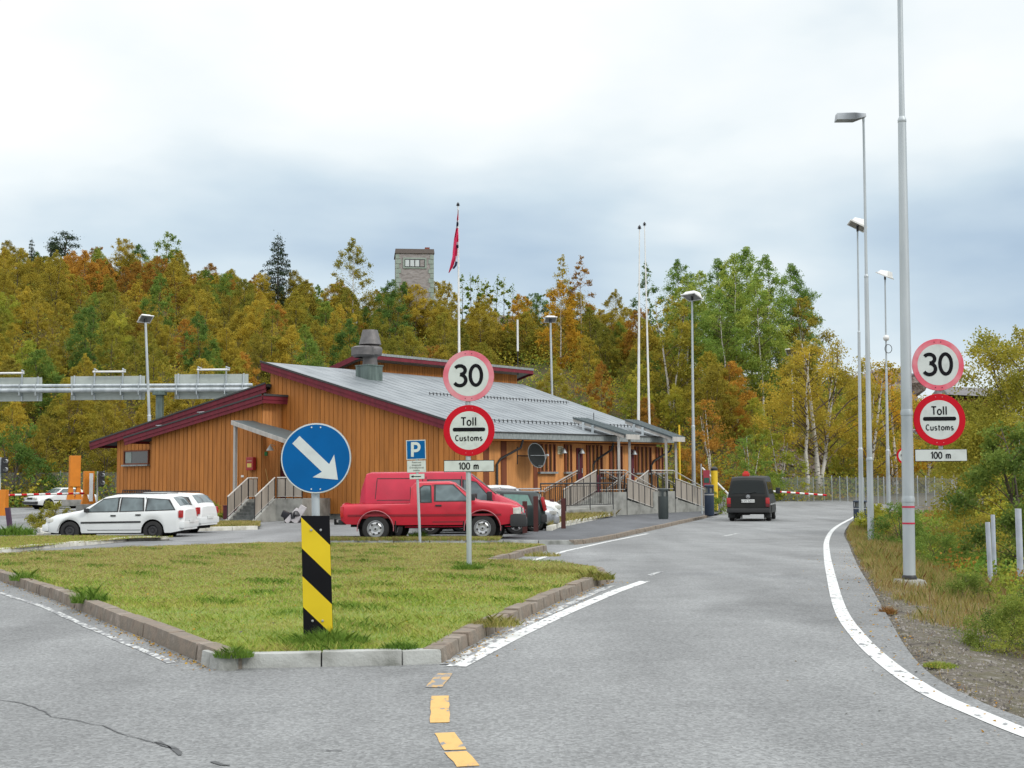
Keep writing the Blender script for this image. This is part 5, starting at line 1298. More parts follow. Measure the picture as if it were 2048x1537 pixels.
# ------------------------------------------------------------------ tower on the hill
pt = col(828, 150, 20); tw = thing('stone_tower', 'square grey brick watchtower with pale quoins on the hill crest', 'tower', (pt.x, 150, 15))
zt1 = zat(pt, 512); M_TWR = ramp_mat('tower_brick', [(.20, .18, .17), (.30, .275, .265), (.37, .345, .335)], scale=2, rough=.95, stretch=(1, 1, 3), detail=9)
M_QUO = ramp_mat('tower_quoin', [(.24, .30, .26), (.34, .40, .35)], scale=3, rough=.95)
TM = Matrix.Translation((pt.x, 150, 0)) @ Matrix.Rotation(.12, 4, 'Z'); hw = 2.15
m = MB(TM); m.box((0, 0, (zt1 + 15) / 2), (hw * 2, hw * 2, zt1 - 15)); m.build('tower_wall', M_TWR, tw)
m = MB(TM); zt0 = zat(pt, 505)
m.hexa([Vector((sx * k, sy * k, z)) for k, z in ((hw + .12, zt1 - .1), (hw + .06, zt0)) for sx, sy in ((-1, -1), (1, -1), (1, 1), (-1, 1))]); m.build('tower_roof', flat('tower_roof_brown', (.13, .11, .10), .9), tw)
m = MB(TM)
for k in range(17):
    z = zt1 - .5 - k * .55; wq = .62 if k % 2 else .42
    for sx in (-1, 1): m.box((sx * (hw - wq / 2 + .04), -hw + .2, z), (wq, .5, .5))
m.build('quoins', M_QUO, tw)
zc = zat(pt, 533); 
m = MB(TM); m.box((0, -hw - .03, zc), (2.7, .1, 1.25)); wq = m.build('window', M_QUO, tw)
m = MB(TM); m.box((0, -hw - .09, zc), (2.3, .04, .9)); m.build('window_frame', M_BLACK, wq)
for k in range(4):
    m = MB(TM); m.box((-.86 + k * .57, -hw - .12, zc - .02), (.46, .03, .74)); m.build('pane', flat('tower_pane', (.55, .60, .60), .3) if k < 3 else M_TWR, wq)
m = MB(TM); m.box((1.55, 0, zt0 + .25), (.55, .55, .6)); m.build('chimney', flat('chimney_brick', (.22, .07, .05), .9), tw)
# small building far right, roof only above the scrub
p = at(1935, 783, 130); m = MB(); m.hexa([Vector((p.x + x, 130 + y, p.z + z)) for x, y, z in ((-3, -3, -.5), (4.2, -3, -.9), (4.2, 3, -.9), (-3, 3, -.5), (-2.6, 0, .5), (4.2, 0, .2), (4.2, 1, .2), (-2.6, 1, .5))])
fh = thing('far_house', 'low grey-roofed house half hidden by trees right of the roadside signs', 'house', (p.x, 130, g(130)))
m.build('roof', M_VENT, fh); m = MB(); m.box((p.x + .6, 130, (p.z - .9 + g(130)) / 2), (6, 4.5, p.z - .9 - g(130))); m.build('wall', M_FIN, fh)
# ------------------------------------------------------------------ vehicles
def carpaint(name, c, dirt=.10, rough=.32, metal=0.0):
    return ramp_mat(name, [tuple(x * (1 - dirt) for x in c), c, tuple(min(1, x * (1 + dirt)) for x in c)], scale=2.0, rough=rough, coat=.22, detail=9, spec=.4, metal=metal)
M_TYRE = flat('tyre_rubber', (.022, .022, .022), .85, bump=.3)
M_RIM = flat('alloy_rim', (.50, .51, .52), .35, metal=.6)
M_STEELW = flat('black_wheel', (.03, .03, .032), .6)
M_TRIM = flat('black_trim', (.025, .026, .027), .65)
M_UNDER = flat('underbody', (.012, .012, .012), .95)
M_CARGL = ramp_mat('car_glass', [(.03, .045, .05), (.12, .16, .17), (.05, .07, .075)], scale=1.6, rough=.05, spec=.8, detail=2)
M_GREENGL = ramp_mat('car_glass_green', [(.03, .07, .06), (.10, .22, .18), (.05, .10, .09)], scale=2.5, rough=.08, spec=.9)
M_PALEGL = ramp_mat('car_glass_pale', [(.20, .25, .26), (.42, .48, .48)], scale=1.5, rough=.08, spec=.9)
M_HEADL = ramp_mat('headlight_lens', [(.42, .42, .38), (.75, .75, .70)], scale=6, rough=.12, spec=.8)
M_TAILL = ramp_mat('taillight_lens', [(.30, .01, .015), (.50, .02, .02)], scale=5, rough=.2, spec=.7)
M_PLATE = flat('plate_white', (.62, .63, .62), .5)
M_CHROME = flat('bright_trim', (.55, .56, .57), .25, metal=.7)
def pl(P):
    return lambda x: float(np.interp(x, [p[0] for p in P], [p[1] for p in P]))
def vehicle(name, label, loc, rz, S, cat='car'):
    root = thing(name, label, cat, loc, rz)
    L_, W = S['L'], S['W']; hw0 = W / 2
    top, belt, plan = pl(S['top']), pl(S['belt']), pl(S.get('plan', [(-L_ / 2, .80), (-L_ / 2 + .18, .95), (-L_ / 2 + .8, 1), (L_ / 2 - 1.0, 1), (L_ / 2 - .25, .9), (L_ / 2, .70)]))
    tb = S.get('tumble', .30); wr = S['wr']; AR = wr + S.get('archgap', .06); sill = S['sill']; ws = S['wheels']; bed = S.get('bed')
    lowp = pl(S.get('low', [(-L_ / 2, sill + .08), (-L_ / 2 + .4, sill), (L_ / 2 - .5, sill), (L_ / 2, sill + .05)]))
    def low(x):
        z = lowp(x)
        for w_ in ws:
            if abs(x - w_) < AR: z = max(z, wr + math.sqrt(AR * AR - (x - w_) ** 2))
        return z
    xs = set(np.round(np.arange(-L_ / 2, L_ / 2 + .001, .05), 3)) | {round(p[0], 3) for p in S['top']} | {round(w_ + s * AR, 3) for w_ in ws for s in (-1, 1)} | {-L_ / 2, L_ / 2}
    xs = sorted(x for x in xs if -L_ / 2 - 1e-6 <= x <= L_ / 2 + 1e-6)
    def sect(x):
        hw = hw0 * plan(x); zl = low(x); zt = top(x); zb = min(belt(x), zt - .015); zl = min(zl, zb - .05)
        y4 = hw * .97 - max(0, zt - zb) * tb
        P = [(hw * .965, zl), (hw * .995, zl + (zb - zl) * .3), (hw, zl + (zb - zl) * .62), (hw * .985, zl + (zb - zl) * .88), (hw * .97, zb)]
        e = min(.05, (zt - zb) * .5)
        P += [(y4 + e * tb * .5, zt - e), (y4 - .03, zt - .008)]
        if bed and bed[0] < x < bed[1]: P += [(y4 - .07, zt - .01), (y4 - .07, zt - .4), (0, zt - .4)]
        else: P += [(y4 - .10, zt + .004), (y4 * .5, zt + .022), (0, zt + .028)]
        return P
    mb = MB(); rings = []
    for x in xs:
        P = sect(x); rings.append(mb.pts([(x, y, z) for y, z in P] + [(x, -y, z) for y, z in reversed(P[:-1])]))
    n = 19
    for u, v in zip(rings, rings[1:]):
        for k in range(n - 2 + 0): mb.f.append((u + k, u + k + 1, v + k + 1, v + k)); mb.m.append(0)
    m_ = len(sect(xs[0])) * 2 - 1
    if m_ != n: mb.f = []; mb.m = []
    if m_ != n:
        for u, v in zip(rings, rings[1:]):
            for k in range(m_ - 1): mb.f.append((u + k, u + k + 1, v + k + 1, v + k)); mb.m.append(0)
    else:
        for u, v in zip(rings, rings[1:]): mb.f.append((u + n - 2, u + n - 1, v + n - 1, v + n - 2)); mb.m.append(0)
    for r_ in (rings[0], rings[-1]): mb.f.append(tuple(r_ + k for k in range(m_))); mb.m.append(0)
    body = mb.build('body', S['paint'], root, smooth=32, world=False)
    # underbody with wheel wells
    ub = MB(); ub.box((0, 0, sill + .10), (L_ - .5, (hw0 - .24) * 2, .28)); ub.box((0, 0, .62 if S['belt'][0][1] > .8 else .5), (L_ - .7, (hw0 - .26) * 2, .4))
    for w_ in ws:
        for s in (-1, 1):
            ub.lathe([(AR + .015, s * (hw0 - .30)), (AR + .015, s * (hw0 - .03))], (w_, 0, wr), 'Y', 18, a0=0, a1=math.pi)
            ub.lathe([(0, s * (hw0 - .30)), (AR + .02, s * (hw0 - .30))], (w_, 0, wr), 'Y', 18)
    ub.build('underbody', M_UNDER, root, world=False)
    def ysurf(x, z):
        hw = hw0 * plan(x); zb = min(belt(x), top(x) - .015)
        if z <= zb:
            zl = min(low(x), zb - .05); f = (z - zl) / (zb - zl); return hw * float(np.interp(f, [0, .3, .62, .88, 1], [.965, .995, 1, .985, .97]))
        return hw * .97 - (z - zb) * tb
    def clipx(P, c, keep):
        out = []
        for i, p in enumerate(P):
            q = P[i - 1]; ip, iq = (p[0] - c) * keep >= 0, (q[0] - c) * keep >= 0
            if ip != iq: t = (c - q[0]) / (p[0] - q[0]); out.append((c, q[1] + (p[1] - q[1]) * t))
            if ip: out.append(p)
        return out
    def sidepatch(mbx, P, s, o=.006, th=.012):
        # panel following the side surface, cut in slices along x
        x0, x1 = min(p[0] for p in P), max(p[0] for p in P); ns_ = max(1, int((x1 - x0) / .12))
        for q in range(ns_):
            Q = clipx(clipx(P, x0 + (x1 - x0) * q / ns_, 1), x0 + (x1 - x0) * (q + 1) / ns_, -1) if ns_ > 1 else P
            if len(Q) < 3: continue
            a = [Vector((x, s * (ysurf(x, z) + o), z)) for x, z in Q]; b = [Vector((x, s * (ysurf(x, z) + o - th), z)) for x, z in Q]
            k = mbx.pts(a + b); n_ = len(Q); mbx.f.append(tuple(k + i for i in range(n_))); mbx.m.append(0)
            for i in range(n_): j = (i + 1) % n_; mbx.f.append((k + i, k + j, k + n_ + j, k + n_ + i)); mbx.m.append(0)
    for P in S.get('side_glass', []):
        cx_ = sum(p[0] for p in P) / len(P); cz_ = sum(p[1] for p in P) / len(P)
        for s in (-1, 1):
            fr_ = MB(); big = [(cx_ + (x - cx_) * (1 + .05 / max(.2, abs(x - cx_))), cz_ + (z - cz_) * (1 + .028 / max(.1, abs(z - cz_)))) for x, z in P]
            sidepatch(fr_, big, s, .004); wf_ = fr_.build('window_seal', M_TRIM, root, world=False)
            gl = MB(); sidepatch(gl, P, s, .010); gl.build('side_window', S.get('glass', M_CARGL), wf_, world=False)
    def topsurf(x, y):
        P = sect(x); P = P[5:]; ys = [p[0] for p in P][::-1]; zs = [p[1] for p in P][::-1]
        return float(np.interp(abs(y), ys, zs))
    def toppatch(nm, x0, x1, m0, mat, o=.012, wide=.93, w1=None):
        gm = MB(); nx, ny = 8, 8; G = []
        for i in range(nx + 1):
            x = x0 + (x1 - x0) * i / nx; ym = (sect(x)[6][0]) * (wide + ((w1 or wide) - wide) * i / nx); sl = (top(x + .02) - top(x - .02)) / .04; nv = Vector((-sl, 0, 1)).normalized() * o
            G.append(gm.pts([(x + nv.x, -ym + 2 * ym * j / ny, topsurf(x, -ym + 2 * ym * j / ny) + nv.z) for j in range(ny + 1)]))
        for u, v in zip(G, G[1:]):
            for j in range(ny): gm.f.append((u + j, u + j + 1, v + j + 1, v + j)); gm.m.append(0)
        return gm.build(nm, mat, root, smooth=60, world=False)
    for nm, x0, x1 in S.get('top_glass', []): toppatch(nm, x0, x1, 0, S.get('screen', M_CARGL))
    def lines(nm, L2, mat, o=.003, th=.008):
        for s in (-1, 1):
            m = MB()
            for x0, z0, x1, z1, w_ in L2:
                d = Vector((x1 - x0, 0, z1 - z0)); d.normalize(); q = Vector((-d.z, 0, d.x)) * w_ / 2; k = max(1, int(abs(x1 - x0) / .12))
                for i in range(k):
                    a = (x0 + (x1 - x0) * i / k, z0 + (z1 - z0) * i / k); b = (x0 + (x1 - x0) * (i + 1) / k, z0 + (z1 - z0) * (i + 1) / k)
                    sidepatch(m, [(a[0] - q.x, a[1] - q.z), (b[0] - q.x, b[1] - q.z), (b[0] + q.x, b[1] + q.z), (a[0] + q.x, a[1] + q.z)], s, o, th)
            m.build(nm, mat, root, world=False)
    if S.get('seams'): lines('door_seam', [(*q, .020) for q in S['seams']], M_TRIM, .002, .004)
    if S.get('mould'): lines('side_moulding', [(*S['mould'], .055)], S.get('mould_mat', M_TRIM), .014, .03)
    for hx, hz in S.get('handles', []):
        for s in (-1, 1):
            m = MB(); m.box((hx, s * (ysurf(hx, hz) + .012), hz), (.17, .03, .045)); m.build('door_handle', M_TRIM, root, bevel=.008, world=False)
    for nm, mat, boxes in S.get('boxes', []):
        for bx in boxes:
            m = MB(); m.box(bx[:3], bx[3:6], rz=bx[6] if len(bx) > 6 else 0, ry=bx[7] if len(bx) > 7 else 0); m.build(nm, mat, root, bevel=min(bx[3:6]) * .28, smooth=50, world=False)
    for nm, mat, polys in S.get('patches', []):
        for P in polys:
            for s in (-1, 1): m = MB(); sidepatch(m, P, s, .012, .03); m.build(nm, mat, root, world=False)
    # arch lips
    if S.get('lip'):
        for w_ in ws:
            for s in (-1, 1):
                m = MB(); pts = []
                for k in range(17):
                    a = math.pi * (-.04 + 1.08 * k / 16); x = w_ + math.cos(a) * (AR + .03); z = wr + math.sin(a) * (AR + .03); pts.append((x, s * (ysurf(x, max(z, sill)) + .012), z))
                m.tube(pts, .014, 6); m.build('arch_lip', S['lip'], root, smooth=60, world=False)
    # wheels
    for w_ in ws:
        for s in (-1, 1):
            T = MB(); yo = s * (hw0 - .035); yi = s * (hw0 - .035 - S.get('ww', .21)); rr = wr
            T.lathe([(rr * .62, yi), (rr * .92, yi), (rr, yi + s * .03), (rr, yo - s * .03), (rr * .93, yo), (rr * .64, yo + s * .004), (rr * .62, yo - s * .02)], (w_, 0, rr), 'Y', 30)
            ty = T.build('wheel', M_TYRE, root, smooth=35, world=False)
            Rm = MB(); c = (w_, 0, rr); ri = rr * .64
            Rm.lathe([(ri, yo - s * .01), (ri * .93, yo - s * .005), (ri * .90, yo - s * .06)], c, 'Y', 30)
            st_ = S.get('rim', 'holes')
            if st_ == 'spokes':
                for k in range(5):
                    a = 2 * math.pi * k / 5 + .3; d = Vector((math.cos(a), 0, math.sin(a))); q = Vector((-d.z, 0, d.x)); o = Vector((w_, yo - s * .03, rr))
                    Rm.prism([o + q * ri * .16, o + d * ri * .92 + q * ri * .11, o + d * ri * .92 - q * ri * .11, o - q * ri * .16], (0, s * .02, 0))
                Rm.lathe([(0, yo - s * .005), (ri * .2, yo - s * .01), (ri * .22, yo - s * .04)], c, 'Y', 16)
            else:
                Rm.lathe([(0, yo + s * .0), (ri * .24, yo - s * .004), (ri * .30, yo - s * .03), (ri * .62, yo - s * .012), (ri * .9, yo - s * .05)], c, 'Y', 24)
            Rm.build('rim', S.get('rim_mat', M_RIM), ty, smooth=35, world=False)
            dk = MB()
            if st_ == 'spokes': dk.lathe([(0, yo - s * .075), (ri * .9, yo - s * .075)], c, 'Y', 24)
            else:
                for k in range(6):
                    a = 2 * math.pi * k / 6 + .2; dk.lathe([(ri * .13, yo - s * .0), (0, yo - s * .0)], (w_ + math.cos(a) * ri * .62, -s * .006 + s * .0, rr + math.sin(a) * ri * .62), 'Y', 10)
                dk.lathe([(ri * .12, yo + s * .006), (0, yo + s * .006)], c, 'Y', 10)
            dk.build('rim_shadow', M_STEELW, ty, world=False)
    return root

RED = carpaint('red_paint', (.46, .010, .028), .12, .4)
RED2 = carpaint('red_paint_faded', (.46, .010, .040), .15, .45)
WHITE = carpaint('white_paint_car', (.68, .70, .70), .05)
SILV = carpaint('silver_paint', (.42, .44, .46), .06, .3, .3)
DARK = carpaint('dark_green_paint', (.022, .032, .032), .15)
BLK = ramp_mat('black_paint', [(.010, .011, .011), (.020, .020, .018)], scale=2.0, rough=.5, spec=.3, detail=9)
M_DKGL = flat('dark_glass', (.006, .010, .010), .12, spec=.35)
# --- red pickup
PK = dict(L=5.0, W=1.72, paint=RED, wr=.37, archgap=.10, sill=.46, wheels=[-1.55, 1.38], bed=(-2.45, -.62), tumble=.32, lip=flat('arch_lip_pale_red', (.40, .14, .16), .35), ww=.24,
  low=[(-2.5, .62), (-2.35, .50), (-.7, .47), (1.9, .46), (2.2, .5), (2.5, .55)],
  top=[(-2.5, .98), (-2.46, 1.05), (-.60, 1.06), (-.585, 1.50), (-.50, 1.60), (-.40, 1.63), (.45, 1.64), (.60, 1.60), (1.20, 1.13), (1.32, 1.10), (2.15, 1.02), (2.38, .95), (2.46, .80), (2.5, .70)],
  belt=[(-2.5, .95), (-.6, 1.03), (1.2, 1.06), (2.2, .96), (2.5, .66)],
  plan=[(-2.5, .96), (-2.4, 1), (1.9, 1), (2.25, .97), (2.45, .90), (2.5, .86)],
  side_glass=[[(-.30, 1.10), (-.04, 1.10), (-.06, 1.53), (-.24, 1.53), (-.32, 1.46)], [(.10, 1.13), (1.02, 1.13), (.56, 1.55), (.10, 1.55)]],
  top_glass=[('windscreen', .66, 1.17)], screen=M_PALEGL,
  seams=[(-.60, .50, -.60, 1.5), (.02, .55, .02, 1.58), (1.08, .55, 1.06, 1.1), (.02, .55, 1.08, .55)], mould=(-2.3, .74, 1.9, .74), mould_mat=carpaint('red_moulding', (.22, .012, .025)),
  handles=[(.18, 1.00)],
  boxes=[('front_bumper', M_TRIM, [(2.36, 0, .58, .46, 1.76, .36)]), ('rear_bumper', M_TRIM, [(-2.50, 0, .56, .16, 1.5, .14)]), ('tow_bar', M_UNDER, [(-2.62, 0, .50, .34, .07, .07), (-2.76, 0, .56, .07, .07, .14)]),
         ('mirror', M_TRIM, [(1.12, -1.02, 1.22, .14, .22, .18), (1.12, 1.02, 1.22, .14, .22, .18)]),
         ('headlight', M_HEADL, [(2.34, -.64, .84, .22, .36, .18), (2.34, .64, .84, .22, .36, .18)]), ('grille', M_TRIM, [(2.44, 0, .84, .08, .84, .16)]),
         ('corner_lamp', M_HEADL, [(2.30, -.80, .84, .16, .10, .17)]), ('tail_light', M_TAILL, [(-2.47, -.83, .84, .08, .06, .30), (-2.47, .83, .84, .08, .06, .30)]),
         ('mudflap', M_UNDER, [(-1.0, -.72, .42, .03, .26, .34), (.86, -.72, .44, .03, .26, .28)])])
p = col(866, 36.2); vehicle('pickup_truck', 'red extended-cab pickup truck with open bed, parked broadside behind the parking sign', (p.x, 36.6, g(36) + .03), R(0), PK, 'pickup truck')
# --- red panel van behind
VN = dict(L=4.95, W=1.84, paint=RED2, wr=.33, archgap=.07, sill=.36, wheels=[-1.52, 1.42], tumble=.14,
  top=[(-2.47, 1.15), (-2.44, 1.45), (-2.28, 1.93), (-2.15, 1.97), (.62, 1.98), (.80, 1.93), (1.55, 1.32), (1.70, 1.25), (2.20, 1.04), (2.40, .88), (2.47, .6)],
  belt=[(-2.47, 1.05), (.8, 1.08), (1.7, 1.05), (2.47, .56)],
  side_glass=[[(.62, 1.13), (1.46, 1.13), (.98, 1.66), (.62, 1.74)], [(-.42, 1.2), (.5, 1.2), (.5, 1.74), (-.42, 1.74)]],
  top_glass=[('windscreen', .86, 1.58)], screen=M_PALEGL, seams=[(.55, .42, .55, 1.85), (1.5, .5, 1.5, 1.1), (-.5, .42, -.5, 1.85), (-2.2, .95, -.5, .95), (-1.95, 1.16, -.62, 1.16), (-1.95, 1.80, -.62, 1.80), (-2.0, 1.2, -1.95, 1.78), (-.6, 1.2, -.6, 1.78)],
  handles=[(.68, 1.0)], rim_mat=M_RIM,
  boxes=[('front_bumper', M_TRIM, [(2.38, 0, .48, .24, 1.62, .26)]), ('mirror', M_TRIM, [(1.38, -1.03, 1.27, .16, .2, .26), (1.38, 1.03, 1.27, .16, .2, .26)]),
         ('headlight', M_HEADL, [(2.28, -.62, .80, .22, .34, .20), (2.28, .62, .80, .22, .34, .20)]), ('grille', M_TRIM, [(2.42, 0, .76, .1, .9, .14)]), ('tail_light', M_TAILL, [(-2.42, -.84, .9, .1, .1, .4)])])
p = col(889, 39.4); vehicle('panel_van', 'red panel van parked directly behind the red pickup', (p.x, 39.4, g(39.4)), R(0), VN, 'van')
# --- estate cars
def estate(paint, **kw):
    d = dict(L=4.63, W=1.75, paint=paint, wr=.31, archgap=.06, sill=.25, wheels=[-1.32, 1.38], tumble=.34,
      top=[(-2.31, .72), (-2.29, .95), (-2.22, 1.02), (-1.95, 1.33), (-1.80, 1.41), (-.6, 1.46), (.0, 1.45), (.28, 1.39), (1.02, .97), (1.15, .94), (1.9, .82), (2.18, .70), (2.30, .52)],
      belt=[(-2.31, .68), (-2.1, .93), (.9, .90), (1.3, .86), (2.31, .48)],
      side_glass=[[(-2.0, .99), (-1.12, .96), (-1.14, 1.33), (-1.78, 1.28)], [(-1.00, .96), (-.28, .94), (-.30, 1.36), (-.95, 1.34)], [(-.16, .94), (.86, .93), (.30, 1.31), (-.16, 1.36)]],
      top_glass=[('windscreen', .34, .98), ('rear_window', -2.16, -1.90)],
      seams=[(-.22, .35, -.22, 1.40), (-1.06, .62, -1.06, 1.38), (.78, .35, .78, .93), (-.22, .34, .78, .34), (-.95, .34, -.22, .34)], mould=(-.95, .60, 1.0, .58), handles=[(-.05, .80), (-.86, .82)],
      rim_mat=M_STEELW,
      boxes=[('bumper', paint, [(2.20, 0, .42, .22, 1.56, .22), (-2.24, 0, .50, .20, 1.62, .22)]), ('mirror', M_TRIM, [(.80, -.93, .98, .12, .18, .12), (.80, .93, .98, .12, .18, .12)]),
             ('headlight', M_HEADL, [(2.06, -.62, .66, .24, .32, .13), (2.06, .62, .66, .24, .32, .13)]), ('tail_light', M_TAILL, [(-2.22, -.78, .84, .14, .12, .24), (-2.22, .78, .84, .14, .12, .24)]),
             ('number_plate', M_PLATE, [(-2.35, 0, .6, .02, .5, .11), (2.32, 0, .42, .02, .5, .11)]), ('roof_rail', M_TRIM, [(-.75, -.56, 1.50, 1.9, .03, .03), (-.75, .56, 1.50, 1.9, .03, .03)])])
    d.update(kw); return d
p = col(238, 42.4); vehicle('estate_car', 'white station wagon with black wheels parked side-on at left, facing left', (p.x, 42.6, g(42.4) - .1), R(180 - 3), estate(WHITE))
p = col(292, 46); vehicle('estate_car', 'white station wagon mostly hidden behind the other white wagon, only its tail showing', (p.x, 46.2, g(46) - .05), R(180 - 10), estate(WHITE, rim_mat=M_STEELW))
# dark people carrier, tail to the right
MV = dict(L=4.7, W=1.8, paint=DARK, wr=.33, archgap=.06, sill=.27, wheels=[-1.4, 1.4], tumble=.30, glass=M_GREENGL, rim='spokes',
  top=[(-2.35, .8), (-2.33, 1.0), (-2.16, 1.52), (-2.05, 1.58), (-.5, 1.64), (.3, 1.60), (.5, 1.52), (1.2, 1.06), (1.35, 1.02), (2.1, .85), (2.35, .6)],
  belt=[(-2.35, .76), (-2.1, .98), (1.1, .98), (2.35, .56)],
  side_glass=[[(-1.92, 1.04), (-1.0, 1.03), (-1.0, 1.50), (-1.78, 1.46)], [(-.88, 1.03), (0, 1.02), (0, 1.52), (-.88, 1.52)], [(.12, 1.02), (1.0, 1.02), (.48, 1.45), (.12, 1.50)]],
  top_glass=[('windscreen', .55, 1.15), ('rear_window', -2.28, -2.19)], seams=[(-.94, .4, -.94, 1.5), (.06, .4, .06, 1.5)], handles=[(.2, .9), (-.8, .9)],
  boxes=[('roof_rail', M_CHROME, [(-1.0, -.6, 1.70, 2.4, .035, .035), (-1.0, .6, 1.70, 2.4, .035, .035)]), ('spoiler', M_CHROME, [(-2.16, 0, 1.60, .34, 1.2, .03)]),
         ('tail_light', M_TAILL, [(-2.30, -.80, 1.08, .12, .14, .56, 0, .22), (-2.30, .80, 1.08, .12, .14, .56, 0, .22)]), ('bumper', M_TRIM, [(-2.30, 0, .50, .2, 1.7, .26), (2.28, 0, .45, .18, 1.5, .25)]), ('headlight', M_HEADL, [(2.2, -.6, .74, .2, .34, .14), (2.2, .6, .74, .2, .34, .14)])])
def squash(S, k, z0=.5):
    f = lambda z: z if z < z0 else z0 + (z - z0) * k
    S = dict(S); S['top'] = [(x, f(z)) for x, z in S['top']]; S['belt'] = [(x, f(z)) for x, z in S['belt']]; S['side_glass'] = [[(x, f(z)) for x, z in P] for P in S['side_glass']]
    S['seams'] = [(a, f(b), c, f(d)) for a, b, c, d in S['seams']]; S['handles'] = [(x, f(z)) for x, z in S['handles']]
    S['boxes'] = [(n_, m_, [(b[0], b[1], f(b[2]), b[3], b[4], b[5] * (k if b[5] > .3 else 1), *b[6:]) for b in B]) for n_, m_, B in S['boxes']]; return S
MV = squash(MV, .80)
def place(px_end, Y, half): return col(px_end, Y).x - half
vehicle('estate_car', 'dark green estate car with roof rails and tall red tail light, tail toward the footpath', (place(1090, 43.2, 2.35), 43.2, g(43.2)), R(180), MV)
vehicle('estate_car', 'white station wagon with silver roof edge seen over the dark green estate car', (place(1085, 48.2, 2.3), 48.2, g(48) + .10), R(0), estate(WHITE, rim='spokes', rim_mat=M_RIM))
HB = estate(SILV, rim='spokes', rim_mat=M_RIM, L=4.3, wheels=[-1.2, 1.3], top=[(-2.15, .72), (-2.1, .95), (-1.75, 1.34), (-1.5, 1.40), (-.4, 1.44), (.1, 1.42), (.35, 1.35), (1.02, .97), (1.15, .94), (1.9, .78), (2.08, .66), (2.15, .5)],
   belt=[(-2.15, .68), (-2.0, .93), (.9, .90), (1.3, .86), (2.15, .46)], plan=[(-2.15, .8), (-1.9, .96), (-1.2, 1), (1.2, 1), (1.9, .88), (2.15, .66)], side_glass=[[(-1.0, .96), (-.28, .94), (-.30, 1.34), (-.95, 1.32)], [(-.16, .94), (.86, .93), (.30, 1.30), (-.16, 1.34)]], top_glass=[('windscreen', .40, .98)])
HB['boxes'] = [('bumper', SILV, [(2.05, 0, .40, .22, 1.5, .24)]), ('headlight', M_HEADL, [(1.94, -.58, .64, .26, .34, .14), (1.94, .58, .64, .26, .34, .14)]), ('number_plate', M_PLATE, [(2.17, 0, .4, .02, .5, .11)]), ('grille', M_TRIM, [(2.1, 0, .6, .06, .5, .08)])]
vehicle('hatchback_car', 'silver hatchback nosing out behind the brown posts', (place(1117, 45.6, 2.15), 45.6, g(45.6)), R(0), HB)
HB2 = dict(HB); HB2['paint'] = WHITE; HB2['boxes'] = [('bumper', WHITE, HB['boxes'][0][2])] + HB['boxes'][1:]
vehicle('hatchback_car', 'white hatchback furthest back in the row, nose beside the rightmost brown post', (place(1126, 49.5, 2.15), 49.5, g(49.5) + .14), R(0), HB2)
# --- black van on the road, seen from behind
BV = dict(glass=M_DKGL, screen=M_DKGL, L=4.75, W=1.84, paint=BLK, wr=.32, archgap=.06, sill=.34, wheels=[-1.38, 1.54], tumble=.21,
  top=[(-2.37, 1.06), (-2.35, 1.16), (-2.24, 1.72), (-2.16, 1.84), (-2.02, 1.90), (.9, 1.93), (1.1, 1.87), (1.78, 1.16), (1.9, 1.1), (2.3, .92), (2.37, .65)],
  belt=[(-2.37, 1.0), (1.0, 1.04), (2.37, .6)], plan=[(-2.37, .91), (-2.33, .95), (-2.2, .985), (-2.0, 1), (1.5, 1), (2.1, .9), (2.37, .72)],
  side_glass=[[(-2.0, 1.16), (-.95, 1.16), (-.95, 1.68), (-1.94, 1.68)], [(-.8, 1.16), (.3, 1.16), (.3, 1.68), (-.8, 1.68)], [(.45, 1.12), (1.5, 1.12), (1.05, 1.62), (.45, 1.68)]],
  top_glass=[('rear_window', -2.348, -2.235)], seams=[(.38, .42, .38, 1.8), (-.88, .42, -.88, 1.8)], mould=(-2.1, .72, 2.0, .72), mould_mat=M_CHROME,
  boxes=[('rear_bumper', M_TRIM, [(-2.40, 0, .47, .16, 1.80, .18)]), ('tail_light', M_TAILL, [(-2.36, -.82, .88, .07, .17, .26), (-2.36, .82, .88, .07, .17, .26)]), ('lower_lamp', flat('dark_red_lens', (.12, .01, .015), .3), [(-2.36, -.82, .68, .07, .17, .13), (-2.36, .82, .68, .07, .17, .13)]),
         ('number_plate', M_PLATE, [(-2.40, 0, .87, .03, .56, .13)]), ('mirror', M_TRIM, [(1.3, -1.03, 1.28, .14, .2, .28), (1.3, 1.03, 1.28, .14, .2, .28)]), ('mudflap', M_TRIM, [(-1.80, -.76, .30, .03, .30, .30), (-1.80, .76, .30, .03, .30, .30)]),
         ('roof_lamp', flat('red_lamp', (.55, .03, .02), .3), [(-1.7, .12, 2.0, .26, .30, .16), (-1.7, .12, 2.10, .16, .18, .1)]), ('exhaust_box', M_UNDER, [(-2.1, .2, .34, .3, .5, .14)])])
bv = vehicle('black_van', 'black passenger van driving away on the road with a red lamp on its roof', (0, 0, 0), 0, BV, 'van')
hd = R(90 - 15); rc_ = col(1497, 55.6); bv.location = (rc_.x + math.cos(hd) * 2.37, rc_.y + math.sin(hd) * 2.37, g(57)); bv.rotation_euler.z = hd
em = MB(); em.lathe([(0, -.02), (.09, -.015), (.10, 0)], (-2.375, 0, 1.06), 'X', 20); em.build('emblem', M_CHROME, bv, world=False)
em = MB(); em.lathe([(.10, -.03), (.085, -.032)], (-2.375, 0, 1.06), 'X', 20)
for a, b in (((-.065, .05), (-.025, -.06)), ((-.025, -.06), (0, .0)), ((0, 0), (.025, -.06)), ((.025, -.06), (.065, .05)), ((-.03, .075), (0, .02)), ((0, .02), (.03, .075))): em.tube([(-2.402, a[0], 1.06 + a[1]), (-2.402, b[0], 1.06 + b[1])], .007, n=4)
em.build('emblem_lines', M_TRIM, bv, world=False)
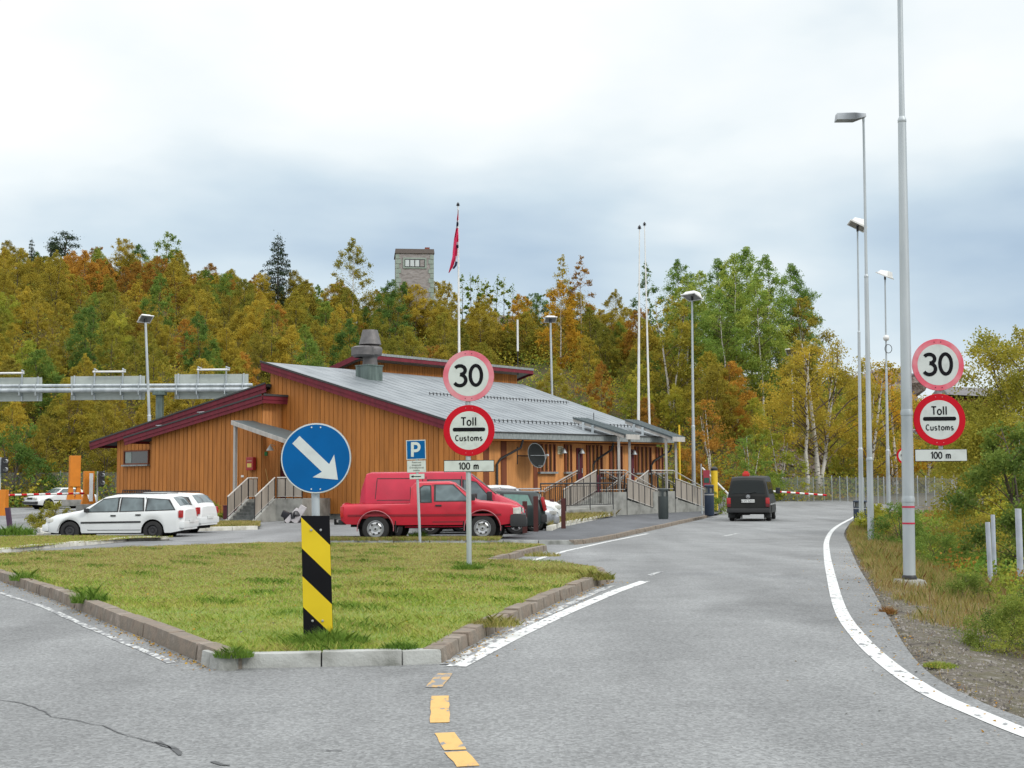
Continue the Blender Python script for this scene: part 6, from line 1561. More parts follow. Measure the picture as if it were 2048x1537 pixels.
wp = MB(); wp.tube([(-2.40, .1, 1.20), (-2.40, -.35, 1.26)], .012, n=5); wp.build('wiper', M_TRIM, bv, world=False)
# --- white saloon beyond the gate, front toward the left and the camera
SL_ = estate(WHITE, L=4.5, wheels=[-1.3, 1.35], top=[(-2.25, .75), (-2.2, .93), (-1.5, .98), (-1.0, 1.33), (-.7, 1.38), (.1, 1.38), (.3, 1.34), (.88, .97), (1.0, .94), (2.0, .84), (2.2, .74), (2.25, .55)],
   belt=[(-2.25, .7), (-1.9, .90), (.9, .90), (2.25, .52)], plan=[(-2.25, .84), (-1.9, .97), (-1.2, 1), (1.4, 1), (2.0, .95), (2.25, .86)], side_glass=[[(-1.1, .94), (-.3, .94), (-.3, 1.28), (-.85, 1.26)], [(-.18, .94), (.72, .94), (.25, 1.28), (-.18, 1.29)]],
   top_glass=[('windscreen', .34, .84)], seams=[(-.24, .35, -.24, 1.3)], mould=(-1.0, .56, 1.0, .56))
SL_['boxes'] = [('bumper', M_TRIM, [(2.2, 0, .42, .22, 1.66, .20)]), ('bumper_strip', M_CHROME, [(2.32, 0, .50, .02, 1.6, .05)]), ('headlight', M_HEADL, [(2.2, -.58, .70, .12, .42, .15), (2.2, .58, .70, .12, .42, .15)]), ('grille', M_TRIM, [(2.23, 0, .70, .08, .66, .14)])]
p = col(122, 88); vehicle('saloon_car', 'white saloon car beyond the lowered barrier, behind the orange posts', (p.x, 88, g(88)), R(180 + 48), SL_)
# ------------------------------------------------------------------ lettering
def arc(cx, cy, rx, ry, a0, a1, n=12): return [(cx + rx * math.cos(R(a0 + (a1 - a0) * k / n)), cy + ry * math.sin(R(a0 + (a1 - a0) * k / n))) for k in range(n + 1)]
GL = {
 '3': (.58, [arc(.27, .745, .235, .205, 150, -88), arc(.26, .28, .27, .26, 88, -150)]),
 '0': (.60, [arc(.28, .5, .25, .46, 90, 450, 28)]), '1': (.34, [[(.02, .80), (.22, .96), (.22, .02)]]),
 'T': (.62, [[(.0, .96), (.60, .96)], [(.30, .96), (.30, .02)]]), 'o': (.58, [arc(.26, .34, .23, .30, 90, 450, 24)]),
 'l': (.22, [[(.07, 1.0), (.07, .02)]]), 'm': (.82, [[(.05, .66), (.05, .02)], [(.05, .38)] + arc(.21, .44, .15, .20, 165, 0, 8) + [(.36, .02)], [(.36, .38)] + arc(.53, .44, .15, .20, 165, 0, 8) + [(.68, .02)]]),
 'C': (.64, [arc(.32, .5, .28, .46, 48, 312, 18)]), 'u': (.58, [[(.05, .66), (.05, .26)] + arc(.25, .25, .20, .21, 180, 330, 8), [(.46, .66), (.46, .02)]]),
 's': (.50, [arc(.22, .49, .17, .16, 40, 262, 10) + arc(.21, .19, .19, .15, 88, -140, 10)]), 't': (.40, [[(.14, .90), (.14, .18)] + arc(.25, .16, .11, .12, 180, 290, 6), [(.0, .66), (.34, .66)]]),
 'P': (.66, [[(.06, .0), (.06, 1.045)], [(.10, .95), (.30, .95)] + arc(.32, .69, .25, .26, 90, -90, 12) + [(.10, .43)]]), ' ': (.36, []),
}
def stroke_text(mb, s, h, w, O, X=Vector((1, 0, 0)), Y=Vector((0, 0, 1)), o=.0, sx=1.0, gap=.10):
    """flat strokes of width w, cap height h, centred on O, facing -Y"""
    adv = sum(GL[c][0] * sx + gap for c in s) - gap; x0 = -adv * h / 2; N_ = X.cross(Y)
    lift = N_ * o; ks = 0
    for c in s:
        for P in GL[c][1]:
            pts = [Vector((x0 + p[0] * h * sx, (p[1] - .5) * h, 0)) for p in P]; closed = (pts[0] - pts[-1]).length < 1e-4 and len(pts) > 3
            A, B = [], []
            for i, p in enumerate(pts):
                if closed: pr, nx = pts[i - 1 if i else -2], pts[(i + 1) if i < len(pts) - 1 else 1]
                else: pr, nx = pts[max(i - 1, 0)], pts[min(i + 1, len(pts) - 1)]
                d1, d2 = (p - pr), (nx - p); d1 = d1.normalized() if d1.length > 1e-9 else d2.normalized(); d2 = d2.normalized() if d2.length > 1e-9 else d1
                t = (d1 + d2).normalized(); q = Vector((-t.y, t.x, 0)); k = 1 / max(.5, q.dot(Vector((-d1.y, d1.x, 0))))
                A.append(p + q * w / 2 * k); B.append(p - q * w / 2 * k)
            ks += 1
            for i in range(len(pts) - 1):
                mb.face([O + X * v.x + Y * v.y + N_ * (o + .0007 * (ks % 3)) for v in (A[i], B[i], B[i + 1], A[i + 1])])
        x0 += (GL[c][0] * sx + gap) * h
def text_mesh(s, size, O, mat, parent, name='lettering'):
    cu = bpy.data.curves.new('t', 'FONT'); cu.body = s; cu.size = size; cu.align_x = 'CENTER'; cu.align_y = 'CENTER'
    to = bpy.data.objects.new('t', cu); COL.objects.link(to); dg = bpy.context.evaluated_depsgraph_get(); me = bpy.data.meshes.new_from_object(to.evaluated_get(dg))
    bpy.data.objects.remove(to); me.transform(Matrix.Translation(O) @ Matrix.Rotation(R(90), 4, 'X')); me.materials.clear(); me.materials.append(mat)
    o0 = ORG.get(parent.name, Vector()); me.transform(Matrix.Translation(-o0)); o = bpy.data.objects.new(name, me); COL.objects.link(o); o.parent = parent; return o
M_SW = ramp_mat('sign_white', [(.48, .51, .49), (.56, .60, .58), (.58, .62, .60)], scale=6, rough=.5, detail=9, spec=.3)
M_SR = flat('sign_red', (.50, .006, .018), .5, spec=.15)
M_SRF = ramp_mat('sign_red_faded', [(.60, .10, .15), (.66, .20, .25), (.60, .34, .36)], scale=2.2, rough=.6, detail=3)
M_SRF2 = ramp_mat('sign_red_faded_right', [(.62, .05, .10), (.66, .10, .15), (.66, .30, .33)], scale=2.2, rough=.6, detail=3)
M_SB = flat('sign_blue', (.001, .10, .30), .5, var=.10, spec=.12, detail=9)
M_SK = flat('sign_black', (.008, .008, .010), .6, spec=.1)
M_SY = flat('sign_yellow', (.68, .50, .022), .5, var=.07, spec=.15, detail=9)
M_ALU = flat('sign_back', (.35, .36, .36), .5, metal=.3)
def disc_sign(root, c, r, mat, ring=None, rw=0, edge=None, name='sign_disc'):
    """disc facing the road user (-Y)"""
    m = MB(); m.lathe([(0, .012), (r, .012), (r + .002, .006), (r, 0), (0, 0)], c, 'Y', 56); o = m.build(name, edge or M_ALU, root, smooth=40)
    if ring: m = MB(); m.lathe([(r * .995, -.003), (r - rw, -.003)], c, 'Y', 56); m.build('border', ring, o)
    m = MB(); m.lathe([(r - rw, -.004), (0, -.004)], c, 'Y', 56); m.build('sign_face', mat, o); return o
def rivets(parent, c, r, mat, pairs=((.045, .88), (-.045, .88), (.045, -.88), (-.045, -.88))):
    m = MB()
    for x, z in pairs: m.lathe([(0, -.010), (.006, -.009), (.007, -.004)], c + Vector((x * r / .35, 0, z * r)), 'Y', 8)
    m.build('rivets', mat, parent)
def rect_sign(root, c, w, h, mat, edge, name='plate', tilt=0, ew=.012):
    M_ = Matrix.Translation(c) @ Matrix.Rotation(tilt, 4, 'Y'); m = MB(M_); m.box((0, .006, 0), (w, .012, h)); o = m.build(name, edge, root, bevel=.003)
    m = MB(M_); m.face([(-w / 2 + ew, -.003, -h / 2 + ew), (w / 2 - ew, -.003, -h / 2 + ew), (w / 2 - ew, -.003, h / 2 - ew), (-w / 2 + ew, -.003, h / 2 - ew)]); m.build('sign_face', mat, o); return o
def pole(root, a, b, r0, r1=None, mat=None, n=14, name='pole'):
    m = MB(); m.tube([a, b], [r0, r1 or r0], n=n); return m.build(name, mat or M_GALV, root, smooth=40)
# --- blue arrow sign with striped marker
Y0 = 11.0; pc = at(632, 917, Y0); sc0 = Y0 / F_PX
ar = thing('road_sign', 'round blue keep-right arrow sign above a yellow and black striped marker on the island nose', 'road sign', tuple(col(634, Y0, .1)))
a, b = col(636, Y0 + .06, .0), at(629, 850, Y0 + .06); a.z = -.1
pole(ar, a, b - Vector((0, 0, .02)), .030 * 1.15, None)
c = at(632, 917, Y0); d = disc_sign(ar, c, 70 * sc0 * 1.0, M_SB, M_SW, .011); rivets(d, c, 70 * sc0, M_SW)
m = MB(); p0, p1 = at(592, 880, Y0), at(676, 960, Y0); dx = (p1 - p0); dx.y = 0; L_ = dx.length; dx.normalize(); q = dx.cross(Vector((0, -1, 0))).normalized(); y = Vector((0, -.006, 0))
o = Vector((p0.x, Y0, p0.z)) + y; hwid = 10.5 * sc0; hl = .145; hh = 31 * sc0
m.face([o + q * hwid, o - q * hwid, o + dx * (L_ - hl) - q * hwid, o + dx * (L_ - hl) + q * hwid])
m.face([o + dx * (L_ - hl - .025) + q * hh, o + dx * (L_ - hl) + q * hwid, o + dx * (L_ - hl) - q * hwid, o + dx * (L_ - hl - .025) - q * hh, o + dx * L_]); m.build('arrow', M_SW, d)
# marker panel
pa_, pb_, pc_, pd_ = at(602, 1032, Y0 - .03), at(659, 1032, Y0 - .03), at(666, 1271, Y0 - .03), at(607, 1271, Y0 - .03)
m = MB(); m.prism([pd_, pc_, pb_, pa_], (0, .008, 0)); mk = m.build('marker_panel', M_SK, ar)
def mp(u, v): return pa_.lerp(pb_, u).lerp(pd_.lerp(pc_, u), v) + Vector((0, -.002, 0))
def band(v0, v1, dv=.236):
    m = MB(); m.face([mp(.005, v) if u == 0 else mp(.995, v + dv) for u, v in ((0, v0), (0, v1), (1, v1), (1, v0))]); m.build('yellow_stripe', M_SY, mk)
band(.012, .272); band(.507, .764)
m = MB()
for u, v in ((.35, .12), (.68, .12), (.32, .88), (.66, .88)): m.lathe([(0, -.012), (.009, -.01), (.011, 0)], mp(u, v), 'Y', 8)
m.build('bolts', M_ALU, mk)
# --- customs signs
def customs(root, cx30, cy30, r30, cxC, cyC, rC, plate, Y, faded):
    s = Y / F_PX
    c = at(cx30, cy30, Y); d = disc_sign(root, c, r30 * s, M_SW, faded, 10.5 * s * r30 / 51, faded, 'speed_limit_disc'); rivets(d, c, r30 * s, M_SK)
    m = MB(); stroke_text(m, '30', 43 * s * r30 / 51, 7.0 * s * r30 / 51, c + Vector((0, -.007, .01)), gap=.12, sx=1.05); m.build('number', M_SK, d)
    c = at(cxC, cyC, Y); d = disc_sign(root, c, rC * s, M_SW, M_SR, 12.5 * s * rC / 51, M_SR, 'customs_disc'); rivets(d, c, rC * s, M_SRF)
    k = rC / 51 * s
    m = MB(); stroke_text(m, 'Toll', 16.5 * k, 2.6 * k, c + Vector((0, -.007, 18 * k)), sx=.98); stroke_text(m, 'Customs', 11.5 * k, 1.9 * k, c + Vector((0, -.007, -15 * k)), sx=1.0, gap=.12); m.build('lettering', M_SK, d)
    m = MB(); P = [(29 * math.copysign(1, math.cos(R(a))) * k + 3.6 * k * math.cos(R(a)), 3.9 * k * math.sin(R(a))) for a in range(0, 360, 15)]
    P.sort(key=lambda p: math.atan2(p[1] / 3.9, p[0] / 33)); m.face([c + Vector((x, -.007, z + 2 * k)) for x, z in P]); m.build('bar', M_SK, d)
    x, y, w_, h_ = plate; c = at(x, y, Y); d = rect_sign(root, c, w_ * s, h_ * s, M_SW, M_SK, 'distance_plate', ew=1.2 * s)
    m = MB(); stroke_text(m, '100 m', 13.5 * s, 2.2 * s, c + Vector((0, -.007, 0)), sx=.95); m.build('lettering', M_SK, d)
Y1 = 20.8; cs_ = thing('road_sign', 'speed limit 30 and toll customs signs on a thin grey post on the lawn', 'road sign', tuple(col(938, Y1, .05)))
a = col(938.5, Y1 + .05, .0); b = at(935, 718, Y1 + .05); pole(cs_, a, b, .042)
customs(cs_, 937, 752.5, 51, 938, 861.5, 51, (938, 932.5, 101, 23.5), Y1, M_SRF)
Y2 = 18.5; cr2 = thing('road_sign', 'speed limit 30 and toll customs signs bracketed to the big lamp post at right', 'road sign', tuple(at(1877, 840, Y2)))
customs(cr2, 1876, 730, 52, 1879, 840, 52, (1882, 911, 105, 25), Y2, M_SRF2)
pole(cr2, at(1878, 700, Y2 + .06), at(1882, 918, Y2 + .06), .03, name='carrier_tube')
for y in (750, 862):
    m = MB(); m.tube([at(1815, y, Y2 + .06), at(1836, y + 1, Y2 + .06)], .025, n=8); m.tube([at(1833, y - 6, Y2 + .06), at(1833, y + 7, Y2 + .06)], .02, n=6); m.build('bracket', M_GALV, cr2)
# --- parking sign
Y3 = 34.0; s = Y3 / F_PX; pk = thing('parking_sign', 'blue square parking sign with text plate and small arrow plate on a grey post', 'parking sign', tuple(col(840, Y3)))
pole(pk, col(840.5, Y3 + .05), at(832, 882, Y3 + .05), .035)
c = at(832, 900, Y3); d = rect_sign(pk, c, 39 * s, 39 * s, M_SB, M_SW, 'parking_plate', R(-1.5), ew=1.6 * s)
m = MB(); stroke_text(m, 'P', 28 * s, 5.6 * s, c + Vector((0, -.008, 0)), sx=.95); m.build('letter', M_SW, d)
c = at(833, 933.5, Y3); d = rect_sign(pk, c, 38 * s, 24 * s, M_SW, M_ALU, 'text_plate', R(-1), ew=.5 * s)
for i, t_ in enumerate(('Reservert', 'tjenestebil', 'Grensekontroll', 'ansatte')): text_mesh(t_, 4.6 * s, c + Vector((0, -.008, (8.2 - i * 5.3) * s)), M_SK, d)
c = at(834, 953.5, Y3); d = rect_sign(pk, c, 30 * s, 10.5 * s, M_SW, M_ALU, 'arrow_plate', R(-1.5), ew=.4 * s)
m = MB(); y = Vector((0, -.008, 0)); m.face([c + y + Vector((a * s, 0, b * s)) for a, b in ((-8, .8), (-8, -.8), (8, -.8), (8, .8))]); m.face([c + y + Vector((a * s, 0, b * s)) for a, b in ((-12.5, 0), (-7, -2.6), (-7, 2.6))]); m.build('arrow', M_SK, d)
# --- far round sign
Yf = 62; p = at(1810, 912, Yf); rs = thing('road_sign', 'small round red-ringed sign half hidden behind the big right lamp post', 'road sign', tuple(p))
d = disc_sign(rs, p, .40, M_SW, M_SR, .09, M_SR); pole(rs, col(1812, Yf + .05, g(Yf) - .4), p + Vector((0, .05, .2)), .03)
m = MB(); m.box(p + Vector((-.12, -.02, .03)), (.16, .02, .09)); m.build('symbol', M_SK, d)

pt_ = text_mesh('A 577 KM 51', .105, Vector((0, 0, 0)), M_SK, bv, 'plate_lettering'); pt_.data.transform(Matrix.Translation(ORG[bv.name]))
pt_.data.transform(Matrix.Translation((-2.417, 0, .87)) @ Matrix.Rotation(R(-90), 4, 'Z'))
# ------------------------------------------------------------------ lamp posts, flagpoles
def collar(root, P, r, h=.12):
    m = MB(); m.lathe([(r, -h), (r * 1.28, -h), (r * 1.28, h * .6), (r * 1.0, h)], P, n=16); m.build('collar', M_GALV, root, smooth=40)
def flood(root, c, aim, sz=1.0, pane_mat=None):
    """asymmetric floodlight head: wedge body, rim and glass, looking down along aim"""
    a = Vector(aim).normalized(); Q = a.to_track_quat('-Z', 'Y').to_matrix().to_4x4(); T = Matrix.Translation(c) @ Q @ Matrix.Scale(sz, 4)
    m = MB(T); m.hexa([(-.36, -.26, 0), (.36, -.26, 0), (.36, .26, 0), (-.36, .26, 0), (-.26, -.16, .24), (.26, -.16, .24), (.24, .20, .16), (-.24, .20, .16)]); h = m.build('lamp_head', M_WHITEP, root, bevel=.02, smooth=40)
    m = MB(T)
    for x0, y0, x1, y1 in ((-.40, -.30, .40, -.25), (-.40, .25, .40, .30), (-.40, -.25, -.35, .25), (.35, -.25, .40, .25)): m.box(((x0 + x1) / 2, (y0 + y1) / 2, -.015), (x1 - x0, y1 - y0, .05))
    m.build('rim', M_WHITEP, h); m = MB(T); m.box((0, 0, -.006), (.69, .49, .012)); m.build('lens', pane_mat or flat('lamp_lens', (.20, .20, .19), .2), h)
def lamp_post(label, base, top, r0, r1, joints, head, aim=None, sz=1.0):
    root = thing('lamp_post', label, 'lamp post', tuple(base)); base = Vector(base); top = Vector(top)
    m = MB(); f0, ra = 0, r0
    for f, rb, rn in list(joints) + [(1, r1, r1)]: m.tube([base.lerp(top, f0), base.lerp(top, f)], [ra, rb], n=16); f0, ra = f, rn
    m.build('pole', M_GALV, root, smooth=40)
    for f, rb, rn in joints:
        P = base.lerp(top, f); m = MB(); m.lathe([(rb, -.05), (rb * 1.07, -.045), (rb * 1.07, -.005), (rn * 1.0, .04)], P, n=16); m.build('collar', M_GALV, root, smooth=40)
    if head == 'flood': flood(root, top + Vector((0, 0, .12)), aim, sz); m = MB(); m.tube([top - Vector((0, 0, .1)), top + Vector((0, 0, .14))], r1 * 1.5, n=8); m.build('bracket', M_BLACK, root)
    return root
bA = col(1819, 18.5); bA.z = vground(bA.x, 18.5); tA = at(1799, -60, 18.5)
big = lamp_post('thick grey lamp post on a concrete foot carrying the right customs signs', tuple(bA + Vector((0, 0, .04))), tuple(tA), .085, .036, ((.135, .084, .083), (.273, .081, .078), (.75, .057, .041)), None)
bA_top = tA; m = MB(); m.tube([tA, tA + Vector((0, 0, 2.6))], .045, n=12); m.tube([tA + Vector((0, 0, 2.6)), tA + Vector((-1.2, 0, 2.75))], .04, n=10); m.build('upper_pole', M_GALV, big, smooth=40)
m = MB(); m.hexa([bA + Vector((sx * k, sy * k, z)) for k, z in ((.27, -.15), (.17, .11)) for sx, sy in ((-1, -1), (1, -1), (1, 1), (-1, 1))]); m.build('concrete_foot', M_CONC, big, bevel=.015)
m = MB(); m.lathe([(.10, .10), (.105, .14), (.088, .17)], bA, n=18); m.build('base_sleeve', M_BLACK, big, smooth=40)
for f in (.282, .325):
    m = MB(); P = bA.lerp(tA, f * .78 if False else (1178 - (1022 if f < .3 else 1054)) / (1178 + 60)); m.lathe([(.088, -.012), (.089, .012)], P, n=18); m.build('red_tape', flat('red_tape', (.5, .02, .06), .6), big)
b2 = col(1742, 34.5); b2.z = vground(b2.x, 34.5) - .1; t2 = at(1727, 240, 34.5)
l2 = lamp_post('tall grey street lamp with a flat sideways head, second post from the right', tuple(b2), tuple(t2), .088, .030, ((.205, .084, .074), (.63, .054, .040)), None)
m = MB(); m.tube([t2 - Vector((0, 0, .05)), t2 + Vector((0, 0, .14))], .034, n=10); m.build('pole_top', M_GALV, l2, smooth=40)
m = MB(); q0, q1 = at(1731, 229, 34.5), at(1671, 227, 34.5); zc = (at(1700, 235, 34.5)).z
m.hexa([Vector((x, 34.5 + y, z)) for x, y, z in ((q1.x, -.17, zc - .10), (q1.x + .5, -.17, zc - .10), (q1.x + .5, .17, zc - .10), (q1.x, .17, zc - .10), (q1.x + .02, -.12, zc + .09), (q1.x + .5, -.12, zc + .10), (q1.x + .5, .12, zc + .10), (q1.x + .02, .12, zc + .09))])
m.hexa([Vector((x, 34.5 + y, z)) for x, y, z in ((q1.x + .5, -.17, zc - .10), (q0.x, -.08, zc + .0), (q0.x, .08, zc + .0), (q1.x + .5, .17, zc - .10), (q1.x + .5, -.12, zc + .10), (q0.x, -.06, zc + .09), (q0.x, .06, zc + .09), (q1.x + .5, .12, zc + .10))]); m.build('lamp_head', flat('lamp_grey', (.36, .39, .42), .5), l2, smooth=30, bevel=.01)
b3 = col(1723, 47); b3.z = vground(b3.x, 47) - .1; t3 = at(1715, 458, 47); lamp_post('grey floodlight post beside the verge, third from the right', tuple(b3), tuple(t3), .088, .028, ((.27, .082, .066), (.655, .050, .036)), 'flood', (-.45, .05, -.85), 1.1)
b4 = col(1777, 66); b4.z = vground(b4.x, 66) - .2; t4 = at(1770, 556, 66); l4 = lamp_post('grey floodlight post with a small white camera dome behind the roadside scrub', tuple(b4), tuple(t4), .10, .035, ((.28, .09, .075), (.62, .058, .045)), 'flood', (-.35, .25, -.85), 1.15)
p = at(1771, 677, 66); m = MB(); m.lathe([(0, .16), (.12, .12), (.16, 0), (.12, -.12), (0, -.16)], p + Vector((0, -.12, 0)), n=16); m.build('camera_dome', M_WHITEP, l4, smooth=60)
m = MB(); m.tube([p + Vector((.1 + .18 * math.cos(a), -.1, -.55 + .22 * math.sin(a))) for a in np.linspace(0, 6.28, 14)], .018, n=5); m.build('cable_loop', M_BLACK, l4)
b5 = col(1388, 71); t5 = at(1384, 598, 71); lamp_post('grey floodlight post right of the porches, behind the far bin', tuple(b5), tuple(t5), .11, .05, ((.40, .095, .075),), 'flood', (-.30, -.25, -.95), 1.3)
b6 = col(1108, 84, .5); t6 = at(1101, 643, 84); lamp_post('grey floodlight post rising behind the middle of the grey roof', tuple(b6), tuple(t6), .12, .06, ((.45, .10, .08),), 'flood', (.1, -.50, -.85), 1.0)
b7 = col(306, 80, g(80)); t7 = at(291, 642, 80); lamp_post('leaning grey floodlight post behind the sign gantry', tuple(b7), tuple(t7), .13, .07, ((.5, .11, .09),), 'flood', (.45, -.45, -.8), 1.1)
p8 = at(1583, 707, 112); b8 = Vector((p8.x, 112, hill_z(p8.x, 112))); lamp_post('small floodlight among the trees below the aspens', tuple(b8), tuple(p8), .08, .05, (), 'flood', (-.3, -.5, -.6), 1.2)
def flagpole(label, base, top, r0, r1):
    root = thing('flagpole', label, 'flagpole', tuple(base)); m = MB(); m.tube([base, Vector(base).lerp(Vector(top), .5), top], [r0, r0 * .8, r1], n=12); m.build('pole', M_WHITEP, root, smooth=40)
    m = MB(); m.lathe([(0, .22), (.05, .16), (.10, .08), (.03, .04), (.12, .02), (.03, -.03)], top, n=12); m.build('finial', M_BLACK, root, smooth=60); return root
flagpole('white bare flagpole, nearer and left of the pair behind the roof end', tuple(col(1276, 70)), tuple(at(1279, 458, 70)), .085, .03)
flagpole('thinner leaning white flagpole, right of the bare pair', tuple(col(1303, 78)), tuple(at(1289, 451, 78)), .075, .03)
fp = flagpole('white flagpole flying a limp red flag behind the roof', tuple(col(921, 74)), tuple(at(916, 412, 74)), .09, .035)
# flag hanging limp, folded: red with white-edged blue cross
fl = thing('flag', 'limp red flag with blue and white cross hanging on the tall pole', 'flag', tuple(at(915, 420, 73.9)))
M_FR, M_FB, M_FW = flat('flag_red', (.60, .02, .09), .8), flat('flag_blue', (.01, .012, .05), .8), flat('flag_white', (.65, .62, .66), .8)
rows = [(420, 916, 917), (440, 913.5, 917), (450, 913, 917), (458, 912, 917), (480, 907.5, 917), (505, 905, 917.5), (515, 905, 917), (522, 903, 916), (532, 901, 914), (546, 897, 901)]
def flag_pt(py, u):
    x0 = np.interp(py, [r[0] for r in rows], [r[1] for r in rows]); x1 = np.interp(py, [r[0] for r in rows], [r[2] for r in rows]); p = at(x0 + (x1 - x0) * u, py, 73.9); p.y += .10 * math.sin(u * 9 + py * .08); return p
def flag_part(nm, mat, cells):
    m = MB()
    for y0, y1, u0, u1 in cells:
        k = max(1, int((y1 - y0) / 5))
        for i in range(k):
            for j in range(4):
                a, b = y0 + (y1 - y0) * i / k, y0 + (y1 - y0) * (i + 1) / k; c_, d_ = u0 + (u1 - u0) * j / 4, u0 + (u1 - u0) * (j + 1) / 4
                P = [flag_pt(a, c_), flag_pt(b, c_), flag_pt(b, d_), flag_pt(a, d_)]; m.prism(P, (0, .012, 0))
    return m.build(nm, mat, fl)
flag_part('red_field', M_FR, [(420, 441, 0, 1), (457, 484, 0, 1), (484, 497, 0, .6), (497, 512, 0, .75), (512, 546, 0, .5)]); flag_part('white_stripe', M_FW, [(441, 445, 0, 1), (453, 457, 0, 1), (484, 490, .6, 1), (497, 512, .75, .9), (512, 524, .5, .72)]); flag_part('blue_stripe', M_FB, [(445, 453, 0, 1), (490, 497, .6, 1), (524, 538, .6, .95)])
# yellow pole and markers at the far end of the footpath
def simple_post(name, label, cat, px, Y, py_top, r, mat, capmat=None, sq=False, n=12, z=None, group=None, lean=0):
    b = col(px, Y, z); zt = zat(b, py_top); root = thing(name, label, cat, tuple(b), 0, group); m = MB()
    if sq: m.hexa([Vector((b.x + sx * r + (lean if zz > b.z else 0), Y + sy * r, zz)) for zz in (b.z - .1, zt) for sx, sy in ((-1, -1), (1, -1), (1, 1), (-1, 1))])
    else: m.tube([(b.x, Y, b.z - .1), (b.x + lean, Y, zt)], r, n=n)
    m.build('post', mat, root, smooth=40)
    if capmat: m = MB(); m.lathe([(r * 1.02, -.1), (r * 1.02, .02), (r * .6, .1), (0, .12)], (b.x + lean, Y, zt), n=n); m.build('cap', capmat, root, smooth=40)
    return root
M_YP = flat('yellow_enamel', (.70, .47, .02), .45)
simple_post('marker_pole', 'slim yellow pole rising behind the far roof corner', 'pole', 1361, 76, 850, .055, M_YP)
simple_post('bollard', 'thick yellow bollard with a dark cap beside the raised barrier arm', 'bollard', 1430, 70, 938, .18, M_YP, M_BLACK)
for px, Y, yt, lb in ((1050, 41.0, 1003, 'leftmost of the four brown wooden posts, in front of the dark green estate car'), (1072, 41.6, 993, 'second brown wooden post, in front of the tall red tail light'), (1104, 49, 999, 'third brown wooden post, set back beside the silver hatchback'), (1127, 44.5, 997, 'rightmost brown wooden post, at the whitewashed kerb')):
    simple_post('wooden_post', lb, 'post', px, Y, yt, .075, flat('brown_post', (.075, .02, .018), .8), sq=True)
simple_post('wooden_post', 'leaning purplish wooden post at the left edge in front of the barrier', 'post', 22, 47, 1016, .075, flat('purple_post', (.06, .03, .06), .8), sq=True, lean=-.14)
# bins
def bin_(label, px, Y, py_top, r, band=True, mat=None):
    b = col(px, Y); b.z = (g(Y) + .1) if px < 1500 else vground(b.x, Y); H = zat(b, py_top) - b.z; root = thing('litter_bin', label, 'bin', tuple(b)); mat = mat or M_BINC; m = MB()
    m.lathe([(0, 0), (r * .92, 0), (r * .95, .06), (r, .1), (r, H * .72), (r * .98, H * .74)], b, n=26); bo = m.build('bin_body', mat, root, smooth=40)
    m = MB(); m.lathe([(r * .98, H * .92), (r * 1.03, H * .93), (r * 1.0, H * .98), (r * .8, H), (0, H)], b, n=26); m.build('lid', mat, root, smooth=40)
    m = MB()
    for k in range(5):
        a = 2 * math.pi * k / 5 + .5; m.lathe([(r, H * .73), (r, H * .94)], b, n=4, a0=a, a1=a + .45)
    m.build('opening_frame', mat, root)
    m = MB(); m.lathe([(r * .75, H * .70), (r * .75, H * .95)], b, n=16); m.build('liner', flat('bin_liner', (.16, .17, .16), .7), root)
    if band: m = MB(); m.lathe([(r * 1.01, H * .66), (r * 1.01, H * .70)], b, n=26); m.build('band', M_ALU, root)
M_BINC = flat('bin_grey_green', (.035, .045, .045), .5); M_BINB = flat('bin_dark_blue', (.012, .025, .05), .5)
bin_('dark grey cylindrical litter bin at the foot of the nearer entrance stair', 1327, 56.5, 977, .22, False)
bin_('dark blue litter bin by the far end of the footpath, left of the black van', 1419, 62, 970, .23, True, M_BINB)
bin_('dark blue litter bin behind the grey lamp posts on the right verge', 1722, 50, 1001, .27, True, M_BINB)
# thin post and red board by the raised barrier
simple_post('sign_post', 'thin grey post carrying a small red board by the far footpath end', 'post', 1404, 64, 928, .03, M_GALV)
m = MB(); p = at(1413, 958, 68); m.box(p, (.34, .04, .9)); rbd = m.build('red_board', flat('board_red', (.30, .03, .05), .6)); rbd.name = 'notice_board'; tag(rbd, 'small red and green board behind the thin post by the raised barrier', 'board')
m = MB(); m.box(p + Vector((0, -.03, -.08)), (.26, .02, .26)); m.build('green_panel', flat('board_green', (.02, .08, .06), .6), rbd, world=False)
def barrier(label, box_px, Y, box_top, tipa, tipb, box_w, box_mat, nb, with_box=True):
    b = col(box_px, Y); root = thing('barrier', label, 'barrier', tuple(b)); 
    if with_box: zt = zat(b, box_top); m = MB(); m.box((b.x, Y, (b.z + zt) / 2 - .05), (box_w, .5, zt - b.z + .1)); m.build('barrier_box', box_mat, root, bevel=.02)
    A, B = at(*tipa), at(*tipb); m = MB(); m.tube([A, B], .055, n=8); arm = m.build('arm', M_WHITEP, root, smooth=40)
    m = MB()
    for k in range(nb): P, Q = A.lerp(B, (k + .55) / nb), A.lerp(B, (k + 1.0) / nb); m.tube([P, Q], .058, n=8)
    if nb: m.build('red_bands', M_SR, arm)
    return root
barrier('lowered red and white barrier across the road beyond the black van', 1562, 82, 978, (1545, 983, 82), (1653, 991, 82), .3, M_ALU, 6, False)
barrier('white barrier arm raised at a slant left of the black van', 1452, 74, 990, (1404, 936, 74), (1462, 994, 74), .3, M_ALU, 0, True)
M_GOR = flat('gate_orange', (.62, .20, .012), .5)
barrier('red and white barrier arm reaching from the orange box at the left edge', -8, 73, 980, (4, 991, 73), (168, 987, 78), 1.2, M_GOR, 7)
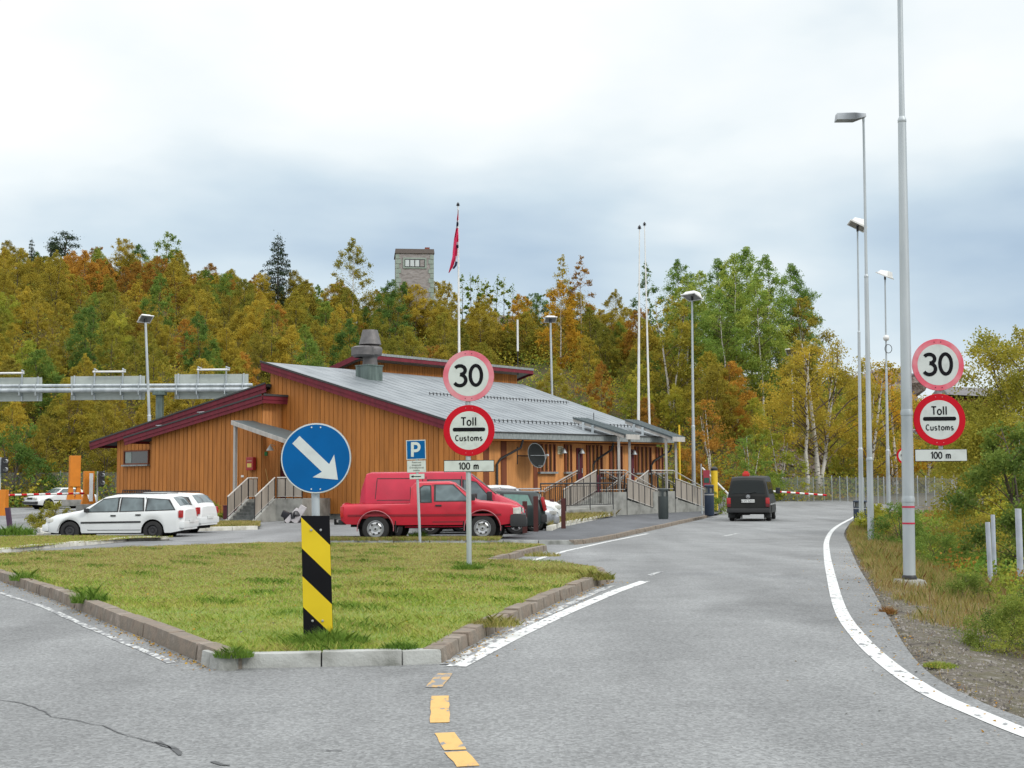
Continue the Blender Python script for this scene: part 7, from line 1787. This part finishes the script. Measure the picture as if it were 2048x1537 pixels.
# orange portal posts
def gate_post(label, px0, px1, Y, py0, py1, legs):
    b0, b1 = col(px0, Y), col(px1, Y); w_ = b1.x - b0.x; cx = (b0.x + b1.x) / 2; z0, z1 = zat(b0, py1), zat(b0, py0); root = thing('gate_portal', label, 'gate post', (cx, Y, z0)); zl = z0 + (z1 - z0) * .32
    m = MB(Matrix.Translation((cx, Y, 0)) @ Matrix.Rotation(.5, 4, 'Z')); m.box((0, 0, (zl + z1) / 2), (w_ * .85, w_ * .7, z1 - zl)); m.build('upper_box', M_GOR, root, bevel=.015)
    for s_ in (-1, 1):
        m = MB(Matrix.Translation((cx, Y, 0)) @ Matrix.Rotation(.5, 4, 'Z')); x = s_ * w_ * .30; m.hexa([(x - .12 - .12, -.22, z0), (x + .12 + .12, -.22, z0), (x + .24, .22, z0), (x - .24, .22, z0), (x - .1, -.2, zl), (x + .1, -.2, zl), (x + .1, .2, zl), (x - .1, .2, zl)]); m.build('leg', M_GOR, root)
    m = MB(); m.box((cx, Y, z0 - .1), (w_ * 1.7, 1.0, .4)); m.build('plinth', M_CONC, root, bevel=.03); return root
gate_post('tall orange gate portal on the island behind the barrier', 136, 160, 83, 912, 1003, 2)
g2 = gate_post('shorter orange gate portal with a white panel, right of the tall one', 165, 188, 80, 943, 1012, 2)
m = MB(); b = col(181, 79.4); m.box((b.x, 79.45, zat(b, 975)), (.22, .04, 1.7)); m.build('white_panel', M_WHITEP, g2)
def traffic_light(label, px, Y, py0, pyb):
    b = col(px, Y); root = thing('traffic_light', label, 'traffic light', tuple(b)); zt = zat(b, py0); m = MB(); m.tube([b, (b.x, Y, zt)], .05, n=8); m.build('pole', M_GALV, root, smooth=40)
    m = MB(); m.box((b.x + .28, Y - .05, zt - .5), (.32, .28, .95)); h = m.build('signal_head', M_BLACK, root, bevel=.03)
    for dz in (.25, -.25): m = MB(); m.lathe([(.11, -.22), (.13, -.02), (.0, -.02)], (b.x + .42, Y - .18, zt - .5 + dz), 'Y', 14); m.build('visor', M_ALU, h)
traffic_light('dark two-lamp signal on a pole right of the orange portals', 194, 84, 943, 1005); traffic_light('dark two-lamp signal at the very left edge above the orange box', -1, 80, 915, 1000)

# ------------------------------------------------------------------ sign gantry
Yg = 90; gz = at(240, 779, Yg).z
gn_ = thing('sign_gantry', 'long grey tube gantry on a column spanning the left road', 'gantry', tuple(col(316, Yg)))
p0, p1 = at(-420, 780, Yg), at(505, 776, Yg); m = MB()
m.tube([p0 + Vector((0, 0, -.12)), p1 + Vector((0, 0, -.12))], .17, n=16); m.tube([p0 + Vector((0, 0, .20)), p1 + Vector((0, 0, .20))], .11, n=14); m.build('beam', M_GALV, gn_, smooth=40)
c = col(316, Yg); m = MB(); m.box((c.x, Yg + .1, (gz + c.z) / 2 - .1), (.46, .46, gz - c.z - .1)); m.build('column', M_VENTG, gn_, bevel=.03); m = MB(); m.box((c.x, Yg + .05, gz - .28), (.85, .7, .3)); m.build('column_head', M_VENTG, gn_, bevel=.03)
M_SBK = flat('gantry_panel_back', (.40, .44, .41), .7, var=.05)
for i, (a, b, t_, bt, lb) in enumerate(((-62, 74, 753, 801, 'grey back of the overhead sign cut by the left picture edge'), (132, 282, 750, 798, 'grey back of the middle overhead sign on the gantry'), (342, 491, 746, 796, 'grey back of the overhead sign nearest the building roof'))):
    Yp = Yg - .55 - 0; P0, P1, P2, P3 = at(a, bt + 1, Yp), at(b, bt, Yp), at(b, t_, Yp), at(a, t_ + 1, Yp); o = thing('overhead_sign', lb, 'road sign', tuple((P0 + P1) / 2))
    m = MB(); m.prism([P0 + Vector((0, .95, 0)), P1 + Vector((0, .95, 0)), P2 + Vector((0, .95, 0)), P3 + Vector((0, .95, 0))], (0, .05, 0)); m.build('panel', M_SBK, o)
    for f in (.05, .32, .70, .94):
        q = P0.lerp(P1, f); tp_ = P3.lerp(P2, f).z + (.55 if f in (.32, .70) else .05); m = MB(); m.box((q.x, Yp + .90, (q.z + tp_) / 2), (.09, .08, tp_ - q.z)); m.build('upright', M_GALV, o)
        m = MB(); m.box((q.x, Yp + .62, gz), (.05, .5, .8)); m.build('clamp', M_GALV, o)
    q0, q1 = P3.lerp(P2, .32), P3.lerp(P2, .76); m = MB(); m.tube([(q0.x, Yp + .6, q0.z + .28), (q1.x, Yp + .6, q1.z + .28)], .07, n=8); l_ = m.build('light_tube', M_WHITEP, o, smooth=40)
    for f in (.32, .70): q = P3.lerp(P2, f); m = MB(); m.tube([(q.x, Yp + .9, q.z + .5), (q.x + .4, Yp + .3, q.z + .36)], .035, n=6); m.build('light_arm', M_GALV, o)

# ------------------------------------------------------------------ fences
def mesh_mat():
    m = bpy.data.materials.new('chain_link'); m.use_nodes = True; t = m.node_tree; L = t.links.new; b = t.nodes['Principled BSDF']; b.inputs['Base Color'].default_value = (.30, .33, .33, 1); b.inputs['Metallic'].default_value = .3
    tc = N(t, 'ShaderNodeTexCoord'); outs = []
    for s_ in (1, -1):
        mp = N(t, 'ShaderNodeMapping'); mp.inputs['Rotation'].default_value = (0, s_ * R(45), 0); L(tc.outputs['Object'], mp.inputs[0]); wv = N(t, 'ShaderNodeTexWave', Scale=9.0); wv.bands_direction = 'X'; L(mp.outputs[0], wv.inputs['Vector'])
        th_ = N(t, 'ShaderNodeMath', operation='GREATER_THAN'); th_.inputs[1].default_value = .88; L(wv.outputs['Fac'], th_.inputs[0]); outs.append(th_.outputs[0])
    mx = N(t, 'ShaderNodeMath', operation='MAXIMUM'); L(outs[0], mx.inputs[0]); L(outs[1], mx.inputs[1]); L(mx.outputs[0], b.inputs['Alpha']); return m
M_CHAIN = mesh_mat()
def fence(label, pts, h, step, zf=None, post_r=.05, mat=None, tilt=.0):
    zf = zf or (lambda x, y: g(y)); P = resample(pts, step); root = thing('mesh_fence', label, 'fence', (P[0].x, P[0].y, zf(P[0].x, P[0].y)))
    for p in P:
        z = zf(p.x, p.y); m = MB(); m.tube([(p.x, p.y, z - .2), (p.x + random.uniform(-tilt, tilt), p.y, z + h + random.uniform(-.05, .1))], post_r, n=8); m.build('post', mat or M_GALV, root, smooth=40)
    m = MB()
    for a, b in zip(P, P[1:]):
        za, zb = zf(a.x, a.y), zf(b.x, b.y); m.face([(a.x, a.y - .06, za + .05), (b.x, b.y - .06, zb + .05), (b.x, b.y - .06, zb + h - .05), (a.x, a.y - .06, za + h - .05)])
    m.build('wire_mesh', M_CHAIN, root)
fzr_ = lambda x, y: vground(x, y) if x > edge_x(y) else g(y)
fence('chain-link fence on thin grey posts beyond the barrier and verge', [col(1500, 95.5), col(1640, 95), col(1740, 88), col(1830, 80), col(1955, 72)], 1.75, 1.15, fzr_, .03, tilt=.04)
fence('tall chain-link fence on grey posts behind the left road', [col(-150, 94), col(25, 95), col(90, 95.5), col(215, 96), col(330, 97)], 2.5, 3.1, lambda x, y: g(y), .045)
# old posts right by the verge
def vpost(label, px, Y, py_top, r, lean=0.0):
    b = col(px, Y); b.z = vground(b.x, Y); simple_post('fence_post', label, 'post', px, Y, py_top, r, flat('old_post_white', (.42, .46, .52), .7, var=.2), z=b.z, lean=lean, group=None)
vpost('pale old fence post, leftmost of the three under the willow bush', 1982, 21.5, 1045, .040, -.02); vpost('thinner grey post standing close behind the leftmost pale post', 1990, 22.5, 1030, .035); vpost('pale old fence post at the right picture edge under the willow bush', 2042, 21, 1018, .05)
